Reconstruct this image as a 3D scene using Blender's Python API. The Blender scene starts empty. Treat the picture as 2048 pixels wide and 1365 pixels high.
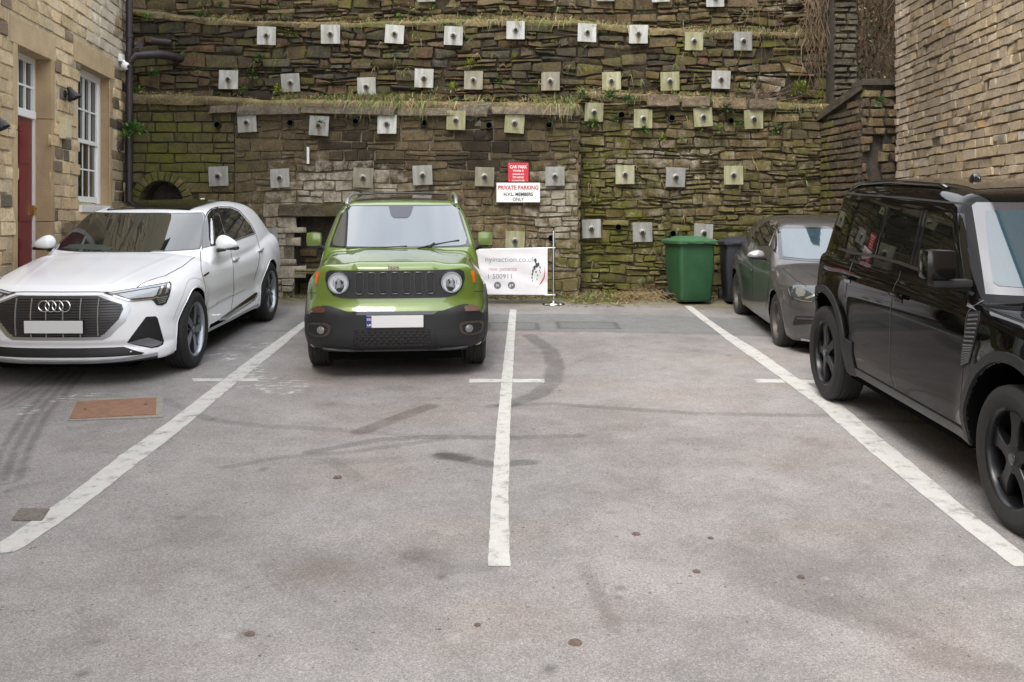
import bpy, bmesh, math, random
import numpy as np
from mathutils import Vector, Matrix
from mathutils.geometry import delaunay_2d_cdt

random.seed(7); rng = np.random.default_rng(7)
S = bpy.context.scene
# ------------------------------------------------------------------ camera, sky, sun, exposure
FP, CX, HY, CZ = 1950.0, 1024.0, 440.0, 1.97      # focal length, centre and level in photo pixels, eye height
SLOPE = 105.0 / 1950.0                            # the yard climbs gently away from the camera
TILT = math.atan(SLOPE)
cam = bpy.data.cameras.new('camera'); camo = bpy.data.objects.new('camera', cam)
S.collection.objects.link(camo); S.camera = camo
camo.location = (0, 0, CZ); camo.rotation_euler = (math.radians(90), 0, 0)
cam.sensor_width = 36; cam.lens = 36 * FP / 2048; cam.shift_y = -(682.5 - HY) / 2048
cam.clip_start = 0.05; cam.clip_end = 400
SUN_EL, SUN_AZ = 52.0, 200.0     # azimuth: light comes from behind the camera, a little left
wd = bpy.data.worlds.new('World'); S.world = wd; wd.use_nodes = True
nt = wd.node_tree; bg = nt.nodes['Background']
sky = nt.nodes.new('ShaderNodeTexSky'); sky.sky_type = 'NISHITA'; sky.sun_disc = False
sky.sun_elevation = math.radians(SUN_EL); sky.sun_rotation = math.radians(SUN_AZ)
sky.air_density = 1.0; sky.dust_density = 3.0; sky.ozone_density = 1.0
tc = nt.nodes.new('ShaderNodeTexCoord')
mpc = nt.nodes.new('ShaderNodeMapping'); mpc.inputs['Scale'].default_value = (1.2, 1.2, 3.2)
nz = nt.nodes.new('ShaderNodeTexNoise'); nz.inputs['Scale'].default_value = 1.6; nz.inputs['Detail'].default_value = 7
rp = nt.nodes.new('ShaderNodeValToRGB')
rp.color_ramp.elements[0].position = .30; rp.color_ramp.elements[0].color = (6.6, 7.2, 8.2, 1)
rp.color_ramp.elements[1].position = .68; rp.color_ramp.elements[1].color = (12.5, 12.6, 12.7, 1)
mx = nt.nodes.new('ShaderNodeMix'); mx.data_type = 'RGBA'; mx.inputs[0].default_value = .80
nt.links.new(tc.outputs['Generated'], mpc.inputs[0]); nt.links.new(mpc.outputs[0], nz.inputs['Vector'])
nt.links.new(nz.outputs[0], rp.inputs[0]); nt.links.new(sky.outputs[0], mx.inputs[6]); nt.links.new(rp.outputs[0], mx.inputs[7])
nt.links.new(mx.outputs[2], bg.inputs[0]); bg.inputs[1].default_value = 0.11
sl = bpy.data.lights.new('sun', 'SUN'); so = bpy.data.objects.new('sun', sl); S.collection.objects.link(so)
sl.energy = 1.1; sl.angle = math.radians(25); sl.color = (1, .95, .88)
a_, e_ = math.radians(SUN_AZ), math.radians(SUN_EL)
sd = Vector((math.sin(a_) * math.cos(e_), math.cos(a_) * math.cos(e_), math.sin(e_)))   # towards the sun
so.rotation_euler = sd.to_track_quat('Z', 'Y').to_euler(); so.location = (0, -6, 14)
S.view_settings.view_transform = 'Standard'; S.view_settings.look = 'None'
S.view_settings.exposure = 1.50; S.view_settings.gamma = 1

# ------------------------------------------------------------------ pixels -> places
def W(px, py, t):            # point at depth t seen at photo pixel (px, py)
    return np.array([(px - CX) / FP * t, t, CZ - (py - HY) / FP * t])
def TG(py): return CZ * FP / (py - 335.0)
def G(px, py, off=0.0):      # point of the sloping ground at that pixel
    p = W(px, py, TG(py)); p[2] += off; return p
def gz(y): return SLOPE * y
def toPX(P):                 # world -> photo pixels
    P = np.asarray(P, float); return CX + P[..., 0] / P[..., 1] * FP, HY - (P[..., 2] - CZ) / P[..., 1] * FP

# ------------------------------------------------------------------ mesh and tag helpers
def mk(name, V, F, mats, smooth=False, parent=None, mi=None, col=None, flt=None, M=None, sharp=None):
    me = bpy.data.meshes.new(name)
    V = np.asarray(V, dtype=float)
    if isinstance(F, np.ndarray): F = F.tolist()
    me.from_pydata(V.tolist(), [], F)
    if not isinstance(mats, (list, tuple)): mats = [mats]
    for m in mats: me.materials.append(m)
    if mi is not None: me.polygons.foreach_set('material_index', np.asarray(mi, dtype=np.int32))
    if smooth:
        me.polygons.foreach_set('use_smooth', np.ones(len(F), dtype=bool))
        if sharp: me.set_sharp_from_angle(angle=math.radians(sharp))
    if col is not None:
        a = me.color_attributes.new('tint', 'FLOAT_COLOR', 'POINT')
        c = np.ones((len(V), 4)); c[:, :np.asarray(col).shape[1]] = col
        a.data.foreach_set('color', c.ravel())
    if flt is not None:
        for k, v in flt.items():
            a = me.attributes.new(k, 'FLOAT', 'POINT'); a.data.foreach_set('value', np.asarray(v, dtype=float))
    me.update()
    o = bpy.data.objects.new(name, me); S.collection.objects.link(o)
    if parent is not None: o.parent = parent
    if M is not None: o.matrix_local = M
    return o
def tag(o, label=None, cat=None, group=None, kind=None):
    if label: o['label'] = label
    if cat: o['category'] = cat
    if group: o['group'] = group
    if kind: o['kind'] = kind
    return o
def empty(name, loc=(0, 0, 0), rot=(0, 0, 0), parent=None, size=.2):
    o = bpy.data.objects.new(name, None); S.collection.objects.link(o)
    o.empty_display_size = size; o.location = loc; o.rotation_euler = rot
    if parent is not None: o.parent = parent
    return o
def copy_tree(o, parent=None):
    c = o.copy(); S.collection.objects.link(c)
    if parent is not None: c.parent = parent
    for ch in [q for q in S.collection.objects if q.parent is o]: copy_tree(ch, c)
    return c

class MB:                     # collects simple solids into one mesh
    def __init__(s): s.V = []; s.F = []; s.n = 0; s.mi = []
    def add(s, V, F, m=0):
        V = np.asarray(V, float); s.V.append(V); s.F += [[i + s.n for i in f] for f in F]; s.mi += [m] * len(F); s.n += len(V); return s
    def box(s, c, d, R=None, m=0, bev=0.0):
        c = np.asarray(c, float); h = np.asarray(d, float) / 2
        if bev <= 0:
            V = np.array([[x, y, z] for x in (-1, 1) for y in (-1, 1) for z in (-1, 1)]) * h
            F = [(0, 1, 3, 2), (4, 6, 7, 5), (0, 4, 5, 1), (2, 3, 7, 6), (0, 2, 6, 4), (1, 5, 7, 3)]
        else:
            bm = bmesh.new(); bmesh.ops.create_cube(bm, size=1)
            for v in bm.verts: v.co = Vector([v.co[i] * 2 * h[i] for i in range(3)])
            bmesh.ops.bevel(bm, geom=bm.edges[:], offset=bev, segments=2, affect='EDGES', profile=.7)
            bm.verts.index_update(); V = np.array([v.co[:] for v in bm.verts]); F = [[v.index for v in f.verts] for f in bm.faces]; bm.free()
        if R is not None: V = V @ np.array(R).T
        return s.add(V + c, F, m)
    def lathe(s, prof, n=24, M=None, m=0, a0=0, a1=2 * math.pi, cap=False):   # profile (r, h) about the local z axis
        full = abs(a1 - a0 - 2 * math.pi) < 1e-6
        k = n if full else n + 1
        an = a0 + (a1 - a0) * np.arange(k) / n; P = np.asarray(prof, float)
        V = np.stack([np.outer(np.cos(an), P[:, 0]), np.outer(np.sin(an), P[:, 0]), np.tile(P[:, 1], (k, 1))], -1).reshape(-1, 3)
        q = len(P); F = []
        for i in range(n):
            j = (i + 1) % k
            for a in range(q - 1): F.append((i * q + a, j * q + a, j * q + a + 1, i * q + a + 1))
        if M is not None: V = (np.c_[V, np.ones(len(V))] @ np.array(M).T)[:, :3]
        return s.add(V, F, m)
    def tube(s, pts, r, n=8, m=0, caps=True):
        P = np.asarray(pts, float); q = len(P); rr = np.ones(q) * r if np.isscalar(r) else np.asarray(r, float)
        T = np.gradient(P, axis=0); T /= np.linalg.norm(T, axis=1)[:, None] + 1e-9
        up = np.array([0, 0, 1.0]) if abs(T[0][2]) < .9 else np.array([1.0, 0, 0])
        V = []
        nrm = np.cross(T[0], up); nrm /= np.linalg.norm(nrm)
        for i in range(q):
            nrm = nrm - T[i] * nrm.dot(T[i]); nrm /= np.linalg.norm(nrm) + 1e-9
            b = np.cross(T[i], nrm)
            for k in range(n):
                a = 2 * math.pi * k / n; V.append(P[i] + rr[i] * (math.cos(a) * nrm + math.sin(a) * b))
        F = [(i * n + k, i * n + (k + 1) % n, (i + 1) * n + (k + 1) % n, (i + 1) * n + k) for i in range(q - 1) for k in range(n)]
        if caps: F += [tuple(range(n))[::-1], tuple((q - 1) * n + k for k in range(n))]
        return s.add(V, F, m)
    def prism(s, poly, h0, h1, M=None, m=0):     # polygon in xy extruded in z
        P = np.asarray(poly, float); n = len(P)
        V = np.r_[np.c_[P, np.full(n, h0)], np.c_[P, np.full(n, h1)]]
        F = [(i, (i + 1) % n, n + (i + 1) % n, n + i) for i in range(n)] + [tuple(range(n))[::-1], tuple(range(n, 2 * n))]
        if M is not None: V = (np.c_[V, np.ones(len(V))] @ np.array(M).T)[:, :3]
        return s.add(V, F, m)
    def build(s, name, mats, parent=None, smooth=False, sharp=35, M=None):
        return mk(name, np.concatenate(s.V), s.F, mats, smooth, parent, s.mi, M=M, sharp=sharp)

def textmesh(txt, size, name, mat, M, parent=None, depth=.001, bold=0.0, align='LEFT', sx=1.0, shear=0.0):
    cu = bpy.data.curves.new(name, 'FONT'); cu.body = txt; cu.size = size; cu.extrude = depth; cu.offset = bold * size
    cu.align_x = align; cu.shear = shear; cu.resolution_u = 3
    t = bpy.data.objects.new(name, cu); S.collection.objects.link(t)
    dg = bpy.context.evaluated_depsgraph_get(); dg.update()
    me = bpy.data.meshes.new_from_object(t.evaluated_get(dg)); S.collection.objects.unlink(t); bpy.data.objects.remove(t)
    me.materials.clear(); me.materials.append(mat)
    me.transform(Matrix.Scale(sx, 4, (1, 0, 0))); me.transform(M)
    o = bpy.data.objects.new(name, me); S.collection.objects.link(o)
    if parent is not None: o.parent = parent
    return o
def pchip(pts):
    P = np.asarray(pts, float); x, y = P[:, 0], P[:, 1]; h = np.diff(x); d = np.diff(y) / h; m = np.zeros(len(x))
    for i in range(1, len(x) - 1):
        if d[i - 1] * d[i] > 0:
            w1, w2 = 2 * h[i] + h[i - 1], h[i] + 2 * h[i - 1]; m[i] = (w1 + w2) / (w1 / d[i - 1] + w2 / d[i])
    m[0], m[-1] = d[0], d[-1]
    xs = np.linspace(x[0], x[-1], 600); k = np.clip(np.searchsorted(x, xs, 'right') - 1, 0, len(h) - 1)
    t = (xs - x[k]) / h[k]
    ys = (2*t**3-3*t**2+1)*y[k] + (t**3-2*t**2+t)*h[k]*m[k] + (-2*t**3+3*t**2)*y[k+1] + (t**3-t**2)*h[k]*m[k+1]
    return lambda q: np.interp(q, xs, ys)
def vnoise(x, y, seed=0):     # cheap smooth value noise
    x = np.asarray(x, float); y = np.asarray(y, float)
    xi = np.floor(x).astype(np.int64); yi = np.floor(y).astype(np.int64); fx = x - xi; fy = y - yi
    fx = fx*fx*(3-2*fx); fy = fy*fy*(3-2*fy)
    def h(a, b):
        v = (a * 374761393 + b * 668265263 + seed * 982451653) & 0x7fffffff; v = ((v ^ (v >> 13)) * 1274126177) & 0x7fffffff
        return ((v ^ (v >> 16)) & 0xffff) / 65535.0
    return (h(xi, yi)*(1-fx) + h(xi+1, yi)*fx)*(1-fy) + (h(xi, yi+1)*(1-fx) + h(xi+1, yi+1)*fx)*fy
def fbm(x, y, seed=0, o=4):
    s = 0; a = .5
    for k in range(o): s = s + a * vnoise(np.asarray(x) * 2**k, np.asarray(y) * 2**k, seed + k * 17); a *= .5
    return s / (1 - .5**o)

# ------------------------------------------------------------------ materials
def srgb(r, g, b):
    f = lambda c: (c / 255) / 12.92 if c / 255 <= .04045 else ((c / 255 + .055) / 1.055) ** 2.4
    return (f(r), f(g), f(b), 1)
def mat(name, col=(.5, .5, .5), rough=.5, metal=0, coat=0, ior=1.5, nscale=0, namp=.0, bump=0, bscale=40, spec=.5, croughness=.03, flake=0, ramp=None):
    m = bpy.data.materials.new(name); m.use_nodes = True; t = m.node_tree; b = t.nodes['Principled BSDF']
    c = tuple(col[:3]) + (1,)
    b.inputs['Base Color'].default_value = c; b.inputs['Roughness'].default_value = rough; b.inputs['Metallic'].default_value = metal
    b.inputs['Coat Weight'].default_value = coat; b.inputs['Coat Roughness'].default_value = croughness; b.inputs['IOR'].default_value = ior
    b.inputs['Specular IOR Level'].default_value = spec
    co = t.nodes.new('ShaderNodeTexCoord')
    if nscale:
        n = t.nodes.new('ShaderNodeTexNoise'); n.inputs['Scale'].default_value = nscale; n.inputs['Detail'].default_value = 6; n.inputs['Roughness'].default_value = .65
        r = t.nodes.new('ShaderNodeMapRange'); r.inputs['From Min'].default_value = .25; r.inputs['From Max'].default_value = .75
        r.inputs['To Min'].default_value = 1 - namp; r.inputs['To Max'].default_value = 1 + namp
        v = t.nodes.new('ShaderNodeMix'); v.data_type = 'RGBA'; v.blend_type = 'MULTIPLY'; v.inputs[0].default_value = 1; v.inputs[6].default_value = c
        t.links.new(co.outputs['Object'], n.inputs['Vector']); t.links.new(n.outputs[0], r.inputs[0]); t.links.new(r.outputs[0], v.inputs[7]); t.links.new(v.outputs[2], b.inputs['Base Color'])
        rr = t.nodes.new('ShaderNodeMapRange'); rr.inputs['To Min'].default_value = max(0, rough - .08 * (namp > 0)); rr.inputs['To Max'].default_value = min(1, rough + .1 * (namp > 0))
        t.links.new(n.outputs[0], rr.inputs[0]); t.links.new(rr.outputs[0], b.inputs['Roughness'])
    if bump:
        n2 = t.nodes.new('ShaderNodeTexNoise'); n2.inputs['Scale'].default_value = bscale; n2.inputs['Detail'].default_value = 5
        bp = t.nodes.new('ShaderNodeBump'); bp.inputs['Strength'].default_value = bump; bp.inputs['Distance'].default_value = .01
        t.links.new(co.outputs['Object'], n2.inputs['Vector']); t.links.new(n2.outputs[0], bp.inputs['Height']); t.links.new(bp.outputs[0], b.inputs['Normal'])
    return m
def tint_mat(name, rough=.9, nscale=(6, 45), namp=(.25, .35), bump=.5, bscale=60, bdist=.012, spec=.25, moss=None, white=None, coord='Object', speck=None, hue=None):
    """base colour from the mesh's own 'tint' attribute, broken up by noise; optional moss and lime layers masked by attributes"""
    m = bpy.data.materials.new(name); m.use_nodes = True; t = m.node_tree; b = t.nodes['Principled BSDF']; L = t.links.new; N = t.nodes.new
    b.inputs['Roughness'].default_value = rough; b.inputs['Specular IOR Level'].default_value = spec
    co = N('ShaderNodeTexCoord'); at = N('ShaderNodeAttribute'); at.attribute_name = 'tint'; cur = at.outputs['Color']
    for sc, am in zip(nscale, namp):
        n = N('ShaderNodeTexNoise'); n.inputs['Scale'].default_value = sc; n.inputs['Detail'].default_value = 5; n.inputs['Roughness'].default_value = .6
        r = N('ShaderNodeMapRange'); r.inputs['From Min'].default_value = .28; r.inputs['From Max'].default_value = .72; r.inputs['To Min'].default_value = 1 - am; r.inputs['To Max'].default_value = 1 + am
        v = N('ShaderNodeMix'); v.data_type = 'RGBA'; v.blend_type = 'MULTIPLY'; v.inputs[0].default_value = 1
        L(co.outputs[coord], n.inputs['Vector']); L(n.outputs[0], r.inputs[0]); L(cur, v.inputs[6]); L(r.outputs[0], v.inputs[7]); cur = v.outputs[2]
    for lay, seed in ((moss, 3.1), (white, 9.7)):
        if not lay: continue
        attr, colr, sc = lay
        a2 = N('ShaderNodeAttribute'); a2.attribute_name = attr
        mp = N('ShaderNodeMapping'); mp.inputs['Location'].default_value = (seed, seed, seed)
        n = N('ShaderNodeTexNoise'); n.inputs['Scale'].default_value = sc; n.inputs['Detail'].default_value = 8; n.inputs['Roughness'].default_value = .72
        ad = N('ShaderNodeMath'); ad.operation = 'ADD'
        r = N('ShaderNodeMapRange'); r.inputs['From Min'].default_value = .92; r.inputs['From Max'].default_value = 1.12
        n3 = N('ShaderNodeTexNoise'); n3.inputs['Scale'].default_value = sc * 5; n3.inputs['Detail'].default_value = 3
        r3 = N('ShaderNodeMapRange'); r3.inputs['To Min'].default_value = .45; r3.inputs['To Max'].default_value = 1.5
        cm = N('ShaderNodeMix'); cm.data_type = 'RGBA'; cm.blend_type = 'MULTIPLY'; cm.inputs[0].default_value = 1; cm.inputs[6].default_value = tuple(colr) + (1,)
        v = N('ShaderNodeMix'); v.data_type = 'RGBA'
        L(co.outputs['Object'], mp.inputs[0]); L(mp.outputs[0], n.inputs['Vector']); L(mp.outputs[0], n3.inputs['Vector']); L(n3.outputs[0], r3.inputs[0]); L(r3.outputs[0], cm.inputs[7])
        L(n.outputs[0], ad.inputs[0]); L(a2.outputs['Fac'], ad.inputs[1]); L(ad.outputs[0], r.inputs[0]); L(r.outputs[0], v.inputs[0]); L(cur, v.inputs[6]); L(cm.outputs[2], v.inputs[7]); cur = v.outputs[2]
    for lay in (hue, speck):
        if not lay: continue
        colr, sc, lo, hi, am = lay
        n = N('ShaderNodeTexNoise'); n.inputs['Scale'].default_value = sc; n.inputs['Detail'].default_value = 7; n.inputs['Roughness'].default_value = .7; L(co.outputs['Object'], n.inputs['Vector'])
        r = N('ShaderNodeMapRange'); r.inputs['From Min'].default_value = lo; r.inputs['From Max'].default_value = hi; r.inputs['To Max'].default_value = am; L(n.outputs[0], r.inputs[0])
        v = N('ShaderNodeMix'); v.data_type = 'RGBA'; v.inputs[7].default_value = tuple(colr) + (1,); L(r.outputs[0], v.inputs[0]); L(cur, v.inputs[6]); cur = v.outputs[2]
    L(cur, b.inputs['Base Color'])
    if bump:
        n2 = N('ShaderNodeTexNoise'); n2.inputs['Scale'].default_value = bscale; n2.inputs['Detail'].default_value = 6; n2.inputs['Roughness'].default_value = .7
        bp = N('ShaderNodeBump'); bp.inputs['Strength'].default_value = bump; bp.inputs['Distance'].default_value = bdist
        L(co.outputs[coord], n2.inputs['Vector']); L(n2.outputs[0], bp.inputs['Height']); L(bp.outputs[0], b.inputs['Normal'])
    return m
# ------------------------------------------------------------------ ground
def bump2(d, w): return np.exp(-(d / w) ** 2)
def seg_dist(X, Y, path):
    best = np.full(X.shape, 1e9)
    for (x0, y0), (x1, y1) in zip(path[:-1], path[1:]):
        dx, dy = x1 - x0, y1 - y0; L2 = dx*dx + dy*dy + 1e-9
        t = np.clip(((X-x0)*dx + (Y-y0)*dy) / L2, 0, 1)
        best = np.minimum(best, np.hypot(X - x0 - t*dx, Y - y0 - t*dy))
    return best
def gpath(pp): return [tuple(G(*p)[:2]) for p in pp]
xs = np.concatenate([np.linspace(-16, -6.3, 8)[:-1], np.arange(-6.3, 5.4, .02), np.linspace(5.4, 16, 8)])
ys = np.concatenate([np.linspace(-18, 3.3, 10)[:-1], 3.3 * 1.0032 ** np.arange(0, 480), np.linspace(15.4, 19, 3)])
X, Y = np.meshgrid(xs, ys)
base = np.array([.222, .207, .200])
tn = fbm(X * 1.3, Y * 1.3, 3); t2 = fbm(X * 6, Y * 6, 11)
t3 = fbm(X * .5 + 7, Y * .5, 13); t4 = fbm(X * 22, Y * 22, 19)
lum = 1 + .34 * (tn - .5) + .30 * (t2 - .5) + .22 * (t3 - .5) + .20 * (t4 - .5)
lum = lum * (1 - .15 * np.clip((Y - 9) / 6, 0, 1))
C = base[None, None] * lum[..., None]
def darken(mask, k, tintc=(1, 1, 1)):
    global C
    f = np.clip(mask, 0, 1)[..., None] * k
    C = C * (1 - f * np.array(tintc))
st = fbm(X * 9, Y * 9, 21)
def skid(pp, w, k, brown=False, rows=0):
    d = seg_dist(X, Y, gpath(pp)); m = np.clip(1.5 - (d / w) ** 2, 0, 1) * (.3 + 1.3 * (st - .15)) * 1.75
    if rows: m = m * (.55 + .45 * np.cos(d * rows))
    darken(m, k, (.85, .95, 1) if brown else (1, 1, 1))
# tyre arcs and oil stains
skid([(1060, 672), (1100, 700), (1112, 735), (1105, 765), (1075, 790), (1010, 812)], .085, .34)
skid([(985, 812), (1100, 808), (1250, 818), (1400, 828), (1640, 832), (1850, 845)], .05, .26)
skid([(620, 905), (760, 880), (880, 874), (1000, 876), (1160, 872)], .05, .30)
skid([(330, 800), (420, 840), (520, 852), (700, 862), (900, 878)], .05, .20)
skid([(720, 865), (790, 838), (860, 812)], .07, .38, True)
skid([(450, 935), (560, 915), (700, 905), (880, 880)], .04, .22)
skid([(890, 910), (925, 918), (985, 930), (1060, 925)], .06, .42)
skid([(890, 912), (925, 915)], .085, .40)
skid([(8, 960), (30, 900), (70, 830), (130, 765), (150, 745)], .12, .36, rows=70)
skid([(0, 815), (60, 780), (120, 740)], .10, .26, rows=70)
skid([(660, 640 + 280), (720, 960)], .05, .15)
skid([(1165, 1130), (1195, 1190), (1230, 1260)], .035, .22, True)
skid([(820, 1110), (900, 1140), (985, 1135)], .05, .15)
skid([(1490, 1160), (1700, 1230), (1850, 1300), (2000, 1350)], .10, .18, True)
skid([(1400, 1090), (1600, 1150), (1800, 1250)], .12, .12, True)
for px, py, rx, ry, k, br in ((660, 810, .16, .14, .35, True), (850, 1105, .10, .08, .42, False), (825, 1120, .3, .14, .16, False), (640, 1135, .12, .14, .22, True),
                              (800, 775, .2, .08, .2, False), (1350, 700, .5, .3, .08, False), (1640, 900, .3, .35, .12, False), (330, 1060, .5, .3, .10, False),
                              (1120, 1050, .16, .12, -.08, True), (1680, 1120, .3, .15, .10, True), (440, 865, .4, .12, .14, True), (520, 665, .3, .2, .15, False), (560, 1290, .3, .1, .10, True), (1450, 650, .5, .16, .25, False)):
    gx, gy, _ = G(px, py); m = np.exp(-((X - gx) / rx) ** 2 - ((Y - gy) / ry) ** 2) * (.3 + 1.3 * (st - .15)); darken(m, k, (.8, .95, 1) if br else (1, 1, 1))
# many faint turning marks and mottled stains
for q in range(26):
    cx_, cy_, R_0, a0 = rng.uniform(-6, 5), rng.uniform(4, 13), rng.uniform(1.5, 5), rng.uniform(0, 6.28)
    aa = np.linspace(a0, a0 + rng.uniform(.3, .9), 7); pth = [(cx_ + R_0 * math.cos(a), cy_ + R_0 * math.sin(a)) for a in aa]
    d = seg_dist(X, Y, pth); darken(np.clip(1.3 - (d / rng.uniform(.03, .09)) ** 2, 0, 1) * np.clip(2.6 * (st - .25), 0, 1.3), rng.uniform(.05, .14), (1, 1, 1))
blot = np.clip((fbm(X * 2.3 + 3, Y * 2.3, 57, 5) - .56) * 6, 0, 1); darken(blot * (.4 + st), .11, (.75, .95, 1))
brn = np.clip((fbm(X * 1.1 + 9, Y * 1.7, 67, 5) - .55) * 5, 0, 1); C = C * (1 - brn[..., None] * .11 * np.array([.2, .6, .85]))
# scattered small spots, as dropped gum, pits and oil
for k in range(240):
    gx, gy = rng.uniform(-5, 5), 3.4 + 9.5 * rng.random() ** 1.3; r = rng.uniform(.010, .03)
    darken(np.exp(-((X - gx) / r) ** 2 - ((Y - gy) / (r * rng.uniform(.7, 1.6))) ** 2), rng.choice([.5, .35, -.30, -.2]), (1, 1, 1))
# newer tarmac strip along the back and the filled trenches in it
def band(y0px, y1px, x0px, x1px, soft=.03):
    ya, yb = TG(y0px), TG(y1px); w = .03 * (fbm(X * 3, X * 0, 5) - .5)
    return np.clip((Y + w - yb) / soft, 0, 1) * np.clip((ya - Y - w) / soft, 0, 1)
sb = band(628, 663, 0, 0); xl = G(1600, 645)[0]
sb = sb * np.clip((3.6 - X) / .3, 0, 1) * np.clip((X + 2.9) / .2, 0, 1)
strip = np.array([.135, .142, .140])
C = C * (1 - .75 * sb[..., None]) + .75 * sb[..., None] * strip * (1 + .3 * (t2 - .5))[..., None]
edge = bump2(Y - TG(663) + .03 * (fbm(X * 3, X * 0, 5) - .5), .022) * (X < 3.5) * (X > -3); darken(edge, .45)
for xa, xb, ya, yb in ((975, 1076, 646, 660), (1118, 1238, 644, 657)):
    t0, t1 = TG(yb), TG(ya); x0, x1 = (xa - CX) / FP * t0, (xb - CX) / FP * t0
    ins = np.maximum(np.maximum(x0 - X, X - x1), np.maximum(t0 - Y, Y - t1))
    darken(bump2(ins, .03), .45); darken((ins < 0) * 1.0, .12)
# worn white paint scuffs
for pp in ([(420, 700), (470, 720), (520, 745)], [(480, 745), (560, 762), (610, 772)], [(20, 832), (110, 800), (170, 790)], [(500, 770), (575, 785)], [(470, 695), (530, 690)]):
    d = seg_dist(X, Y, gpath(pp)); m = np.clip(1.1 - d / .16, 0, 1) * np.clip((fbm(X * 14, Y * 26, 31) - .60) * 9, 0, 1)
    C = C * (1 - .6 * m[..., None]) + .6 * m[..., None] * .62
# damp, mossy dirt along the foot of the wall
foot = np.clip((Y - 13.6 + .7 * (fbm(X * 1.7, Y * 1.7, 41) - .5)) / .5, 0, 1)
C = C * (1 - .55 * foot[..., None]) + .55 * foot[..., None] * np.array([.12, .105, .045]) * (.5 + t2)[..., None]
Z = SLOPE * Y + .010 * (tn - .5) + .002 * (st - .5) - .075 * np.exp(-((X - 3.8) / 1.6) ** 2 - ((Y - 12.6) / 2.2) ** 2)
nx, ny = len(xs), len(ys); idx = np.arange(nx * ny).reshape(ny, nx)
Fq = np.stack([idx[:-1, :-1], idx[:-1, 1:], idx[1:, 1:], idx[1:, :-1]], -1).reshape(-1, 4)
def asphalt():
    m = tint_mat('tarmac', rough=.86, nscale=(70, 190, 480), namp=(.16, .30, .34), bump=.55, bscale=170, bdist=.008, spec=.28)
    t = m.node_tree; b = t.nodes['Principled BSDF']; N = t.nodes.new; L = t.links.new; src = b.inputs['Base Color'].links[0].from_socket
    co = N('ShaderNodeTexCoord')
    for sc, lo, hi in ((130, .82, 1.15), (260, .80, 1.18)):
        vo = N('ShaderNodeTexVoronoi'); vo.inputs['Scale'].default_value = sc; L(co.outputs['Object'], vo.inputs['Vector'])
        bw_ = N('ShaderNodeSeparateColor'); L(vo.outputs['Color'], bw_.inputs[0]); pw = N('ShaderNodeMath'); pw.operation = 'POWER'; pw.inputs[1].default_value = 1.6; L(bw_.outputs[0], pw.inputs[0])
        r = N('ShaderNodeMapRange'); r.inputs['To Min'].default_value = lo + .12; r.inputs['To Max'].default_value = hi + .12; L(pw.outputs[0], r.inputs[0])
        mm = N('ShaderNodeMix'); mm.data_type = 'RGBA'; mm.blend_type = 'MULTIPLY'; mm.inputs[0].default_value = 1; L(src, mm.inputs[6]); L(r.outputs[0], mm.inputs[7]); src = mm.outputs[2]
    # scattered pits and pale chips
    for sc, lo, hi, c in ((34, .70, .735, (.05, .045, .042)), (47, .735, .76, (.48, .45, .42))):
        n = N('ShaderNodeTexNoise'); n.inputs['Scale'].default_value = sc; n.inputs['Detail'].default_value = 2; L(co.outputs['Object'], n.inputs['Vector'])
        r = N('ShaderNodeMapRange'); r.inputs['From Min'].default_value = lo; r.inputs['From Max'].default_value = hi; r.inputs['To Max'].default_value = .7; L(n.outputs[0], r.inputs[0])
        v = N('ShaderNodeMix'); v.data_type = 'RGBA'; v.inputs[7].default_value = c + (1,); L(r.outputs[0], v.inputs[0]); L(src, v.inputs[6]); src = v.outputs[2]
    L(src, b.inputs['Base Color'])
    return m
M_ASPH = asphalt()
gr = mk('ground', np.stack([X, Y, Z], -1).reshape(-1, 3), Fq, M_ASPH, smooth=True, col=np.clip(C, .01, 1).reshape(-1, 3))
tag(gr, kind='structure')
def ground_z(x, y):
    return SLOPE * y + .010 * (fbm(np.asarray(x) * 1.3, np.asarray(y) * 1.3, 3) - .5) + .002 * (fbm(np.asarray(x) * 9, np.asarray(y) * 9, 21) - .5) - .075 * np.exp(-((np.asarray(x) - 3.8) / 1.6) ** 2 - ((np.asarray(y) - 12.6) / 2.2) ** 2)

# painted bay lines: left and right edges traced along their length, each its own sheet
def paint_mat():
    m = bpy.data.materials.new('worn_white_paint'); m.use_nodes = True; t = m.node_tree; b = t.nodes['Principled BSDF']; N = t.nodes.new; L = t.links.new
    co = N('ShaderNodeTexCoord'); n = N('ShaderNodeTexNoise'); n.inputs['Scale'].default_value = 9; n.inputs['Detail'].default_value = 8; n.inputs['Roughness'].default_value = .75
    r = N('ShaderNodeValToRGB'); e = r.color_ramp.elements
    e[0].position = .34; e[0].color = (.22, .205, .195, 1); e[1].position = .47; e[1].color = (.47, .457, .43, 1); q = e.new(.7); q.color = (.54, .525, .495, 1)
    n2 = N('ShaderNodeTexNoise'); n2.inputs['Scale'].default_value = 190; n2.inputs['Detail'].default_value = 3
    mr = N('ShaderNodeMapRange'); mr.inputs['To Min'].default_value = .72; mr.inputs['To Max'].default_value = 1.2
    mm = N('ShaderNodeMix'); mm.data_type = 'RGBA'; mm.blend_type = 'MULTIPLY'; mm.inputs[0].default_value = 1
    bp = N('ShaderNodeBump'); bp.inputs['Strength'].default_value = .3; bp.inputs['Distance'].default_value = .004
    L(co.outputs['Object'], n.inputs['Vector']); L(co.outputs['Object'], n2.inputs['Vector']); L(n.outputs[0], r.inputs[0]); L(n2.outputs[0], mr.inputs[0])
    L(r.outputs[0], mm.inputs[6]); L(mr.outputs[0], mm.inputs[7]); L(mm.outputs[2], b.inputs['Base Color']); L(n2.outputs[0], bp.inputs['Height']); L(bp.outputs[0], b.inputs['Normal'])
    b.inputs['Roughness'].default_value = .7; return m
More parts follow.
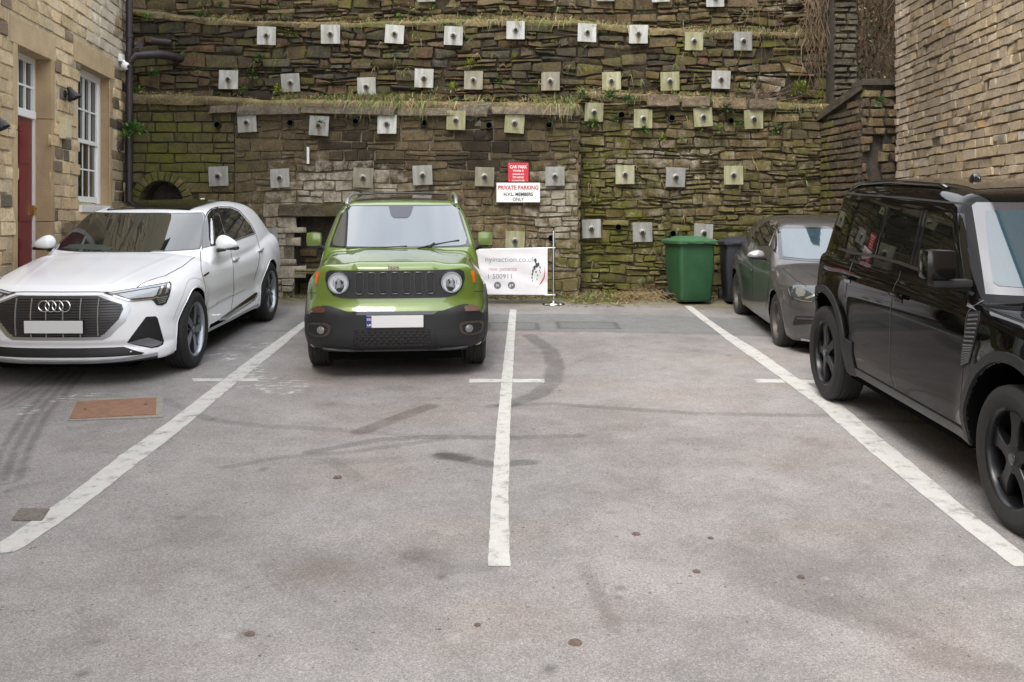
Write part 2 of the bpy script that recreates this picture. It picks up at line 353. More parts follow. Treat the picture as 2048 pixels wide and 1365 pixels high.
M_PAINT = paint_mat()
def bay_line(Lp, Rp, seed, off=.003, wob=.006):
    A = np.array([G(*p)[:2] for p in Lp]); B = np.array([G(*p)[:2] for p in Rp])
    n = max(12, int(np.linalg.norm(A[-1] - A[0]) / .035)); s = np.linspace(0, 1, n)
    def res(P):
        d = np.r_[0, np.cumsum(np.linalg.norm(np.diff(P, axis=0), axis=1))]; d /= d[-1]
        return np.c_[np.interp(s, d, P[:, 0]), np.interp(s, d, P[:, 1])]
    A, B = res(A), res(B); L = np.linalg.norm(A[-1] - A[0]); q = s * L
    A = A + (B - A) * (wob * 14 * (fbm(q * 11, q * 0 + seed, 5) - .5))[:, None]; B = B + (B - A) * (wob * 14 * (fbm(q * 11, q * 0 + seed + 9, 8) - .5))[:, None]
    Mi = (A + B) / 2; P = np.stack([A, Mi, B], 1).reshape(-1, 2)
    V = np.c_[P, ground_z(P[:, 0], P[:, 1]) + off]
    F = []
    for i in range(n - 1):
        for k in (0, 1): a = i * 3 + k; F.append((a, a + 1, a + 4, a + 3))
    o = mk('painted_bay_line', V, F, M_PAINT); tag(o, kind='structure'); return o
bay_line([(0, 1086), (100, 1018), (140, 990), (240, 912), (340, 842), (440, 765), (520, 705), (612, 640)],
         [(0, 1108), (30, 1106), (140, 1034), (240, 955), (365, 858), (460, 778), (540, 714), (612, 652)], 1)
bay_line([(976, 1134), (982, 1000), (994, 850), (1003, 760), (1010, 700), (1016, 650), (1020, 620)],
         [(1020, 1134), (1017, 1000), (1020, 850), (1025, 760), (1028, 700), (1031, 650), (1033, 620)], 2)
bay_line([(2028, 1134), (1900, 1035), (1740, 905), (1640, 815), (1562, 757), (1480, 697), (1430, 655), (1368, 609)],
         [(2048, 1134), (2048, 1108), (1920, 1008), (1800, 908), (1665, 796), (1596, 757), (1510, 694), (1450, 655), (1383, 609)], 3)
bay_line([(383, 758), (448, 758)], [(388, 764), (440, 764)], 4); bay_line([(468, 758), (512, 758)], [(462, 764), (520, 764)], 5)
bay_line([(939, 759), (1003, 759)], [(938, 766), (1002, 766)], 6); bay_line([(1026, 759), (1089, 759)], [(1026, 766), (1089, 766)], 7)
bay_line([(1508, 759), (1562, 759)], [(1514, 766), (1571, 766)], 8); bay_line([(1594, 760), (1690, 761)], [(1603, 767), (1695, 768)], 9)

# rusty inspection cover and a small broken stopcock cover, studs
M_RUST = mat('rusty_steel', (.22, .115, .07), .75, nscale=14, namp=.35, bump=.3, bscale=160)
M_CONC = mat('pale_concrete', (.24, .23, .19), .9, nscale=25, namp=.3, bump=.3, bscale=120)
def gquad(pts, h, inset=0):
    P = np.array([G(*p) for p in pts]); c = P.mean(0); P = c + (P - c) * (1 - inset); return P + np.array([0, 0, h])
mc = empty('manhole_cover', G(230, 820)); tag(mc, 'rusty brown rectangular inspection cover set in the tarmac left of the bay line', 'manhole cover')
def slab(name, P, th, m, parent, loc):
    P = P - np.array(loc); V = np.r_[P, P - np.array([0, 0, th])]
    return mk(name, V, [(0, 1, 2, 3), (4, 7, 6, 5), (0, 4, 5, 1), (1, 5, 6, 2), (2, 6, 7, 3), (3, 7, 4, 0)], m, parent=parent)
loc = G(230, 820)
slab('frame', gquad([(135, 843), (327, 836), (325, 795), (152, 800)], .008), .02, M_CONC, mc, loc)
slab('lid', gquad([(138, 841), (312, 832), (313, 798), (154, 806)], .013), .02, M_RUST, mc, loc)
M_DRUST = mat('dark_rust', (.06, .035, .02), .8)
for (qx, qy) in ((170, 822), (292, 812)): b = MB(); p = G(qx, qy, .013) - loc; b.lathe([(0, .003), (.012, .003), (.014, 0)], 12, Matrix.Translation(p)); b.build('lifting_key_hole', M_DRUST, mc)
sc_ = empty('stopcock_cover', G(60, 1030)); tag(sc_, 'small worn grey stopcock cover beside the near end of the left bay line', 'cover')
slab('lid', gquad([(22, 1042), (84, 1043), (100, 1020), (40, 1019)], .007), .02, mat('cast_iron_worn', (.14, .12, .10), .8, nscale=60, namp=.6, bump=.6, bscale=90), sc_, G(60, 1030))
M_STUD = mat('rust_dark', (.12, .085, .07), .8, nscale=90, namp=.7)
studs = [(675, 956, .032, 'small dark metal stud in the tarmac left of the middle bay line'), (1272, 1070, .028, 'rusty stud in the empty bay, right of the middle line end'),
         (1393, 1145, .024, 'pale rusty stud in the foreground of the empty bay'), (1150, 1287, .034, 'largest rusty stud in the tarmac near the bottom edge'),
         (1602, 1155, .020, 'tiny black stud set in the tarmac toward the right foreground'), (500, 1270, .024, 'faint brown stud in the tarmac at bottom left'), (1421, 1078, .018, 'small dark stud right of the rusty one in the empty bay'),
         (955, 1252, .018, 'tiny dark stud just below the end of the middle line')]
for px, py, r, lab in studs:
    r *= .8; b = MB(); b.lathe([(0, .007), (r * .45, .006), (r * .6, .001), (r * .8, .001), (r, .003), (r * 1.12, -.004)], 18, Matrix.Rotation(TILT, 4, 'X'))
    o = b.build('ground_stud', M_STUD, smooth=True); o.location = G(px, py, .004); tag(o, lab, 'stud', 'metal studs set in the tarmac')
# ------------------------------------------------------------------ stonework
def stonework(name, mapf, u0, u1, zb, zt, ch, ln, m, colf, split=0.0, wob=.0, joint=.012, bulge=.03, jit=.012, skip=None,
              skipb=None, back_d=-.03, seed=1, nu=6, nv=5, rot=.0, rough=.008, pw=6, backcol=(.05, .045, .035), parent=None, bev=.014):
    """mapf(u, z, d) -> world; zb, zt bottom/top functions of u; ch course height range; ln stone length range"""
    R = np.random.default_rng(seed)
    VV, FF, CC, MO, WH = [], [], [], [], []; n = 0
    a = np.linspace(-1, 1, nu); b = np.linspace(-1, 1, nv)
    A, B = np.meshgrid(a, b)
    ring = (np.abs(A) > .999) | (np.abs(B) > .999)
    A2 = np.sign(A) * np.abs(A) ** .75; B2 = np.sign(B) * np.abs(B) ** .75
    gi = np.arange(nu * nv).reshape(nv, nu)
    Fq = np.stack([gi[:-1, :-1], gi[:-1, 1:], gi[1:, 1:], gi[1:, :-1]], -1).reshape(-1, 4)
    H = float(max(zt(u0), zt(u1), zt((u0+u1)/2)) - min(zb(u0), zb(u1)))
    zc = 0.0; ci = 0
    bounds = [0.0]
    while bounds[-1] < H: bounds.append(bounds[-1] + R.uniform(*ch))
    zmin = min(zb(u0), zb(u1))
    def wv(u, k): return wob * 2 * (float(fbm(u * .55, k * 3.7, seed, 3)) - .5) + (wob * .6) * 2 * (float(vnoise(u * 2.1, k * 1.3, seed + 5)) - .5)
    for ci in range(len(bounds) - 1):
        u = u0 - R.uniform(0, ln[0])
        while u < u1:
            L = R.uniform(*ln) if R.random() < .8 else R.uniform(ln[0], (ln[0] + ln[1]) / 2)
            ua, ub = max(u, u0), min(u + L, u1); u += L
            if ub - ua < .05: continue
            za0, za1 = zmin + bounds[ci] + wv(ua, ci), zmin + bounds[ci] + wv(ub, ci)
            zc0, zc1 = zmin + bounds[ci + 1] + wv(ua, ci + 1), zmin + bounds[ci + 1] + wv(ub, ci + 1)
            parts = [(0, 1, ua, ub)]
            if R.random() < split:
                k = R.random() * .3 + .35; parts = [(0, k, ua, ub), (k, 1, ua, ub)]
                if R.random() < .4 and ub - ua > .25:
                    um = ua + (ub - ua) * R.uniform(.35, .65); parts = [(0, k, ua, ub), (k, 1, ua, um), (k, 1, um, ub)]
                elif R.random() < .3 and ub - ua > .25:
                    um = ua + (ub - ua) * R.uniform(.35, .65); parts = [(0, k, ua, um), (0, k, um, ub), (k, 1, ua, ub)]
            for (k0, k1, pa, pb) in parts:
                fa, fb = (pa - ua) / (ub - ua), (pb - ua) / (ub - ua)
                def zz(f, k): lo = za0 + (za1 - za0) * f; hi = zc0 + (zc1 - zc0) * f; return lo + (hi - lo) * k
                q = [[pa, zz(fa, k0)], [pb, zz(fb, k0)], [pb, zz(fb, k1)], [pa, zz(fa, k1)]]
                cu, cz = (pa + pb) / 2, (q[0][1] + q[2][1]) / 2
                top = min(zt(pa), zt(pb)); bot = min(zb(pa), zb(pb))
                if cz > top - .01 or q[2][1] < bot: continue
                for i in (2, 3): q[i][1] = min(q[i][1], zt(q[i][0]) )
                if q[3][1] - q[0][1] < .025 or q[2][1] - q[1][1] < .025: continue
                if (skip is not None and skip(cu, cz)) or (rot > .007 and R.random() < .012): continue
                q = np.array(q); hgt = (q[2, 1] - q[1, 1] + q[3, 1] - q[0, 1]) / 2
                j = joint * R.uniform(.6, 1.4)
                q += np.array([[j, j], [-j, j], [-j, -j], [j, -j]]) * .5
                q += R.normal(0, 1, (4, 2)) * min(jit, hgt * .11)
                es = min(.3, bev * R.uniform(.7, 1.5) / max(.05, pb - pa)); et = min(.34, bev * R.uniform(.7, 1.4) / max(.03, hgt))
                sx_ = np.r_[0, np.linspace(es, 1 - es, nu - 2), 1]; ty_ = np.r_[0, np.linspace(et, 1 - et, nv - 2), 1]
                s_, t_ = np.meshgrid(sx_, ty_)
                U = (q[0, 0]*(1-s_)+q[1, 0]*s_)*(1-t_) + (q[3, 0]*(1-s_)+q[2, 0]*s_)*t_
                Zz = (q[0, 1]*(1-s_)+q[1, 1]*s_)*(1-t_) + (q[3, 1]*(1-s_)+q[2, 1]*s_)*t_
                D = bulge * (1 - .28 * np.abs(2*s_-1) ** pw) * (1 - .28 * np.abs(2*t_-1) ** pw) + R.normal(0, rough * 1.3) + R.normal(0, rot) * A + R.normal(0, rot) * B + R.normal(0, rough, A.shape) * .8
                U = U + np.where(ring, 0, R.normal(0, rough * .4, A.shape)); Zz = Zz + np.where(ring, R.normal(0, jit * .18, A.shape), R.normal(0, rough * .3, A.shape))
                D = np.where(ring, back_d, D)
                P = mapf(U.ravel(), Zz.ravel(), D.ravel())
                c, mo, wh = colf(cu, cz, R)
                VV.append(P); FF.append(Fq + n); n += nu * nv
                CC.append(np.tile(c, (nu * nv, 1))); MO.append(np.full(nu * nv, mo)); WH.append(np.full(nu * nv, wh))
    # bedding behind the stones
    gu = np.linspace(u0, u1, max(6, int((u1 - u0) / .08)))
    for i in range(len(gu) - 1):
        for k in range(40):
            uu = (gu[i] + gu[i + 1]) / 2; zl0 = zb(gu[i]); zl1 = zt(gu[i]) - .02; zr0 = zb(gu[i+1]); zr1 = zt(gu[i+1]) - .02
            f0, f1 = k / 40, (k + 1) / 40; zm = zl0 + (zl1 - zl0) * (f0 + f1) / 2
            if skipb is not None and skipb(uu, zm): continue
            P = mapf(np.array([gu[i], gu[i+1], gu[i+1], gu[i]]), np.array([zl0+(zl1-zl0)*f0, zr0+(zr1-zr0)*f0, zr0+(zr1-zr0)*f1, zl0+(zl1-zl0)*f1]), np.full(4, min(back_d + .012, max(back_d + .003, -.008))))
            VV.append(P); FF.append(np.array([[n, n+1, n+2, n+3]])); n += 4
            CC.append(np.tile(backcol, (4, 1))); MO.append(np.full(4, .1)); WH.append(np.zeros(4))
    return mk(name, np.concatenate(VV), np.concatenate(FF), m, smooth=True, sharp=48, col=np.clip(np.concatenate(CC), .004, 1), flt={'moss': np.concatenate(MO), 'lime': np.concatenate(WH)}, parent=parent)

M_RUB = tint_mat('rubble_stone', rough=.92, nscale=(9, 42, 110), namp=(.42, .50, .35), bump=.95, bscale=60, bdist=.022, moss=('moss', (.120, .118, .022), 3.4), white=('lime', (.42, .38, .31), 6), hue=((.10, .075, .045), 2.2, .45, .75, .55), speck=((.34, .33, .28), 22, .62, .74, .55))
M_BLD = tint_mat('squared_sandstone', rough=.9, nscale=(5, 30, 90), namp=(.18, .24, .12), bump=.55, bscale=45, bdist=.012, moss=('moss', (.10, .10, .03), 2.0), white=('lime', (.5, .46, .38), 4))
def back_map(t, batter=.0, z0=.8):
    return lambda u, z, d: np.stack([np.asarray(u) + 0 * np.asarray(d), t - np.asarray(d) + batter * (np.asarray(z) - z0), np.asarray(z) + 0 * np.asarray(d)], -1)
def ux(px, t): return (px - CX) / FP * t
def zy(py, t): return CZ - (py - HY) / FP * t
def blob(px, py, cx, cy, rx, ry): return math.exp(-((px - cx) / rx) ** 2 - ((py - cy) / ry) ** 2)
BROWN = [(.120, .095, .062), (.145, .105, .068), (.095, .080, .055), (.165, .130, .085), (.075, .068, .052), (.135, .085, .056), (.11, .10, .07)]
GREY = [(.07, .068, .06), (.09, .085, .07), (.055, .055, .05), (.12, .11, .09)]
TAN = [(.22, .18, .10), (.19, .155, .09), (.25, .205, .125), (.17, .145, .085), (.21, .165, .10)]
GRN = [(.15, .145, .05), (.12, .12, .04), (.17, .165, .06), (.10, .105, .04), (.14, .125, .055)]
BROWN = [(a * 1.06, b * .98, c * .92) for a, b, c in BROWN]; TAN = [(a * 1.04, b * .97, c * .92) for a, b, c in TAN]; GREY = [(a * 1.05, b, c * .92) for a, b, c in GREY]
def pick(R, L): c = np.array(L[R.integers(len(L))]); return (c * .72 + np.mean(L, 0) * .28) * R.uniform(.82, 1.2)
def wall_col(t, tier):
    def f(u, z, R):
        px, py = CX + u / t * FP, HY - (z - CZ) / t * FP
        if tier == 1:      # lower left section: green blocks left, black-stained middle, tan toward the foot
            wg = blob(px, py, 340, 320, 130, 140); wb = blob(px, py, 820, 285, 230, 75) + .8 * blob(px, py, 1060, 300, 120, 60)
            c = pick(R, TAN) * .85
            c = c * (1 - .75 * wg) + pick(R, GRN) * .9 * .75 * wg
            wb2 = min(1, wb * 1.5) * np.clip((fbm(u * 1.6, z * 1.6, 55) - .30) * 3.5, 0, 1); c = c * (1 - .80 * wb2) + np.array((.014, .012, .011)) * wb2
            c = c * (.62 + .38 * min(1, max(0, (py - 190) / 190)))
            mo = .27 + .22 * wg + .20 * blob(px, py, 1140, 420, 60, 200) + .1 * R.random()
            if py > 520: mo += .15
            wh = .36 + .27 * blob(px, py, 700, 380, 130, 70) + .34 * blob(px, py, 560, 540, 50, 120) + .22 * blob(px, py, 1110, 400, 60, 120) + .1 * blob(px, py, 900, 330, 300, 60) - .2 * wg - .24 * min(1, wb)
        elif tier == 2:    # lower right section, mossy
            c = pick(R, BROWN + TAN) * 1.1; g = .30
            c = c * (1 - g) + pick(R, GRN) * g * .95
            mo = .36 + .16 * blob(px, py, 1200, 420, 100, 220) + .10 * blob(px, py, 1400, 480, 260, 70) + .12 * R.random() - .12 * blob(px, py, 1380, 320, 150, 60); wh = .33 + .12 * blob(px, py, 1350, 320, 200, 80) + .1 * blob(px, py, 1330, 480, 60, 60)
        elif tier == 3:    # middle tier
            c = pick(R, BROWN) * 1.0; k = min(1, max(0, (px - 1150) / 500))
            if R.random() < .35 * (1 - k): c = pick(R, GREY) * .85
            c = c * (1 + .35 * k); mo = .36 + .12 * R.random() + .05 * k; wh = .20 + .30 * blob(px, py, 1540, 160, 110, 50)
        else:              # top tier
            c = pick(R, BROWN + TAN[:2]) * .95; mo = .36 + .1 * R.random(); wh = .22 + .22 * blob(px, py, 1560, 10, 90, 60)
        return np.array(c) * {1: .80, 2: .82, 3: .74, 4: .80}[tier], mo, wh
    return f

T1, T2, T3, T4 = 14.8, 15.1, 15.45, 15.95
def curve(pts): P = np.array(pts, float); return lambda u: float(np.interp(u, P[:, 0], P[:, 1]))
zt1 = curve([(ux(p, T1), zy(q, T1)) for p, q in ((230, 193), (300, 196), (420, 198), (520, 204), (700, 206), (900, 208), (1100, 212), (1160, 214))])
zt2 = curve([(ux(p, T2), zy(q, T2)) for p, q in ((1100, 186), (1290, 193), (1490, 206), (1600, 214), (1700, 214))])
zg = lambda u: SLOPE * 14.6 - .05
niche = [(ux(x, T1), zy(y, T1)) for x, y in ((588, 433), (668, 600))]
arc = (ux(323, T1), zy(406, T1), .33)
def skipb1(u, z):
    return (niche[0][0] < u < niche[1][0] + .30 and niche[1][1] - .3 < z < niche[0][1]) or (math.hypot(u - arc[0], z - arc[1]) < arc[2] and z > arc[1]) or (abs(u - arc[0]) < arc[2] and arc[1] - .5 < z <= arc[1])
def skip1(u, z):
    if niche[0][0] < u < niche[1][0] + .30 and niche[1][1] - .3 < z < niche[0][1]: return True
    if niche[0][0] - .12 < u < niche[1][0] + .35 and niche[0][1] - .01 < z < niche[0][1] + .2: return True
    d = math.hypot(u - arc[0], z - arc[1]); return (d < arc[2] + .17 and z > arc[1] - .03) or (abs(u - arc[0]) < arc[2] and z <= arc[1] and z > arc[1] - .5)
WN = dict(m=M_RUB)
bw = empty('stone_retaining_wall', (0, T1, .79)); tag(bw, 'lower left stretch of old stone retaining wall with arch and fireplace recess, behind the green car', 'wall', 'terraces of the retaining wall')
def under(o, e): o.parent = e; o.location = -Vector(e.location); return o
# squared blocks at the left, rough blocks in the middle
def part_wall(nm, e, *a, **k): return under(stonework(nm, *a, **k), e)
ua, ub_, uc = ux(225, T1), ux(470, T1), ux(1157, T1)
lime1 = (.16, .14, .10)
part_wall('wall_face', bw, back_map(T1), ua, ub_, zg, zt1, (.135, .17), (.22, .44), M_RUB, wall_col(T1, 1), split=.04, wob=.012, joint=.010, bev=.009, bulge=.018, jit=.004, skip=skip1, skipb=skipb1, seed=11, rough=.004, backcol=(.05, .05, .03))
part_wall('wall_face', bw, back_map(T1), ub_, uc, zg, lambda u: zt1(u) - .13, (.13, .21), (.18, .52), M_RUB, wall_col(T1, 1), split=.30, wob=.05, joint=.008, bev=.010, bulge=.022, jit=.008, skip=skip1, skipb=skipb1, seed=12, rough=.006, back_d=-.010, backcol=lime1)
part_wall('coping', bw, back_map(T1 - .07), ub_ - .4, uc + .03, lambda u: zt1(u) - .16, lambda u: zt1(u), (.15, .18), (.5, 1.5), M_RUB, lambda u, z, R: (pick(R, GREY) * 1.9 * np.array([1.08, 1, .98]), .27, .28), split=.12, wob=.02, bulge=.05, jit=.02, seed=14, rough=.012)
# return face of the thicker left stretch, recess linings, lintel, shelf, arch
b = MB(); zn0, zn1 = niche[1][1], niche[0][1]; un0, un1 = niche[0][0], niche[1][0] + .30
dk = (0)
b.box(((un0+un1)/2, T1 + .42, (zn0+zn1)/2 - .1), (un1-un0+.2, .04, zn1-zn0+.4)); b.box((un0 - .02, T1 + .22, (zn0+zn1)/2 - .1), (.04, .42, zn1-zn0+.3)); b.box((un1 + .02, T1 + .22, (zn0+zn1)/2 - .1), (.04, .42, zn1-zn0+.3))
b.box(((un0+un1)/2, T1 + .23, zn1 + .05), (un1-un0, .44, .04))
M_DKSTONE = mat('dark_stone', (.055, .046, .034), .95, nscale=9, namp=.5, bump=.8, bscale=30)  # one dark stone colour for recess linings, wall cores and the slot
o = b.build('recess', M_DKSTONE); under(o, bw)
def slabstone(name, c, d, m, e, seed=0, col=(.11, .09, .06), moss=.4):
    bm = bmesh.new(); bmesh.ops.create_cube(bm, size=1)
    for v in bm.verts: v.co = Vector([v.co[i] * d[i] for i in range(3)])
    bmesh.ops.subdivide_edges(bm, edges=bm.edges[:], cuts=3, use_grid_fill=True); bmesh.ops.bevel(bm, geom=[q for q in bm.edges if q.calc_face_angle(0) > .5], offset=.012, segments=2, affect='EDGES')
    r = np.random.default_rng(seed); bm.verts.index_update(); V = np.array([v.co[:] for v in bm.verts]); F = [[v.index for v in f.verts] for f in bm.faces]; bm.free()
    V += r.normal(0, .006, V.shape); V += np.array(c)
    o = mk(name, V, F, m, True, col=np.tile(col, (len(V), 1)), flt={'moss': np.full(len(V), moss), 'lime': np.full(len(V), .2)}, sharp=50)
    if e is not None: under(o, e)
    return o
slabstone('lintel', ((un0+un1)/2 - .05, T1 + .09, zn1 + .085), (un1 - un0 + .36, .30, .18), M_RUB, bw, 3, (.085, .072, .05))
slabstone('shelf', ((un0+un1)/2, T1 + .18, zy(544, T1)), (un1 - un0, .38, .07), M_RUB, bw, 4, (.17, .15, .08), .35)
def recess_stones(u0, u1, z0, z1, seed, k): return part_wall('recess_stones', bw, back_map(T1 + .39), u0, u1, lambda u: z0, lambda u: z1, (.08, .13), (.15, .35), M_RUB, lambda u, z, R: (pick(R, TAN) * k, .35, .3), split=.1, wob=.02, seed=seed)
recess_stones(un0, un1, zy(544, T1) - .6, zy(500, T1), 31, .55)
cm, sm = MB(), 0
VV, FF, CC = [], [], []; n = 0
R_ = np.random.default_rng(5); K = 13
for k in range(K):
    a0, a1 = math.pi * (k + .04) / K, math.pi * (k + .96) / K; r0, r1 = arc[2], arc[2] + .15 + R_.uniform(-.01, .015)
    for (ra, rb, dd) in ((r0, r1, R_.uniform(.015, .03)),):
        q = [(ra, a0, dd - .02), (ra, a1, dd - .02), (rb, a1, dd - .02), (rb, a0, dd - .02), (ra + .015, a0 + .02, dd), (ra + .015, a1 - .02, dd), (rb - .015, a1 - .02, dd), (rb - .015, a0 + .02, dd), (ra, a0, -.2), (ra, a1, -.2), (rb, a1, -.2), (rb, a0, -.2)]
        VV += [[arc[0] + r * math.cos(an), T1 - d, arc[1] + r * math.sin(an)] for r, an, d in q]
        FF += [[i + n for i in f] for f in ((4, 5, 6, 7), (0, 1, 5, 4), (1, 2, 6, 5), (2, 3, 7, 6), (3, 0, 4, 7), (8, 9, 1, 0), (9, 10, 2, 1), (10, 11, 3, 2), (11, 8, 0, 3))]
        CC += [list(pick(R_, GRN + TAN) * .8)] * 12; n += 12
o = mk('arch', VV, FF, M_RUB, col=np.array(CC), flt={'moss': np.full(n, .5), 'lime': np.full(n, .2)}); under(o, bw)
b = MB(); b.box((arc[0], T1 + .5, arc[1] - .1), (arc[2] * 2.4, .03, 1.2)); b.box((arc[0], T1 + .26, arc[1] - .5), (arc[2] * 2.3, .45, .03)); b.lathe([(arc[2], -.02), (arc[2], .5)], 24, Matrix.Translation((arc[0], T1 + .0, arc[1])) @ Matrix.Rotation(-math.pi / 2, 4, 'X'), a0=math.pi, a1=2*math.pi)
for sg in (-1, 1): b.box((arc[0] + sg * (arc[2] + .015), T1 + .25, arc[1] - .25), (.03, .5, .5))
under(b.build('arch_recess', M_DKSTONE), bw)
part_wall('return_face', bw, lambda u, z, d: np.stack([uc + np.asarray(d), np.asarray(u) + 0 * d, np.asarray(z) + 0 * d], -1), T1, T2 + .05, zg, lambda u: zt1(uc) - .02, (.13, .2), (.2, .35), M_RUB, wall_col(T1, 1), wob=0, seed=41)

bw2 = empty('stone_retaining_wall', (ux(1400, T2), T2, .79)); tag(bw2, 'lower right stretch of mossy rubble retaining wall behind the wheelie bins', 'wall', 'terraces of the retaining wall')
def skip2(u, z): return False
part_wall('wall_face', bw2, back_map(T2), uc - .1, ux(1668, T2), zg, lambda u: zt2(u) - .0, (.075, .145), (.12, .44), M_RUB, wall_col(T2, 2), split=.33, wob=.07, joint=.006, bev=.012, bulge=.030, jit=.011, seed=13, rough=.009, rot=.008, back_d=-.014, backcol=(.07, .06, .03))
for k, (xa, xb) in enumerate(((1292, 1357), (1361, 1418), (1422, 1490), (1494, 1550))):
    z = zy(204 + 2 * k, T2); slabstone('coping_stone', ((ux(xa, T2) + ux(xb, T2)) / 2, T2 - .02, z), (ux(xb, T2) - ux(xa, T2) - .02, .24, .17), M_RUB, bw2, 50 + k, np.array([(.22, .17, .12), (.20, .16, .11), (.23, .17, .11), (.18, .14, .10)][k]), .2)

zt3 = curve([(ux(p, T3), zy(q, T3)) for p, q in ((200, 22), (280, 24), (400, 40), (500, 46), (700, 50), (900, 44), (1150, 46), (1300, 62), (1500, 68), (1700, 72))])
bw3 = empty('stone_retaining_wall', (ux(950, T3), T3, 3.6)); tag(bw3, 'middle terrace of dark dry-stone retaining wall above the weedy ledge', 'wall', 'terraces of the retaining wall')
part_wall('wall_face', bw3, back_map(T3), ux(215, T3), ux(1672, T3), lambda u: 3.45, zt3, (.07, .15), (.14, .50), M_RUB, wall_col(T3, 3), split=.33, wob=.085, joint=.008, bev=.013, bulge=.036, jit=.015, seed=15, rough=.011, rot=.011, back_d=-.018, backcol=(.035, .03, .02))
bw4 = empty('stone_retaining_wall', (ux(950, T4), T4, 5.1)); tag(bw4, 'topmost visible terrace of dry-stone retaining wall, cut off by the top edge', 'wall', 'terraces of the retaining wall')
part_wall('wall_face', bw4, back_map(T4), ux(215, T4), ux(1672, T4), lambda u: 4.8, lambda u: 7.6, (.08, .16), (.15, .50), M_RUB, wall_col(T4, 4), split=.32, wob=.06, joint=.008, bev=.013, bulge=.032, jit=.013, seed=16, rough=.01, rot=.01, back_d=-.016, backcol=(.04, .034, .022))

# soil on the ledges (real ledges, filling between the terraces)
M_SOIL = tint_mat('ledge_soil', rough=.95, nscale=(5, 30), namp=(.4, .5), bump=.9, bscale=40, bdist=.03)
def ledge(name, ztf, y0, y1, u0, u1, seed, over=.06, thick=.10, col=(.16, .125, .065)):
    n = int((u1 - u0) / .06); us = np.linspace(u0, u1, n); rows = []
    prof = [(-over, -thick), (-over * 1.3, -thick * .3), (-over * .8, .01), (.05, .05), ((y1 - y0) * .6, .06), (y1 - y0 + .03, .09)]
    for k, (dy, dz) in enumerate(prof):
        nn = fbm(us * 4, us * 0 + k * .7, seed, 4) - .5
        rows.append(np.stack([us, y0 + dy + nn * .07, np.array([ztf(q) for q in us]) + dz + nn * .07], -1))
    V = np.concatenate(rows); F = []
    for k in range(len(prof) - 1):
        for i in range(n - 1): F.append((k*n+i, k*n+i+1, (k+1)*n+i+1, (k+1)*n+i))
    c = np.array(col) * (.55 + .9 * fbm(V[:, 0] * 3, V[:, 1] * 9, seed + 3))[:, None]
    g = np.clip((fbm(V[:, 0] * 1.5, V[:, 1] * 3, seed + 8) - .5) * 5, 0, 1)[:, None]; c = c * (1 - g * .6) + np.array([.10, .115, .025]) * g * .6
    o = mk(name, V, F, M_SOIL, True, col=c); tag(o, kind='structure'); return o
ledge('ledge_soil', zt1, T1, T3, ux(225, T1), uc, 61)
ledge('ledge_soil', zt2, T2, T3, uc, ux(1680, T2), 62, over=.02, thick=.05)
ledge('ledge_soil', zt3, T3, T4, ux(215, T3), ux(1672, T3), 63, over=.05, thick=.07)
# hillside behind and above everything
xs_ = np.linspace(-14, 16, 61); ys_ = np.linspace(16.0, 34, 30); HX, HYY = np.meshgrid(xs_, ys_)
HZ = np.where(HX < 4.9, 7.4, 3.2) + (HYY - 16.0) * np.where(HX < 4.9, .55, 1.15) + 1.0 * (fbm(HX * .6, HYY * .6, 71) - .5)
HZ = np.where(HYY < 16.3, HZ - .3, HZ)
hi = np.arange(61 * 30).reshape(30, 61); hF = np.stack([hi[:-1, :-1], hi[:-1, 1:], hi[1:, 1:], hi[1:, :-1]], -1).reshape(-1, 4)
hc = np.array([.06, .05, .028]) * (.6 + .8 * fbm(HX * 2, HYY * 2, 73))[..., None]
o = mk('hillside', np.stack([HX, HYY, HZ], -1).reshape(-1, 3), hF, M_SOIL, True, col=hc.reshape(-1, 3)); tag(o, kind='structure')
# stepped buttress of thin dark stones and the sloping return wall at the right
TB = 15.0; bu = empty('stone_buttress', (ux(1688, TB), TB, 3.4)); tag(bu, 'tall narrow buttress of thin dark stacked stones left of the bare creepers', 'buttress')
def butt_col(u, z, R): return pick(R, GREY) * 1.15 + np.array([.012, .008, 0]), .22, .32
zbt = lambda u: 3.2
part_wall('wall_face', bu, back_map(TB), ux(1668, TB), ux(1714, TB), zbt, lambda u: 7.5, (.075, .115), (.14, .36), M_RUB, butt_col, wob=.012, joint=.012, bulge=.04, jit=.01, seed=18, rough=.008)
b = MB(); b.box(((ux(1668, TB)+ux(1714, TB))/2, TB + .5, 5.3), (ux(1714, TB)-ux(1668, TB)-.02, .9, 4.2)); under(b.build('core', M_DKSTONE), bu)
b = MB(); b.box((ux(1655, T4), T4 - .2, 5.9), (.16, .5, 3.3)); under(b.build('plastered_edge', mat('old_render', (.20, .16, .12), .9, nscale=6, namp=.4, bump=.5)), bu)

RW0 = np.array([ux(1641, 15.05), 15.05]); RW1 = np.array([4.95, 13.75]); rl = np.linalg.norm(RW1 - RW0); rd = (RW1 - RW0) / rl; rn = np.array([-abs(rd[1]), -rd[0] * (1 if rd[1] < 0 else -1)])
rn = np.array([rd[1], -rd[0]]);  rn = rn if rn[0] < 0 else -rn
rw = empty('return_wall', (RW0[0], RW0[1], .8)); tag(rw, 'dark sloping-topped return wall joining the terraces to the building at right', 'wall')
rmap = lambda u, z, d: np.stack([RW0[0] + np.asarray(u) * rd[0] + np.asarray(d) * rn[0], RW0[1] + np.asarray(u) * rd[1] + np.asarray(d) * rn[1], np.asarray(z) + 0 * np.asarray(d)], -1)
zr = lambda u: 3.50 + (3.80 - 3.50) * u / rl
def rcol(u, z, R): return pick(R, BROWN) * (.75 + .3 * R.random()), .28 + .25 * (1 if u < .35 else 0) + .1 * max(0, 2 - z), .2
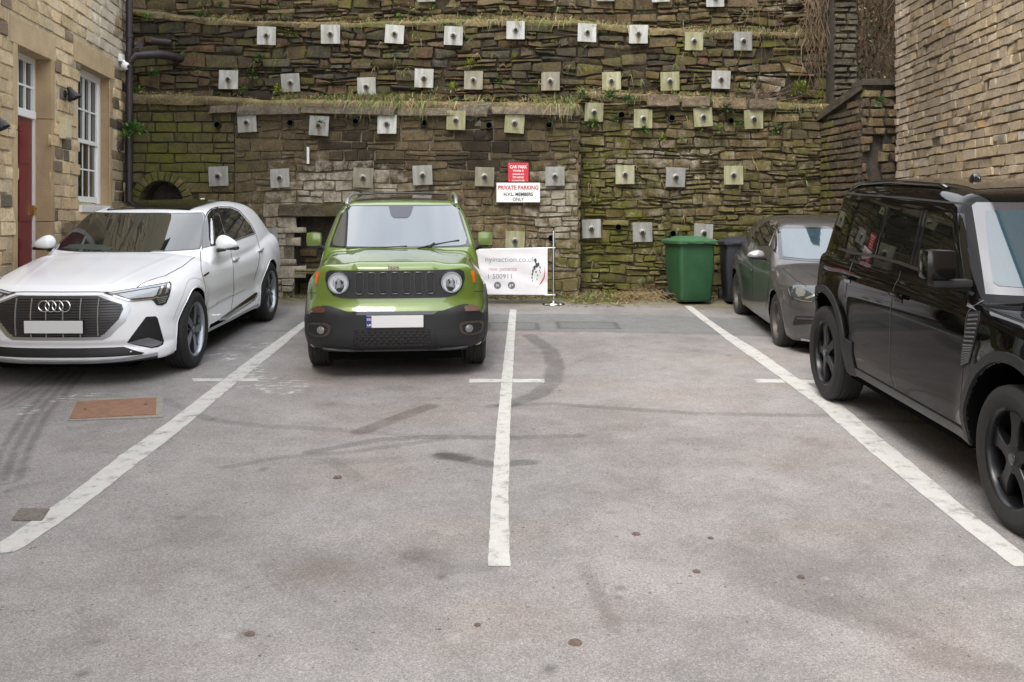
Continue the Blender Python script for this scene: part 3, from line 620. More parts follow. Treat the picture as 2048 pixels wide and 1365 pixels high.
part_wall('wall_face', rw, rmap, 0, rl, lambda u: .7, zr, (.09, .12), (.2, .4), M_RUB, rcol, wob=.008, joint=.008, bulge=.014, jit=.004, seed=19, rough=.004, backcol=(.05, .045, .03))
for k in range(2):
    V = rmap(np.array([-.05, rl + .05, rl + .05, -.05] * 2), np.array([zr(-.05) + .0 + .07 * k, zr(rl) + .0 + .07 * k, zr(rl) + .06 + .07 * k, zr(-.05) + .06 + .07 * k] * 2), np.array([.05 - .02 * k] * 4 + [-.4] * 4))
    o = mk('coping', V, [(0, 1, 2, 3), (4, 7, 6, 5), (0, 4, 5, 1), (1, 5, 6, 2), (2, 6, 7, 3), (3, 7, 4, 0)], M_RUB, col=np.tile((.07, .06, .045), (8, 1)), flt={'moss': np.full(8, .4), 'lime': np.full(8, .1)}); under(o, rw)
# end pier beside the building corner, with a dark slot
TP = 13.72; pr = empty('stone_pier', (ux(1757, TP), TP, .75)); tag(pr, 'rough stone pier with a dark vertical slot at the corner of the right building', 'pier')
pu0, pu1 = ux(1724, TP), ux(1793, TP)
def pskip(u, z): px = CX + u / TP * FP; py = HY - (z - CZ) / TP * FP; return 1740 < px < 1767 and 265 < py < 420
def pcol(u, z, R): px = CX + u / TP * FP; return (pick(R, TAN) * 1.0 if R.random() < .6 else pick(R, BROWN)), .35, .3
part_wall('wall_face', pr, back_map(TP), pu0, pu1, lambda u: .7, lambda u: 3.86, (.11, .16), (.14, .30), M_RUB, pcol, wob=.01, joint=.012, bulge=.04, jit=.01, skip=pskip, skipb=pskip, seed=20, rough=.008)
b = MB(); b.box(((pu0+pu1)/2, TP + .35, 2.25), (pu1 - pu0 - .01, .5, 3.1)); b.box((pu1 + .55, TP + .4, 2.2), (1.2, .4, 3.2)); b.box(((pu0+pu1)/2, TP + .15, 3.90), (pu1 - pu0 + .04, .45, .09), bev=.01); under(b.build('core', M_DKSTONE), pr)

# ------------------------------------------------------------------ pattress plates, drain holes
M_GALV = bpy.data.materials.new('weathered_galvanised_steel')
def plate_mat(name, base, stain, amt):
    m = bpy.data.materials.new(name); m.use_nodes = True; t = m.node_tree; b = t.nodes['Principled BSDF']; N = t.nodes.new; L = t.links.new
    co = N('ShaderNodeTexCoord'); oi = N('ShaderNodeObjectInfo'); ad = N('ShaderNodeVectorMath'); ad.operation = 'ADD'; sc = N('ShaderNodeVectorMath'); sc.operation = 'SCALE'; sc.inputs['Scale'].default_value = 13
    cb = N('ShaderNodeCombineXYZ'); L(oi.outputs['Random'], cb.inputs[0]); L(oi.outputs['Random'], cb.inputs[2]); L(cb.outputs[0], sc.inputs[0]); L(co.outputs['Object'], ad.inputs[0]); L(sc.outputs[0], ad.inputs[1])
    mp = N('ShaderNodeMapping'); mp.inputs['Scale'].default_value = (11, 11, 2.2); L(ad.outputs[0], mp.inputs[0])
    n = N('ShaderNodeTexNoise'); n.inputs['Scale'].default_value = 1.3; n.inputs['Detail'].default_value = 6; L(mp.outputs[0], n.inputs['Vector'])
    r = N('ShaderNodeMapRange'); r.inputs['From Min'].default_value = .5 - amt * .3; r.inputs['From Max'].default_value = .8 - amt * .25; L(n.outputs[0], r.inputs[0])
    mxx = N('ShaderNodeMix'); mxx.data_type = 'RGBA'; mxx.inputs[6].default_value = base + (1,); mxx.inputs[7].default_value = stain + (1,); L(r.outputs[0], mxx.inputs[0])
    n2 = N('ShaderNodeTexNoise'); n2.inputs['Scale'].default_value = 60; n2.inputs['Detail'].default_value = 4; L(ad.outputs[0], n2.inputs['Vector']); r2 = N('ShaderNodeMapRange'); r2.inputs['To Min'].default_value = .8; r2.inputs['To Max'].default_value = 1.2; L(n2.outputs[0], r2.inputs[0])
    mu = N('ShaderNodeMix'); mu.data_type = 'RGBA'; mu.blend_type = 'MULTIPLY'; mu.inputs[0].default_value = 1; L(mxx.outputs[2], mu.inputs[6]); L(r2.outputs[0], mu.inputs[7]); 
    # rust run below the bolt
    sp = N('ShaderNodeSeparateXYZ'); L(co.outputs['Object'], sp.inputs[0]); ab = N('ShaderNodeMath'); ab.operation = 'ABSOLUTE'; L(sp.outputs[0], ab.inputs[0])
    rx = N('ShaderNodeMapRange'); rx.inputs['From Min'].default_value = .008; rx.inputs['From Max'].default_value = .045; rx.inputs['To Min'].default_value = 1; rx.inputs['To Max'].default_value = 0; L(ab.outputs[0], rx.inputs[0])
    rz = N('ShaderNodeMapRange'); rz.inputs['From Min'].default_value = .03; rz.inputs['From Max'].default_value = -.03; L(sp.outputs[2], rz.inputs[0])
    ml_ = N('ShaderNodeMath'); ml_.operation = 'MULTIPLY'; L(rx.outputs[0], ml_.inputs[0]); L(rz.outputs[0], ml_.inputs[1]); m2_ = N('ShaderNodeMath'); m2_.operation = 'MULTIPLY'; L(ml_.outputs[0], m2_.inputs[0]); L(n.outputs[0], m2_.inputs[1])
    rs_ = N('ShaderNodeMix'); rs_.data_type = 'RGBA'; rs_.inputs[7].default_value = (.16, .10, .055, 1); L(m2_.outputs[0], rs_.inputs[0]); L(mu.outputs[2], rs_.inputs[6]); L(rs_.outputs[2], b.inputs['Base Color'])
    b.inputs['Roughness'].default_value = .62; b.inputs['Metallic'].default_value = .15
    bp = N('ShaderNodeBump'); bp.inputs['Strength'].default_value = .15; bp.inputs['Distance'].default_value = .004; L(n2.outputs[0], bp.inputs['Height']); L(bp.outputs[0], b.inputs['Normal'])
    return m
bpy.data.materials.remove(M_GALV)
PM = {'w': plate_mat('bright_galvanised_plate', (.47, .48, .47), (.30, .30, .26), .5), 'g': plate_mat('grey_galvanised_plate', (.34, .34, .33), (.22, .22, .19), .5),
      'y': plate_mat('algae_stained_plate', (.40, .39, .28), (.24, .24, .12), .8), 't': plate_mat('dull_tan_plate', (.30, .28, .22), (.18, .17, .12), .6)}
M_NUT = mat('dark_steel_nut', (.045, .042, .038), .5, metal=.6, nscale=60, namp=.4)
M_GREASE = mat('dull_washer', (.30, .29, .26), .6, metal=.3, nscale=60, namp=.3)
rowt = {0: T4, 1: T3, 2: T3, 3: T1, 4: T1, 5: T1}
pl = [  # row, px, py, finish
 (0, 749, -17, 'g'), (0, 852, -14, 'g'), (0, 1089, -17, 'g'), (0, 1211, -15, 'g'), (0, 1321, -13, 'w'), (0, 1430, -4, 'w'),
 (1, 533, 72, 'w'), (1, 661, 69, 'w'), (1, 789, 69, 'w'), (1, 907, 72, 'w'), (1, 1031, 61, 'w'), (1, 1174, 66, 'w'), (1, 1277, 69, 'w'), (1, 1388, 83, 'y'), (1, 1486, 83, 'g'),
 (2, 457, 160, 'w'), (2, 581, 166, 'g'), (2, 733, 174, 'w'), (2, 848, 157, 'w'), (2, 947, 161, 't'), (2, 1101, 163, 't'), (2, 1223, 163, 'y'), (2, 1340, 163, 'y'), (2, 1442, 160, 'g'),
 (3, 494, 246, 'g'), (3, 638, 252, 'g'), (3, 774, 249, 'w'), (3, 912, 241, 'y'), (3, 1029, 247, 'y'), (3, 1188, 225, 'y'), (3, 1286, 238, 'y'), (3, 1406, 235, 'y'), (3, 1507, 239, 'y'),
 (4, 437, 353, 'g'), (4, 560, 357, 'g'), (4, 726, 356, 't'), (4, 845, 351, 'g'), (4, 969, 354, 't'), (4, 1110, 353, 'g'), (4, 1250, 350, 'y'), (4, 1351, 355, 'g'), (4, 1467, 351, 'y'),
 (5, 536, 476, 'g'), (5, 1030, 482, 'y'), (5, 1183, 458, 'g'), (5, 1285, 465, 'g'), (5, 1407, 467, 'g')]
ordn = ['first', 'second', 'third', 'fourth', 'fifth', 'sixth', 'seventh', 'eighth', 'ninth', 'tenth']
rown = {0: 'the row cut off by the top edge', 1: 'the upper middle-terrace row', 2: 'the row just above the weedy ledge', 3: 'the drain-hole row below the ledge', 4: 'the row at car-roof height', 5: 'the lowest row'}
fin = {'w': 'pale bright', 'g': 'plain grey', 'y': 'green-stained', 't': 'dull tan'}
NB = .292
protos = {}
cnt = {}
for row, px, py, f in pl:
    t = rowt[row]
    if row in (3, 4, 5) and px > 1150: t = T2
    cnt[row] = cnt.get(row, 0) + 1
    p = W(px, py, t - .085)
    if f not in protos:
        e = empty('anchor_plate'); b = MB(); b.box((0, 0, 0), (NB, .018, NB), bev=.004); b.build('plate', PM[f], e)
        Mx = Matrix.Rotation(math.pi / 2, 4, 'X')
        b = MB(); b.lathe([(0, .034), (.022, .034), (.052, .012), (.056, .008)], 20, Mx); b.build('dished_washer', M_GREASE, e, smooth=True)
        b = MB(); hexa = [(.030 * math.cos(k * math.pi / 3), .030 * math.sin(k * math.pi / 3)) for k in range(6)]
        b.prism(hexa, .03, .06, Mx); b.lathe([(0, .092), (.014, .092), (.017, .088), (.017, .05)], 12, Mx); b.build('nut', M_NUT, e)
        protos[f] = e; o = e
    else: o = copy_tree(protos[f])
    o.location = p; o.rotation_euler = (math.radians(rng.uniform(-5, 5)), math.radians(rng.uniform(-3.8, 3.8)), math.radians(rng.uniform(-8, 8)))
    s = rng.uniform(.97, 1.03); o.scale = (s, 1, s)
    tag(o, f'{fin[f]} anchor plate, {ordn[cnt[row]-1]} from left in {rown[row]}', 'anchor plate', 'steel anchor plates bolted to the retaining wall')
M_HOLE = mat('pipe_mouth_shade', (.001, .001, .001), 1, spec=0)
M_HOLER = mat('pipe_rim', (.02, .019, .018), .6)
hs = [(434, 250), (580, 246), (711, 243), (848, 246), (978, 251), (1098, 250), (1243, 230), (1344, 236), (1462, 242), (1103, 477), (1237, 455), (1346, 468)]
proto = None
for k, (px, py) in enumerate(hs):
    t = (T1 if px < 1150 else T2) - .085
    if proto is None:
        b = MB(); b.lathe([(.040, .0), (.046, .0), (.046, -.03), (.040, 0)], 20, Matrix.Rotation(-math.pi / 2, 4, 'X')); 
        e = empty('drain_pipe'); b2 = MB(); b2.lathe([(.050, .08), (.050, -.006), (.044, -.006), (.044, .075), (0, .075)], 20, Matrix.Rotation(-math.pi / 2, 4, 'X')); b2.build('pipe', M_HOLER, e, smooth=True, sharp=40)
        b3 = MB(); b3.lathe([(.0435, .004), (0, .004)], 20, Matrix.Rotation(-math.pi / 2, 4, 'X')); b3.build('mouth_shade', M_HOLE, e); proto = e; o = e  # black disc inside the rim paints in the pipe's inner shade
    else: o = copy_tree(proto)
    o.location = W(px, py, t)
    where = ['left of the first grey plate', 'between the first and second grey plates', 'between the second and third plates', 'left of the green-stained plate', 'between two green-stained plates', 'nearest the right end of the thick wall'][k] if k < 6 else ['first from the left on the right stretch', 'second from the left on the right stretch', 'third from the left on the right stretch', 'low down behind the banner post', 'low between two lowest-row plates', 'low down above the green bin'][k - 6]
    tag(o, f'round black drain hole in the wall, {where}', 'drain hole', 'drain holes in the retaining wall')
b = MB(); p0, p1 = W(616, 295, T1 - .05), W(616, 328, T1 - .05); b.tube([p0 - p0, p1 - p0], .021, 10); o = b.build('plastic_pipe', mat('white_plastic', (.7, .7, .68), .4), smooth=True); o.location = p0
tag(o, 'short white vertical plastic pipe stub on the wall above the green car', 'pipe')
# ------------------------------------------------------------------ left building
LD = np.array([.12, -1.0]); LD /= np.linalg.norm(LD); LN = np.array([-LD[1], LD[0]])     # along the wall towards the camera; outwards (+x)
LA = np.array([-5.87, 14.8])
lmap = lambda u, z, d: np.stack([LA[0] + np.asarray(u) * LD[0] + np.asarray(d) * LN[0], LA[1] + np.asarray(u) * LD[1] + np.asarray(d) * LN[1], np.asarray(z, float) + 0 * np.asarray(d)], -1)
def lu(px, d=0.0):            # distance along the wall plane (set d out) seen at photo column px
    ax, ay = LA[0] + d * LN[0], LA[1] + d * LN[1]; k = (px - CX) / FP
    return (k * ay - ax) / (LD[0] - k * LD[1])
def lz(px, py, d=0.0): u = lu(px, d); t = LA[1] + d * LN[1] + u * LD[1]; return CZ - (py - HY) / FP * t
lb = empty('stone_building', (LA[0], LA[1], .7)); tag(lb, 'warm buff sandstone building at left with red door and white sash window', 'building')
dU = (lu(101), lu(33.6)); wU = (lu(220), lu(158)); dZ = (1.05, 3.87); wZ = (2.16, 4.0)
ch_ = .150
def lskip(u, z):
    if dU[0] - .12 < u < dU[1] + .13 and z < dZ[1] + .02: return True
    if wU[0] < u < wU[1] and wZ[0] - .02 < z < wZ[1]: return True
    if dU[0] - .16 < u < dU[1] + .22 and dZ[1] < z < dZ[1] + ch_ * 2 + .03: return True
    if wU[0] - .20 < u < wU[1] + .24 and wZ[1] < z < wZ[1] + ch_ * 2 + .02: return True
    if wU[0] - .13 < u < wU[0] and wZ[0] - .02 < z < wZ[1]: return True
    return False
def lskipb(u, z): return (dU[0] - .01 < u < dU[1] + .01 and z < dZ[1]) or (wU[0] < u < wU[1] and wZ[0] < z < wZ[1])
BUFF = [tuple(1.18 * q for q in c_) for c_ in [(.46, .355, .20), (.42, .32, .175), (.50, .40, .235), (.39, .295, .16), (.44, .325, .17), (.41, .33, .20), (.47, .35, .18)]]
BUFF = [(a * .98, b * 1.0, c * 1.12) for a, b, c in BUFF]
def lcol(u, z, R):
    c = pick(R, BUFF) * 1.0; r = R.random()
    if r < .13: c = np.array((.21, .16, .11)) * R.uniform(.8, 1.2)
    elif r < .17: c = np.array((.14, .12, .09))
    if u < .75 and R.random() < .75: c = c * R.uniform(.22, .6)      # sooty stones by the downpipe
    elif u < 1.5 and z > 4.1: c = np.array((.50, .44, .33)) * R.uniform(.85, 1.1)
    return c, .12, .30 + (.16 if (u < 2.4 and z > 4.2) else 0)
M_LB = M_BLD
stonework('wall_face', lmap, .02, 6.6, lambda u: .15, lambda u: 6.45, (ch_ - .003, ch_ + .003), (.20, .44), M_LB, lcol, joint=.013, bulge=.016, jit=.0025, skip=lskip, skipb=lskipb,
          seed=23, rough=.0035, backcol=(.47, .39, .27), back_d=-.006, bev=.008, pw=3, nu=5, nv=4, parent=None).parent = lb
for ch in list(S.collection.objects):
    if ch.parent is lb: ch.location = -Vector(lb.location)
def lbuild(b, name, m, parent=lb, **k): o = b.build(name, m, **k); o.parent = parent; o.location = -Vector(lb.location) if parent is lb else Vector((0, 0, 0)); return o
LR = Matrix(((LD[0], LN[0], 0), (LD[1], LN[1], 0), (0, 0, 1)))
def lbox(b, u0, u1, d0, d1, z0, z1, bev=0.0, m=0):
    c = lmap((u0 + u1) / 2, (z0 + z1) / 2, (d0 + d1) / 2); b.box(c, (u1 - u0, d1 - d0, z1 - z0), R=LR, bev=bev, m=m); return b
M_ASH = mat('dressed_sandstone', (.44, .33, .19), .88, nscale=3.5, namp=.22, bump=.4, bscale=50)
M_ASHD = mat('dressed_sandstone_reveal', (.38, .27, .15), .88, nscale=3, namp=.22, bump=.4, bscale=50)
def bm_mat_far(): return mat('plain_sandstone', (.40, .32, .20), .9, nscale=4, namp=.25, bump=.4)
b = MB(); lbox(b, 6.6, 19, -.4, 0.0, -1, 11); lbox(b, 0.0, 6.6, -.4, 0.0, 6.45, 11); lbox(b, 0, 6.6, -4, -.42, -1, 11); lbox(b, 6.6, 19, -4, -.42, -1, 11); lbuild(b, 'upper_wall', bm_mat_far())
b = MB(); lbox(b, -.1, 19.2, -4, .25, 11, 11.2); lbuild(b, 'roof', mat('slate', (.05, .055, .06), .6))
b = MB(); lbox(b, dU[1] + .0, dU[1] + .115, -.25, .012, 1.0, dZ[1], .008); lbuild(b, 'door_jamb', M_ASH)
b = MB(); lbox(b, dU[0] - .115, dU[0], -.25, .012, 3.17, dZ[1], .006); lbox(b, dU[0] - .115, dU[0], -.25, .012, 1.95, 3.163, .006); lbox(b, dU[0] - .115, dU[0], -.25, .012, .9, 1.943, .006); lbuild(b, 'door_jamb', M_ASHD)
b = MB(); lbox(b, dU[0] - .14, dU[1] + .2, -.28, .014, dZ[1], dZ[1] + ch_ * 2 - .01, .008); lbuild(b, 'door_lintel', M_ASH)
b = MB(); lbox(b, wU[0] - .18, wU[1] + .22, -.25, .014, wZ[1], wZ[1] + ch_ * 2 - .02, .008); lbuild(b, 'window_lintel', M_ASH)
b = MB(); z = wZ[0]; lbox(b, wU[0] - .13, wU[0] - .003, -.25, .0, wZ[0], wZ[1])
rr = np.random.default_rng(3)
while z < wZ[1] - .02: h = min(rr.choice([.15, .3]), wZ[1] - z); lbox(b, wU[0] - (.06 if rr.random() < .5 else .12), wU[0], -.25, .008, z + .004, z + h - .004, .006); z += h
lbuild(b, 'window_jamb', M_ASHD)
b = MB(); lbox(b, wU[1], wU[1] + .02, -.25, -.01, wZ[0], wZ[1]); lbuild(b, 'window_jamb', M_ASHD)
# the door: frame, transom light, panelled red leaf
M_WP = mat('white_gloss_paint', (.80, .80, .78), .35, nscale=20, namp=.04); M_RED = mat('crimson_door_paint', (.15, .005, .020), .30, coat=.4)
M_BRASS = mat('brass', (.55, .38, .12), .3, metal=1); M_WGL = mat('window_glass', (.02, .024, .022), .04, ior=1.7)
dr = -.17
b = MB(); u0, u1 = dU
lbox(b, u0, u0 + .075, dr - .05, dr, 1.0, dZ[1]); lbox(b, u1 - .075, u1, dr - .05, dr, 1.0, dZ[1]); lbox(b, u0 + .075, u1 - .075, dr - .05, dr, dZ[1] - .07, dZ[1]); lbox(b, u0 + .06, u1 - .06, dr - .05, dr + .03, 3.15, 3.24, .006)
fr = lbuild(b, 'door_frame', M_WP)
dl = MB(); lbox(dl, u0 + .075, u1 - .075, dr - .05, dr - .012, 1.05, 3.15)
for (za, zb_) in ((1.18, 1.75), (1.95, 2.5), (2.62, 3.05)):
    for (fa, fb) in ((.16, .47), (.55, .86)): uu0, uu1 = u0 + .05 + (u1 - u0 - .1) * fa, u0 + .05 + (u1 - u0 - .1) * fb; lbox(dl, uu0, uu1, dr - .012, dr - .003, za, zb_, .003)
door = lbuild(dl, 'door', M_RED)
b = MB(); lbox(b, u0 + .10, u0 + .13, dr - .012, dr + .035, 2.02, 2.14, .004); lbox(b, u0 + .08, u0 + .17, dr + .02, dr + .045, 2.09, 2.11); h = b.build('handle', M_BRASS); h.parent = door
tw = MB(); lbox(tw, u0 + .075, u1 - .075, dr - .04, dr - .03, 3.24, dZ[1] - .07); tw = lbuild(tw, 'transom_window', M_WGL)
b = MB()
for k in (1, 2, 3): uu = u0 + .075 + (u1 - u0 - .15) * k / 4; lbox(b, uu - .011, uu + .011, dr - .03, dr - .005, 3.24, dZ[1] - .07)
zm = (3.24 + dZ[1] - .07) / 2; lbox(b, u0 + .075, u1 - .075, dr - .03, dr - .007, zm - .011, zm + .011); g = b.build('glazing_bars', M_WP); g.parent = tw
# sash window
wr = -.13; u0, u1 = wU
wn = MB(); lbox(wn, u0 + .07, u1 - .07, wr - .05, wr - .04, wZ[0] + .05, wZ[1] - .06); wn = lbuild(wn, 'window', M_WGL)
b = MB(); lbox(b, u0 + .002, u0 + .10, wr - .05, wr, wZ[0], wZ[1]); lbox(b, u1 - .10, u1, wr - .05, wr, wZ[0], wZ[1]); lbox(b, u0 + .10, u1 - .10, wr - .05, wr, wZ[1] - .10, wZ[1]); b.build('frame', M_WP).parent = wn
zmid = 3.03
b = MB(); lbox(b, u0 + .10, u1 - .10, wr - .03, wr - .008, zmid - .02, zmid + .035); lbox(b, u0 + .10, u0 + .15, wr - .035, wr - .012, zmid, wZ[1] - .1); lbox(b, u1 - .15, u1 - .10, wr - .035, wr - .012, zmid, wZ[1] - .1)
lbox(b, u0 + .10, u0 + .15, wr - .045, wr - .03, wZ[0] + .05, zmid); lbox(b, u1 - .15, u1 - .10, wr - .045, wr - .03, wZ[0] + .05, zmid); lbox(b, u0 + .1, u1 - .1, wr - .045, wr - .03, wZ[0] + .05, wZ[0] + .13)
for k in (1, 2, 3):
    uu = u0 + .15 + (u1 - u0 - .30) * k / 4; lbox(b, uu - .011, uu + .011, wr - .04, wr - .014, zmid, wZ[1] - .1); lbox(b, uu - .011, uu + .011, wr - .044, wr - .032, wZ[0] + .13, zmid - .02)
for z in ((zmid + wZ[1] - .1) / 2,): lbox(b, u0 + .15, u1 - .15, wr - .04, wr - .016, z - .011, z + .011)
z = (wZ[0] + .13 + zmid) / 2; lbox(b, u0 + .15, u1 - .15, wr - .044, wr - .034, z - .011, z + .011)
b.build('sash_bars', M_WP).parent = wn
b = MB(); lbox(b, u0 - .0, u1 + .0, wr - .05, .035, wZ[0] - .09, wZ[0], .006); b.build('sill', M_WP).parent = wn
# fittings on the left wall
M_BLK = mat('black_plastic', (.012, .012, .013), .4); M_BLKM = mat('matt_black_metal', (.02, .02, .021), .55)
def lmat(u, z, d): return Matrix.Translation(lmap(u, z, d)) @ LR.to_4x4()
def wall_lamp(px, py, lab):
    u, z = lu(px), lz(px, py); e = empty('wall_light', lmap(u, z, .0)); e.rotation_euler = LR.to_euler(); tag(e, lab, 'wall light', 'black wall lights beside the red door')
    b = MB(); b.lathe([(0, 0), (.045, 0), (.045, .02), (0, .02)], 16, Matrix.Rotation(-math.pi / 2, 4, 'X')); b.tube([(0, .02, 0), (0, .07, -.0)], .014, 8); b.build('bracket', M_BLKM, e)
    b = MB(); Mx = Matrix.Translation((0, .08, .03)) @ Matrix.Rotation(math.radians(28), 4, 'X'); b.lathe([(.0, .06), (.028, .055), (.04, .0), (.085, -.10), (.080, -.10), (.03, .0), (0, .03)], 20, Mx); b.build('shade', M_BLKM, e, smooth=True, sharp=40)
    b = MB(); b.lathe([(0, -.08), (.03, -.075), (.035, -.04), (.02, -.01)], 14, Mx); b.build('bulb', mat('frosted_bulb', (.6, .58, .5), .4), e, smooth=True)
wall_lamp(128, 188, 'black cone wall light between the red door and the sash window'); wall_lamp(-22, 246, 'black cone wall light cut off at the left edge of the picture')
u, z = lu(122), lz(122, 258); e = empty('meter_box', lmap(u, z, 0)); e.rotation_euler = LR.to_euler(); tag(e, 'small cream utility box on the stone wall below the black lamp', 'utility box')
b = MB(); b.box((0, .045, 0), (.20, .09, .25), bev=.008); b.build('box', mat('cream_plastic', (.52, .47, .30), .5, nscale=10, namp=.15), e)
b = MB(); b.box((0, .094, 0), (.17, .008, .22), bev=.002); b.build('cover', mat('cream_plastic_cover', (.56, .51, .35), .45), e)
u, z = lu(238), lz(238, 126); e = empty('security_camera', lmap(u, z, 0)); e.rotation_euler = LR.to_euler(); tag(e, 'small white dome security camera beside the downpipe', 'security camera')
b = MB(); b.box((0, .03, .07), (.13, .06, .11), bev=.008); b.tube([(0, .05, .03), (0, .08, -.01)], .03, 12); b.build('mount', M_WP, e)
b = MB(); Ms = Matrix.Translation((0, .09, -.045)); b.lathe([(.062 * math.sin(a), .062 * math.cos(a)) for a in np.linspace(0, math.pi, 12)], 20, Ms); b.build('dome', M_WP, e, smooth=True)
b = MB(); b.lathe([(.03 * math.sin(a), .03 * math.cos(a)) for a in np.linspace(0, math.pi, 8)], 14, Matrix.Translation((.018, .135, -.055))); b.build('lens', M_BLK, e, smooth=True)
M_PIPE = mat('dark_brown_cast_iron', (.030, .022, .024), .45, nscale=12, namp=.35)
u = .18; e = empty('downpipe', lmap(u, .8, .0)); tag(e, 'dark round downpipe running up the corner of the left building', 'downpipe')
o_ = Vector(e.location)
b = MB(); p = lmap(u, 0, .105); b.tube([(p[0] - o_[0], p[1] - o_[1], 0), (p[0] - o_[0], p[1] - o_[1], 6.5)], .05, 16); b.build('pipe', M_PIPE, e, smooth=True, sharp=40)
for z in (.9, 2.55, 3.9): b = MB(); b.lathe([(.05, 0), (.062, .005), (.062, .055), (.05, .06)], 16, Matrix.Translation((p[0] - o_[0], p[1] - o_[1], z))); q = lmap(u, z + .8 + .03, .02) ; b.box((q[0] - o_[0], q[1] - o_[1], z + .03), (.04, .16, .04), R=LR); b.build('collar', M_PIPE, e)
b = MB(); zb_ = zy(108, 14.6) - .8; b.tube([(p[0] - o_[0], p[1] - o_[1], zb_ - .12), (p[0] - o_[0] + .07, p[1] - o_[1], zb_ - .02), (p[0] - o_[0] + .34, p[1] - o_[1] + .3, zb_ + .05), (p[0] - o_[0] + .5, p[1] - o_[1] + .8, zb_ + .07)], .065, 12); b.build('branch_pipe', M_PIPE, e, smooth=True, sharp=40)
b = MB(); b.tube([(p[0] - o_[0] + .10, p[1] - o_[1] + .06, zb_ + .14), (p[0] - o_[0] + .16, p[1] - o_[1] + .0, zb_ + .14)], .055, 12); b.tube([(p[0] - o_[0] + .12, p[1] - o_[1] + .6, zb_ + .3), (p[0] - o_[0] + .42, p[1] - o_[1] + .62, zb_ + .28)], .05, 12); b.build('pipe_socket', M_PIPE, e, smooth=True, sharp=40)
u, z = lu(237), lz(237, 300); e = empty('wall_ring', lmap(u, z, .0)); e.rotation_euler = LR.to_euler(); tag(e, 'small black ring with pale centre low on the wall by the downpipe', 'ring')
b = MB(); b.lathe([(.035 + .01 * math.cos(a), .01 * math.sin(a) + .012) for a in np.linspace(0, 2 * math.pi, 9)], 20, Matrix.Rotation(-math.pi / 2, 4, 'X')); b.build('rim', M_BLKM, e, smooth=True)
b = MB(); b.lathe([(0, .016), (.02, .012), (.024, 0)], 16, Matrix.Rotation(-math.pi / 2, 4, 'X')); b.build('centre', M_WP, e, smooth=True)
b = MB(); us = np.linspace(lu(40), lu(-60), 24); z0 = lz(33, 262)
b.tube([lmap(q, z0 + .012 * math.sin(q * 9), .012) - lmap(us[0], z0, 0) for q in us], .006, 6); o = b.build('wall_cable', M_BLK); o.location = lmap(us[0], z0, 0); tag(o, 'thin black cable run along the stone wall left of the red door', 'cable')

# ------------------------------------------------------------------ right building
RA = np.array([ux(1792, 13.3), 13.3]); RD = np.array([-.045, -1.0]); RD /= np.linalg.norm(RD); RN = np.array([RD[1], -RD[0]])
rmap2 = lambda u, z, d: np.stack([RA[0] + np.asarray(u) * RD[0] + np.asarray(d) * RN[0], RA[1] + np.asarray(u) * RD[1] + np.asarray(d) * RN[1], np.asarray(z, float) + 0 * np.asarray(d)], -1)
rb = empty('stone_building', (RA[0], RA[1], .7)); tag(rb, 'tall grey-brown coursed stone building side with no windows, at right', 'building')
RS = [(.25, .195, .135), (.22, .175, .125), (.28, .215, .135), (.19, .155, .115), (.24, .20, .155), (.30, .225, .125), (.20, .17, .14)]
def rcol2(u, z, R):
    c = pick(R, RS) * .6 + np.array((.250, .195, .128)) * .4; r = R.random()
    if r < .02: c = np.array((.30, .19, .09)) * R.uniform(.7, 1)
    elif r < .05: c = np.array((.30, .265, .21))
    c = c * .8 + np.array((.255, .198, .128)) * .32
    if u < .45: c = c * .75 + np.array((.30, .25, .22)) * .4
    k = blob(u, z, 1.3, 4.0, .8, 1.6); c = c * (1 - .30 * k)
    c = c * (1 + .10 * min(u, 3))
    return c, .08, .22
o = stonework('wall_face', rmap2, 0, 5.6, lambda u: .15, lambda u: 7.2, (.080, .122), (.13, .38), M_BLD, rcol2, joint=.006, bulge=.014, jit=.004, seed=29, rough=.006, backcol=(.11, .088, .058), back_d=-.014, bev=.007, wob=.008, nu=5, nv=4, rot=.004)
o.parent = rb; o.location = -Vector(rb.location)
RR = Matrix(((RD[0], RN[0], 0), (RD[1], RN[1], 0), (0, 0, 1)))
def rbox(b, u0, u1, d0, d1, z0, z1): b.box(rmap2((u0+u1)/2, (z0+z1)/2, (d0+d1)/2), (u1-u0, d1-d0, z1-z0), R=RR)
b = MB(); rbox(b, 5.6, 17, -.5, .0, -1, 10); rbox(b, 0.01, 5.6, -.5, .0, 7.2, 10); rbox(b, 0.01, 17, -5, -.52, -1, 10); rbox(b, .01, .2, -.6, -.03, .3, 7.2)
o = b.build('upper_wall', mat('plain_brown_stone', (.24, .19, .14), .9, nscale=4, namp=.3, bump=.5)); o.parent = rb; o.location = -Vector(rb.location)
b = MB(); rbox(b, -.1, 17.1, -5.2, .2, 10, 10.2); o = b.build('roof', mat('slate_roof', (.05, .055, .06), .6)); o.parent = rb; o.location = -Vector(rb.location)
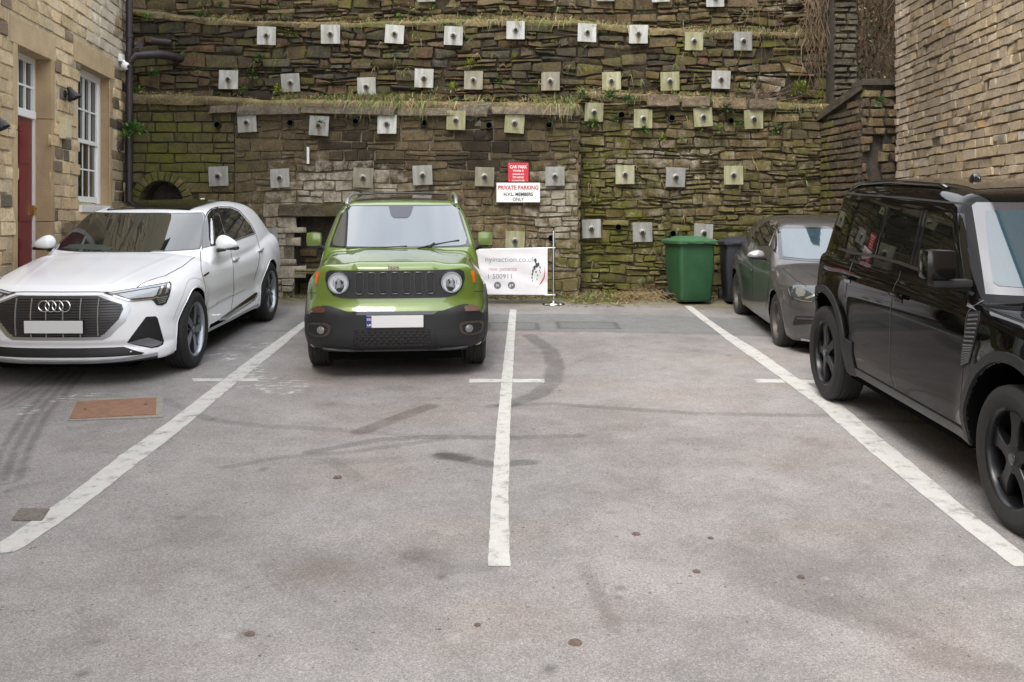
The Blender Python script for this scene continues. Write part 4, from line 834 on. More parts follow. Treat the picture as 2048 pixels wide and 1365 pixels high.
# ------------------------------------------------------------------ bodies as smooth fields, meshed and projected
def smax(a, b, k): return np.maximum(a, b) + np.maximum(k - np.abs(a - b), 0) ** 2 / (4 * k)
def smin(a, b, k): return -smax(-a, -b, k)
def surface_nets(f, org, h):
    nx, ny, nz = f.shape; s = f < 0
    def c(i, j, k): return (slice(i, nx - 1 + i), slice(j, ny - 1 + j), slice(k, nz - 1 + k))
    cnt = np.zeros((nx-1, ny-1, nz-1), np.int8)
    for i in (0, 1):
        for j in (0, 1):
            for k in (0, 1): cnt += s[c(i, j, k)]
    act = (cnt > 0) & (cnt < 8); ids = np.full(act.shape, -1, np.int64); I = np.argwhere(act); ids[act] = np.arange(len(I))
    acc = np.zeros((len(I), 3)); n = np.zeros(len(I))
    C = [(i, j, k) for i in (0, 1) for j in (0, 1) for k in (0, 1)]
    for a in C:
        for ax in range(3):
            if a[ax]: continue
            b = list(a); b[ax] = 1
            fa = f[I[:, 0]+a[0], I[:, 1]+a[1], I[:, 2]+a[2]]; fb = f[I[:, 0]+b[0], I[:, 1]+b[1], I[:, 2]+b[2]]
            m = (fa < 0) != (fb < 0); t = np.where(m, fa / np.where(m, fa - fb, 1), 0)
            p = np.array(a, float)[None] + np.zeros((len(I), 3)); p[:, ax] += t; acc += p * m[:, None]; n += m
    V = (I + acc / n[:, None]) * h + org
    Fs = []
    for ax in range(3):
        b, cc = [(1, 2), (2, 0), (0, 1)][ax]
        sl0 = [slice(None)] * 3; sl1 = [slice(None)] * 3; sl0[ax] = slice(0, -1); sl1[ax] = slice(1, None)
        s0, s1 = s[tuple(sl0)], s[tuple(sl1)]; E = np.argwhere(s0 != s1)
        E = E[(E[:, b] > 0) & (E[:, cc] > 0) & (E[:, b] < s.shape[b] - 1) & (E[:, cc] < s.shape[cc] - 1)]
        fl = s0[E[:, 0], E[:, 1], E[:, 2]]
        def g(db, dc): q = E.copy(); q[:, b] -= db; q[:, cc] -= dc; return ids[q[:, 0], q[:, 1], q[:, 2]]
        Q = np.stack([g(0, 0), g(1, 0), g(1, 1), g(0, 1)], -1); Q[~fl] = Q[~fl][:, ::-1]; Fs.append(Q)
    return V, np.concatenate(Fs)[:, ::-1]
class Car:
    def __init__(s, fn, L, Wd, H, X, Y, yaw, arches, zb=.2, dz=0.0, dp=0.0):
        s.f = fn; s.L, s.W, s.H = L, Wd, H; s.arches = arches; s.zb = zb
        s.root = None; s.M = Matrix.Translation((X, Y, SLOPE * Y + dz)) @ Matrix.Rotation(TILT + dp, 4, 'X') @ Matrix.Rotation(math.radians(yaw), 4, 'Z')
        s.Mi = np.array(s.M.inverted()); s.Mn = np.array(s.M)
    def F(s, P): return s.f(P[:, 0], P[:, 1], P[:, 2])
    def grad(s, P, e=.002):
        g = np.stack([s.F(P + d) - s.F(P - d) for d in (np.eye(3) * e)], -1) / (2 * e); return g
    def body(s, name, mats, h=.018, classify=None, sub=None, newton=3):
        fn = sub or s.f
        xs = np.arange(-s.W/2 - .08, s.W/2 + .08 + h, h); ys = np.arange(-.08, s.L + .08, h); zs = np.arange(.05, s.H + .08, h)
        Xg, Yg, Zg = np.meshgrid(xs, ys, zs, indexing='ij')
        f = fn(Xg, Yg, Zg); V, Fc = surface_nets(f, np.array([xs[0], ys[0], zs[0]]), h)
        ff = lambda P: fn(P[:, 0], P[:, 1], P[:, 2])
        for _ in range(newton):
            g = np.stack([ff(V + d) - ff(V - d) for d in (np.eye(3) * .003)], -1) / .006; q = ff(V); n2 = (g ** 2).sum(1) + 1e-6
            st = -(q / n2)[:, None] * g; ln = np.linalg.norm(st, axis=1)[:, None]; st *= np.minimum(1, .5 * h / (ln + 1e-9)); V = V + st
        mi = None
        if classify is not None:
            c = V[Fc].mean(1); mi = classify(c)
        return mk(name, V, Fc, mats, True, s.root, mi, sharp=42)
    def cast(s, O, D, tmax=30, n=260):
        t = np.zeros(len(O)); 
        for _ in range(n):
            P = O + D * t[:, None]; d = s.F(P); t = t + np.clip(d * .6, -.05, .5)
        P = O + D * t[:, None]; return P, np.abs(s.F(P)) < .02
    def proj(s, q, mode):
        q = np.asarray(q, float); n = len(q)
        if mode == 'front': O = np.c_[q[:, 0], np.full(n, -.6), q[:, 1]]; D = np.tile([0, 1., 0], (n, 1))
        elif mode == 'rear': O = np.c_[q[:, 0], np.full(n, s.L + .6), q[:, 1]]; D = np.tile([0, -1., 0], (n, 1))
        elif mode == 'side': O = np.c_[np.full(n, s.W / 2 + .5), q[:, 0], q[:, 1]]; D = np.tile([-1., 0, 0], (n, 1))
        elif mode == 'sidel': O = np.c_[np.full(n, -s.W / 2 - .5), q[:, 0], q[:, 1]]; D = np.tile([1., 0, 0], (n, 1))
        elif mode == 'top': O = np.c_[q[:, 0], q[:, 1], np.full(n, s.H + .6)]; D = np.tile([0, 0, -1.], (n, 1))
        elif mode == 'px':
            Dw = np.c_[(q[:, 0] - CX) / FP, np.ones(n), -(q[:, 1] - HY) / FP]; Ow = np.tile([0, 0, CZ], (n, 1))
            D = Dw @ s.Mi[:3, :3].T; D /= np.linalg.norm(D, axis=1)[:, None]; O = Ow @ s.Mi[:3, :3].T + s.Mi[:3, 3]
            t0 = np.maximum(0, np.linalg.norm(O, axis=1) - 6.5)[:, None] * 0 + 2.0; O = O + D * t0
        P, ok = s.cast(O, D); return P, ok
    def loc(s, px, py, mode='px'): return s.proj([(px, py)], mode)[0][0]
    def patch(s, name, outline, mode, m, off=.004, grid=.03, rim=.012, mirror=False, parent=None, smooth_out=0, sharp=None, label=None):
        O = np.asarray(outline, float)
        for _ in range(smooth_out):
            Q = np.roll(O, -1, 0); O = np.stack([O * .75 + Q * .25, O * .25 + Q * .75], 1).reshape(-1, 2)
        g = grid if mode != 'px' else grid * 190
        pts = []
        for i in range(len(O)):
            a, b = O[i], O[(i + 1) % len(O)]; k = max(1, int(np.linalg.norm(b - a) / g))
            pts += [a + (b - a) * j / k for j in range(k)]
        nb = len(pts); lo, hi = O.min(0), O.max(0)
        gx, gy = np.meshgrid(np.arange(lo[0] + g/2, hi[0], g), np.arange(lo[1] + g/2, hi[1], g)); cand = np.c_[gx.ravel(), gy.ravel()]
        # keep inside and clear of the rim
        B = np.array(pts); x, y = cand[:, 0], cand[:, 1]; ins = np.zeros(len(cand), bool)
        for i in range(nb):
            x0, y0 = B[i]; x1, y1 = B[(i + 1) % nb]; cnd = ((y0 > y) != (y1 > y)) & (x < (x1 - x0) * (y - y0) / (y1 - y0 + 1e-12) + x0); ins ^= cnd
        if len(cand):
            dm = np.min(np.linalg.norm(cand[:, None] - B[None], axis=2), axis=1); cand = cand[ins & (dm > g * .45)]
        allp = [Vector(p) for p in pts] + [Vector(p) for p in cand]
        r = delaunay_2d_cdt(allp, [], [list(range(nb))], 1, 1e-7); v2 = np.array([p[:] for p in r[0]]); F = [list(f) for f in r[2]]
        P, ok = s.proj(v2, mode); F = [f for f in F if all(ok[i] for i in f)]; P = np.where(ok[:, None], P, P[ok].mean(0)); N = s.grad(P); N /= np.linalg.norm(N, axis=1)[:, None] + 1e-9
        T = P + N * off; n = len(T)
        a, b_, c_ = T[F[0][0]], T[F[0][1]], T[F[0][2]]
        fl = 0
        for f in F[:40]: fl += np.sign(np.dot(np.cross(T[f[1]] - T[f[0]], T[f[2]] - T[f[0]]), N[f[0]]))
        if fl < 0: F = [f[::-1] for f in F]
        ed = {}
        for f in F:
            for i in range(len(f)): e = (f[i], f[(i + 1) % len(f)]); ed[e] = ed.get(e, 0) + 1
        be = [e for e in ed if (e[1], e[0]) not in ed]
        Vb = P + N * (off - rim); V = np.r_[T, Vb]
        F2 = F + [[e[1], e[0], e[0] + n, e[1] + n] for e in be]
        out = [mk(name, V, F2, m, True, parent or s.root, sharp=sharp or 50)]
        if label: out[0]['label'] = label
        if mirror:
            V2 = V.copy(); V2[:, 0] *= -1; out.append(mk(name, V2, [f[::-1] for f in F2], m, True, parent or s.root, sharp=sharp or 50))
            if label: out[1]['label'] = label
        return out
    def strip(s, name, path, w, mode, m, off=.002, mirror=False, parent=None, rim=.006, closed=False, step=.03):
        P = np.asarray(path, float)
        if closed: P = np.r_[P, P[:1]]
        d = np.r_[0, np.cumsum(np.linalg.norm(np.diff(P, axis=0), axis=1))]; g = step if mode != 'px' else step * 190
        k = max(2, int(d[-1] / g)); t = np.linspace(0, d[-1], k + 1); Q = np.c_[np.interp(t, d, P[:, 0]), np.interp(t, d, P[:, 1])]
        C, ok = s.proj(Q, mode); C = C[ok]; N = s.grad(C); N /= np.linalg.norm(N, axis=1)[:, None] + 1e-9
        T = np.gradient(C, axis=0); T /= np.linalg.norm(T, axis=1)[:, None] + 1e-9; B = np.cross(T, N)
        n = len(C); V = np.stack([C - B * w / 2 + N * (off - rim), C - B * w / 2 + N * off, C + B * w / 2 + N * off, C + B * w / 2 + N * (off - rim)], 1).reshape(-1, 3)
        F = []
        for i in range(n - 1):
            for q in range(3): F.append([i*4+q, i*4+q+1, (i+1)*4+q+1, (i+1)*4+q][::-1])
        out = [mk(name, V, F, m, False, parent or s.root)]
        if mirror:
            V2 = V.copy(); V2[:, 0] *= -1; out.append(mk(name, V2, [f[::-1] for f in F], m, False, parent or s.root))
        return out
M_TYRE = mat('tyre_rubber', (.014, .013, .0125), .75, nscale=30, namp=.25, bump=.2, bscale=120)
M_TYRED = mat('dusty_tyre_rubber', (.034, .030, .027), .85, nscale=14, namp=.35, bump=.2, bscale=120)
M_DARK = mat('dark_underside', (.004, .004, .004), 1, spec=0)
M_BPL = mat('black_trim_plastic', (.0125, .013, .015), .5, nscale=60, namp=.15, bump=.08, bscale=300)
M_GBLK = mat('gloss_black_trim', (.006, .006, .007), .12, coat=.6)
M_CHR = mat('chrome', (.75, .76, .78), .12, metal=1)
M_SIL = mat('satin_silver', (.52, .53, .55), .32, metal=.85)
M_PLATE = mat('number_plate_white', (.66, .66, .66), .45)
M_SEAM = mat('panel_gap', (.01, .01, .01), .8)
M_DISC = mat('brake_disc', (.16, .15, .14), .4, metal=.8)
def glass_mat(name, tint, ior=1.9, rough=.015, grad=None):
    m = mat(name, tint, rough, ior=ior); return m
def wheel(car, x, y, R, w, rimR, spokes, Ms, side=1, ang=0, tyre=None, face=None, steer=0, dish=.02, lip=.012, twin=False):
    """wheel > tyre, rim, brake_disc; outer face looks along side*x"""
    e = empty('wheel', (x, y, R), (0, 0, math.radians(steer)), car.root)
    A = Matrix.Rotation(math.pi / 2 * side, 4, 'Y') @ Matrix.Rotation(math.radians(ang), 4, 'Z')   # local z -> outward x
    h = w / 2; sr = R - rimR
    prof = [(rimR - .005, -h * .86), (rimR + sr * .25, -h * .99), (rimR + sr * .6, -h), (R - .022, -h * .90), (R - .006, -h * .80)]
    g = .006
    for c in (-.52, -.17, .17, .52): prof += [(R - .001, (c - .075) * h), (R - .009, (c - .065) * h), (R - .009, (c + .065) * h), (R - .001, (c + .075) * h)]
    prof += [(R - .006, h * .80), (R - .022, h * .90), (rimR + sr * .6, h), (rimR + sr * .56, h * 1.003), (rimR + sr * .25, h * .99), (rimR - .005, h * .86)]
    b = MB(); b.lathe(prof, 56, A); b.build('tyre', tyre or M_TYRE, e, smooth=True, sharp=30)
    b = MB(); b.lathe([(rimR + .004, h * .84), (rimR + .006, h * .90), (rimR - .004, h * .92), (rimR - lip, h * .86), (rimR - lip - .006, h * .72), (rimR - .03, h * .2), (rimR - .035, -h * .8)], 56, A, m=0)
    f = h * .82 - dish
    spokes(b, rimR - lip, f, A)
    b.build('rim', Ms, e, smooth=True, sharp=28)
    b = MB(); b.lathe([(rimR * .72, f - .095), (rimR * .72, f - .075), (rimR * .3, f - .07), (0, f - .06)], 32, A); b.build('brake_disc', M_DISC, e)
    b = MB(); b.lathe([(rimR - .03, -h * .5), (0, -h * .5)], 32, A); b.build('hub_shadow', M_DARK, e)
    return e
def spoke_solid(b, outline2d, z_top, z_bot, A, k, n, m=0, face_m=None, chamf=.012):
    """outline2d: closed (r, s) list of half-angle offsets in metres; z functions of r"""
    th = 2 * math.pi * k / n; c, s_ = math.cos(th), math.sin(th)
    P = np.array(outline2d); q = len(P); cen = P.mean(0)
    In = cen + (P - cen) * (1 - chamf / (np.linalg.norm(P - cen, axis=1)[:, None] + 1e-6))
    def tr(Q, z): return np.c_[Q[:, 0] * c - Q[:, 1] * s_, Q[:, 0] * s_ + Q[:, 1] * c, z]
    V = np.r_[tr(In, z_top(In[:, 0])), tr(P, z_top(P[:, 0]) - chamf * .8), tr(P, z_bot(P[:, 0]))]
    F = [tuple(range(q))]; F += [(i + q, (i + 1) % q + q, (i + 1) % q, i) for i in range(q)]; F += [(i + 2*q, (i + 1) % q + 2*q, (i + 1) % q + q, i + q) for i in range(q)]
    V = (np.c_[V, np.ones(len(V))] @ np.array(A).T)[:, :3]
    b.add(V, F[:1], m if face_m is None else face_m); b.n -= 0
    b.F += [[i + b.n - len(V) for i in f] for f in F[1:]]; b.mi += [m] * (len(F) - 1)
def hubcap(b, A, z, r=.032, m=0): b.lathe([(0, z + .004), (r * .8, z + .004), (r, z), (r, z - .03)], 20, A, m=m)
def interp(pts): P = np.asarray(pts, float); return lambda q: np.interp(q, P[:, 0], P[:, 1])
def make_field(p):
    Wp, g, Tc, cr, F0, FK, R0, RK, hb, Rf, WK = [pchip(p[k]) for k in ('Wp', 'g', 'Tc', 'cr', 'F0', 'FK', 'R0', 'RK', 'hb', 'Rf', 'WK')]
    L = p['L']; (yc, zc), (yh, zh) = p['ws']; (yb, zb1), (yt, zt) = p['bl']; mw = (yh - yc) / (zh - zc); mr = (yb - yt) / (zt - zb1)
    k = p.get('k', {}); tp = pchip(p['taper']); zbot = pchip(p['zbot']); fl = p.get('flare', .02); fw = p.get('flw', .05)
    ex = p.get('extra')
    def f(x, y, z):
        ax = np.abs(x)
        W_ = Wp(y) - g(z)
        for (yw, zw, Ra) in p['arches']:
            rad = np.hypot(y - yw, z - zw); W_ = W_ + fl * np.exp(-(np.maximum(rad - Ra, 0) / fw) ** 2) * np.clip((z - .1) / .3, 0, 1)
        side = ax - W_
        top = z - (Tc(y) - cr(ax))
        low = smax(side, top, k.get('st', .08)); low = smax(low, F0(z) + FK(ax) - y, k.get('f', .07)); low = smax(low, y - (L - R0(z) - RK(ax)), .08); low = smax(low, zbot(y) - z, .05)
        s2 = ax - (hb(z) - tp(y)); gw = (yc + (z - zc) * mw + WK(ax) - y) / math.sqrt(1 + mw * mw)
        gr_ = (y - (yb - (z - zb1) * mr - .35 * WK(ax))) / math.sqrt(1 + mr * mr)
        gh = smax(s2, z - (Rf(y) - p.get('rc', .05) * ax ** 2), k.get('rs', .14)); gh = smax(gh, gw, k.get('ws', .05)); gh = smax(gh, gr_, k.get('gr', .06)); gh = np.maximum(gh, p.get('gz', .5) - z)
        b = smin(low, gh, k.get('u', .03))
        if ex is not None: b = ex(b, ax, y, z)
        for (yw, zw, Ra) in p['arches']:
            rad = np.hypot(y - yw, z - zw); b = smax(b, -np.maximum(rad - Ra, p.get('wi', .55) - ax), .020)
        return b
    return f
def classify_dark(p):
    def c(C):
        ax = np.abs(C[:, 0]); m = np.zeros(len(C), int)
        for (yw, zw, Ra) in p['arches']:
            rad = np.hypot(C[:, 1] - yw, C[:, 2] - zw); m |= ((rad < Ra + .004) & (ax > p.get('wi', .55) - .02)).astype(int)
        m |= (C[:, 2] < pchip(p['zbot'])(C[:, 1]) + .012)
        return m
    return c
def underbody(car, y0, y1, hw, z0, z1):
    A_ = car.arches; b = MB(); b.box((0, (A_[0][0] + A_[1][0]) / 2, z0 + .06), (car.W - .22, A_[1][0] - A_[0][0] - 2 * A_[0][2] - .1, .12)); z0 -= .04; b.box((0, (y0 + y1) / 2, (z0 + z1) / 2), (hw * 2, y1 - y0, z1 - z0)); return b.build('underbody', M_DARK, car.root)  # made low and wide to deepen the shade under the car
def ring_on(car, name, cx, cz, r, rt, m, off=.01, parent=None, n=40):
    q = [(cx + r * math.cos(2*math.pi*i/n), cz + r * math.sin(2*math.pi*i/n)) for i in range(n)]; P, _ = car.proj(q, 'front')
    return P
def mirror_obj(o):
    m2 = o.data.copy(); V = np.zeros(len(m2.vertices) * 3); m2.vertices.foreach_get('co', V); V = V.reshape(-1, 3)
    loc = np.array(o.location); V = V + loc; V[:, 0] *= -1; V -= loc; m2.vertices.foreach_set('co', V.ravel()); m2.flip_normals(); m2.update()
    c = o.copy(); c.data = m2; S.collection.objects.link(c); c.parent = o.parent; return c
def plate(car, cx, cz, w, h, tiltx=0.0, blue=False, off=.02):
    P = car.loc(cx, cz, 'front'); y = P[1] - off
    b = MB(); b.box((cx, y, cz), (w, .008, h), bev=.003); o = b.build('number_plate', M_PLATE, car.root)
    b = MB(); b.box((cx, y + .008, cz), (w + .012, .012, h + .012), bev=.003); b.build('plate_holder', M_GBLK, o)
    if blue:
        b = MB(); b.box((cx - w/2 + .024, y - .0048, cz), (.046, .002, h - .004)); b.build('blue_band', mat('plate_blue', (.01, .03, .22), .4), o)
        Mx = Matrix.Translation((cx - w/2 + .008, y - .0065, cz - h/2 + .016)) @ Matrix.Rotation(math.pi/2, 4, 'X'); textmesh('UK', .028, 'country_letters', M_WP, Mx, o, .0005, .02)
        b = MB(); fx, fz = cx - w/2 + .024, cz + .022
        b.box((fx, y - .0062, fz), (.036, .001, .024), m=0); b.box((fx, y - .0069, fz), (.036, .001, .007), m=1); b.box((fx, y - .0069, fz), (.007, .001, .024), m=1)
        b.box((fx, y - .0075, fz), (.036, .001, .004), m=2); b.box((fx, y - .0075, fz), (.004, .001, .024), m=2)
        for sg in (-1, 1): b.box((fx, y - .0066, fz), (.038, .0006, .004), R=Matrix.Rotation(sg * .55, 3, 'Y'), m=1)
        b.build('flag', [mat('flag_blue', (.02, .05, .30), .4), M_WP, mat('flag_red', (.5, .02, .03), .4)], o)
    return o

# ================================================================== green boxy small off-roader
GP = dict(L=4.236, arches=[(.80, .345, .395), (3.37, .345, .395)], wi=.60, flare=.030, flw=.085,
  Wp=[(0, .775), (.15, .815), (.4, .838), (.8, .845), (1.3, .845), (2.5, .845), (3.4, .85), (4.0, .83), (4.25, .80)],
  g=[(.2, .06), (.35, .012), (.55, 0), (.82, .0), (.92, .03), (.99, .075), (1.06, .10), (1.16, .12), (1.3, .15)],
  Tc=[(-.1, 1.03), (0, 1.045), (.10, 1.07), (.3, 1.09), (.7, 1.115), (1.05, 1.12), (1.3, 1.11), (2, 1.10), (3.8, 1.12), (4.24, 1.10)],
  cr=[(0, 0), (.4, .0), (.47, .012), (.6, .018), (.70, .03), (.78, .07), (.86, .15), (.95, .3)],
  F0=[(.1, .10), (.28, .035), (.42, .0), (.62, .0), (.69, .035), (.74, .055), (.80, .06), (1.01, .075), (1.08, .12), (1.2, .25)],
  FK=[(0, 0), (.3, .008), (.5, .03), (.65, .075), (.76, .15), (.86, .30), (.95, .48)],
  R0=[(.1, .08), (.4, 0), (.8, 0), (1.1, .06)], RK=[(0, 0), (.5, .02), (.75, .08), (.9, .22)],
  hb=[(.5, .84), (1.0, .815), (1.12, .795), (1.3, .745), (1.5, .675), (1.6, .64), (1.7, .60)], taper=[(0, .0), (1.2, .0), (2.0, 0), (3.6, .01), (4.2, .05)],
  Rf=[(1.2, 1.53), (1.68, 1.585), (2.1, 1.615), (2.8, 1.63), (3.6, 1.62), (4.0, 1.59)], rc=.05,
  WK=[(0, 0), (.3, .02), (.5, .06), (.65, .12), (.8, .24), (.95, .4)], ws=((1.10, 1.12), (1.74, 1.57)), bl=((4.18, 1.1), (4.0, 1.6)), zbot=[(0, .30), (.45, .25), (.8, .24), (3.3, .24), (4.2, .33)],
  k=dict(st=.10, f=.05, rs=.14, ws=.05, u=.03))
def gex(b, ax, y, z):
    # raised centre of the bonnet
    return b - .010 * np.clip((.40 - ax) / .05, 0, 1) * np.clip((z - 1.0) / .04, 0, 1) * np.clip((1.15 - y) / .1, 0, 1)
GP['extra'] = gex
M_SLOT = mat('slot_black', (.010, .010, .011), .6)
M_GREEN = mat('olive_green_paint', (.125, .185, .032), .28, coat=1.0, metal=.15)
def green_car():
    c = Car(make_field(GP), 4.236, 1.87, 1.72, -1.075, 8.99, 4.4, GP['arches'])
    r = c.root = empty('parked_car'); r.matrix_world = c.M; tag(r, 'lime green boxy off-roader facing the camera between the left and middle bay lines', 'car', 'cars parked in the yard')
    c.body('body', [M_GREEN, M_DARK], h=.0145, classify=classify_dark(GP)); underbody(c, .12, 4.1, .62, .22, .5)
    GL = mat('windscreen_glass_blue', (.05, .06, .065), .03, ior=2.6)
    BZ = M_GBLK
    # glazing
    c.patch('windscreen_surround', [(-.735, 1.135), (.735, 1.135), (.625, 1.555), (-.625, 1.555)], 'front', BZ, off=.003, grid=.04, smooth_out=0)
    ws = c.patch('windscreen', [(-.69, 1.155), (-.61, 1.145), (.61, 1.145), (.69, 1.155), (.70, 1.21), (.605, 1.515), (.56, 1.54), (-.56, 1.54), (-.605, 1.515), (-.70, 1.21)], 'front', GL, off=.006, grid=.04)[0]
    c.patch('camera_housing', [(-.135, 1.542), (.135, 1.542), (.105, 1.45), (.07, 1.42), (-.07, 1.42), (-.105, 1.45)], 'front', mat('sensor_housing_grey', (.06, .06, .075), .25), off=.010, grid=.04, parent=ws)
    b = MB(); P = [c.loc(x, z, 'front') + np.array([0, -.018, 0]) for x, z in ((.19, 1.135), (.35, 1.165), (.62, 1.20))]; b.tube(P, .008, 6); P = [c.loc(x, z, 'front') + np.array([0, -.012, 0]) for x, z in ((.30, 1.14), (.36, 1.175))]; b.tube(P, .014, 6); b.build('wiper', M_BPL, ws)
    b = MB(); P = [c.loc(x, z, 'front') + np.array([0, -.014, 0]) for x, z in ((-.55, 1.137), (-.2, 1.142), (.08, 1.155))]; b.tube(P, .007, 6); b.build('wiper', M_BPL, ws)
    SG = M_WGL
    c.patch('side_window', [(1.42, 1.15), (2.25, 1.15), (2.25, 1.53), (1.86, 1.53)], 'side', SG, mirror=True); c.patch('side_window', [(2.32, 1.15), (3.15, 1.16), (3.15, 1.52), (2.32, 1.53)], 'side', SG, mirror=True)
    c.patch('side_window', [(3.25, 1.22), (3.8, 1.25), (3.72, 1.5), (3.25, 1.5)], 'side', SG, mirror=True)
    for px_ in (2.285, 3.2): c.strip('door_gap', [(px_, 1.14), (px_, .5)], .008, 'side', M_SEAM, mirror=True)
    c.strip('door_gap', [(1.3, 1.05), (1.24, .8), (1.28, .4)], .008, 'side', M_SEAM, mirror=True)
    # bonnet gaps
    c.strip('wing_gap', [(.73, .80), (.80, .79), (.86, .76)], .006, 'front', M_SEAM, mirror=True)
    c.strip('bonnet_gap', [(.672, .24), (.70, .45), (.73, .8), (.745, 1.08)], .007, 'top', M_SEAM, mirror=True)
    # black lower bumper, wraps round to the arches
    bump = [(-.95, .56), (-.78, .62), (-.70, .685), (-.62, .69), (-.52, .66), (-.42, .635), (.42, .635), (.52, .66), (.62, .69), (.70, .685), (.78, .62), (.95, .56), (.95, .40), (.80, .31), (.62, .262), (-.62, .262), (-.80, .31), (-.95, .40)]
    bp = MB()
    fb = c.patch('front_bumper', [(x * .90 if abs(x) > .9 else x * .98, z + (.015 if z < .3 else 0)) for x, z in bump], 'front', M_BPL, off=.012, grid=.03, rim=.03, smooth_out=1)[0]
    c.patch('front_bumper', [(.30, .585), (.34, .60), (.40, .57), (.46, .50), (.44, .42), (.43, .30), (.28, .30)], 'side', M_BPL, off=.014, mirror=True)
    # arch trims
    for (yw, zw, Ra) in GP['arches']:
        path = [(yw + (Ra + .028) * math.cos(a), zw + (Ra + .028) * math.sin(a)) for a in np.linspace(-.25, math.pi + .25, 30)]
        c.strip('wheel_arch_trim', path, .062, 'side', M_BPL, off=.008, mirror=True, rim=.02)
    c.patch('sill_trim', [(1.20, .27), (2.98, .27), (2.97, .40), (1.21, .40)], 'side', M_BPL, off=.010, mirror=True)
    # grille panel with lamp housings
    panel = [(x, z + .03) for x, z in [(-.60, .985), (.60, .985), (.635, .965), (.645, .90), (.62, .82), (.57, .755), (.50, .735), (.42, .728), (-.42, .728), (-.50, .735), (-.57, .755), (-.62, .82), (-.645, .90), (-.635, .965)]]
    gp = c.patch('grille_panel', panel, 'front', M_BPL, off=.006, grid=.03)[0]
    for k in range(7):
        cx = (k - 3) * .1085 - .005 * 0; z0, z1 = .800, .995; w = .037
        sl_ = [(cx - w, z0 + .02), (cx - w + .014, z0), (cx + w - .014, z0), (cx + w, z0 + .02), (cx + w, z1 - .018), (cx + w - .014, z1), (cx - w + .014, z1), (cx - w, z1 - .018)]
        o = c.patch('grille_slot', sl_, 'front', M_SLOT, off=.009, grid=.04, parent=gp)[0]
        P, _ = c.proj(sl_ + sl_[:1], 'front'); P = P + np.array([0, -.012, 0]); b = MB(); b.tube(P, .0075, 6, caps=False); b.build('slot_surround', mat('dark_grey_satin', (.05, .05, .052), .35) if k == 0 else bpy.data.materials['dark_grey_satin'], o, smooth=True)
        b = MB(); P = c.loc(cx, .83, 'front'); b.box((cx, P[1] - .012, .83), (w * 1.7, .012, .018)); b.box((cx, P[1] - .010, .805), (w * 1.5, .012, .01)); b.build('slot_mesh', M_BPL, o)
    # round headlamps
    M_LENS = mat('headlamp_reflector', (.48, .51, .54), .3); M_LR = mat('headlamp_ring', (.36, .38, .41), .25, metal=.4); M_FOG = mat('fog_lamp_glass', (.16, .16, .15), .08, coat=1); M_BLB = mat('headlamp_bulb', (.8, .8, .78), .1)
    for sx in (-1, 1):
        cx, cz = sx * .520, .900; P = c.loc(cx, cz, 'front'); A = Matrix.Translation((cx, P[1] - .004, cz)) @ Matrix.Rotation(math.radians(sx * 10), 4, 'Z') @ Matrix.Rotation(math.pi / 2, 4, 'X')
        b = MB(); b.lathe([(.112, -.03), (.110, .006), (.104, .010), (.102, .010), (.100, -.01)], 40, A); hl = b.build('headlight', M_BPL, c.root, smooth=True, sharp=40)
        b = MB(); b.lathe([(.100, .0), (.098, .012), (.086, .012), (.083, .0)], 40, A); b.build('lamp_ring', M_LR, hl, smooth=True)
        b = MB(); b.lathe([(.084, .006), (.07, .004), (.035, .000), (0, -.004)], 28, A)
        b.build('reflector', M_LENS, hl)
        b = MB()
        for kk in range(9):
            xx = (kk - 4) * .0165; hh = math.sqrt(max(0, .078 ** 2 - xx ** 2)) * (.35 + .5 * ((kk * 7) % 4) / 4)
            b.box((xx, -.02 + .02 * ((kk * 5) % 3 - 1), .0), (.010, hh * 1.5, .008), bev=.002)
        b.box((0, .0, .006), (.024, .09, .012), bev=.005); b.lathe([(0, .016), (.018, .014), (.022, 0)], 14, Matrix.Translation((0, .02, 0)))
        o = b.build('lamp_facets', M_LR, hl); o.data.transform(A)
        # fog lamp and bezel, indicator
        cx, cz = sx * .70, .47
        bz = [(cx - sx * .12, .535), (cx + sx * .075, .535), (cx + sx * .115, .50), (cx + sx * .105, .43), (cx + sx * .06, .40), (cx - sx * .05, .405), (cx - sx * .11, .44)]
        if sx < 0: pass
        fz = c.patch('fog_lamp_bezel', bz, 'front', mat('bezel_bronze_grey', (.085, .07, .06), .3, metal=.4) if sx < 0 else bpy.data.materials['bezel_bronze_grey'], off=.020, grid=.03, rim=.03, smooth_out=2)[0]
        bi = [(cx + (x - cx) * .80, .47 + (z - .47) * .72) for x, z in bz]; c.patch('bezel_recess', bi, 'front', M_BPL, off=.0215, grid=.03, parent=fz, smooth_out=2)
        P = c.loc(cx - sx * .018, cz, 'front'); A = Matrix.Translation((cx - sx * .018, P[1] - .024, cz)) @ Matrix.Rotation(math.radians(sx * 14), 4, 'Z') @ Matrix.Rotation(math.pi / 2, 4, 'X')
        b = MB(); b.lathe([(.044, -.02), (.044, .012), (.037, .012)], 24, A, m=0); b.lathe([(.037, .010), (.02, .016), (0, .018)], 24, A, m=1); b.build('fog_lamp', [M_GBLK, M_FOG], fz, smooth=True, sharp=40)
        # turn/side lamp beneath the lamps
        si = [(sx * .63, .665), (sx * .70, .678), (sx * .76, .655), (sx * .775, .622), (sx * .64, .628)]
        c.patch('side_lamp', si, 'front', mat('smoky_amber_lens', (.07, .028, .022), .1, coat=1) if sx < 0 else mat('smoky_clear_lens', (.13, .085, .065), .1, coat=1), off=.022, grid=.03, rim=.02)
        # orange marker
        OR = bpy.data.materials.get('orange_marker_lens') or mat('orange_marker_lens', (.72, .12, .012), .25, coat=1)
        mk_ = [(sx * .708, .990), (sx * .727, .994), (sx * .739, .890), (sx * .724, .882)]
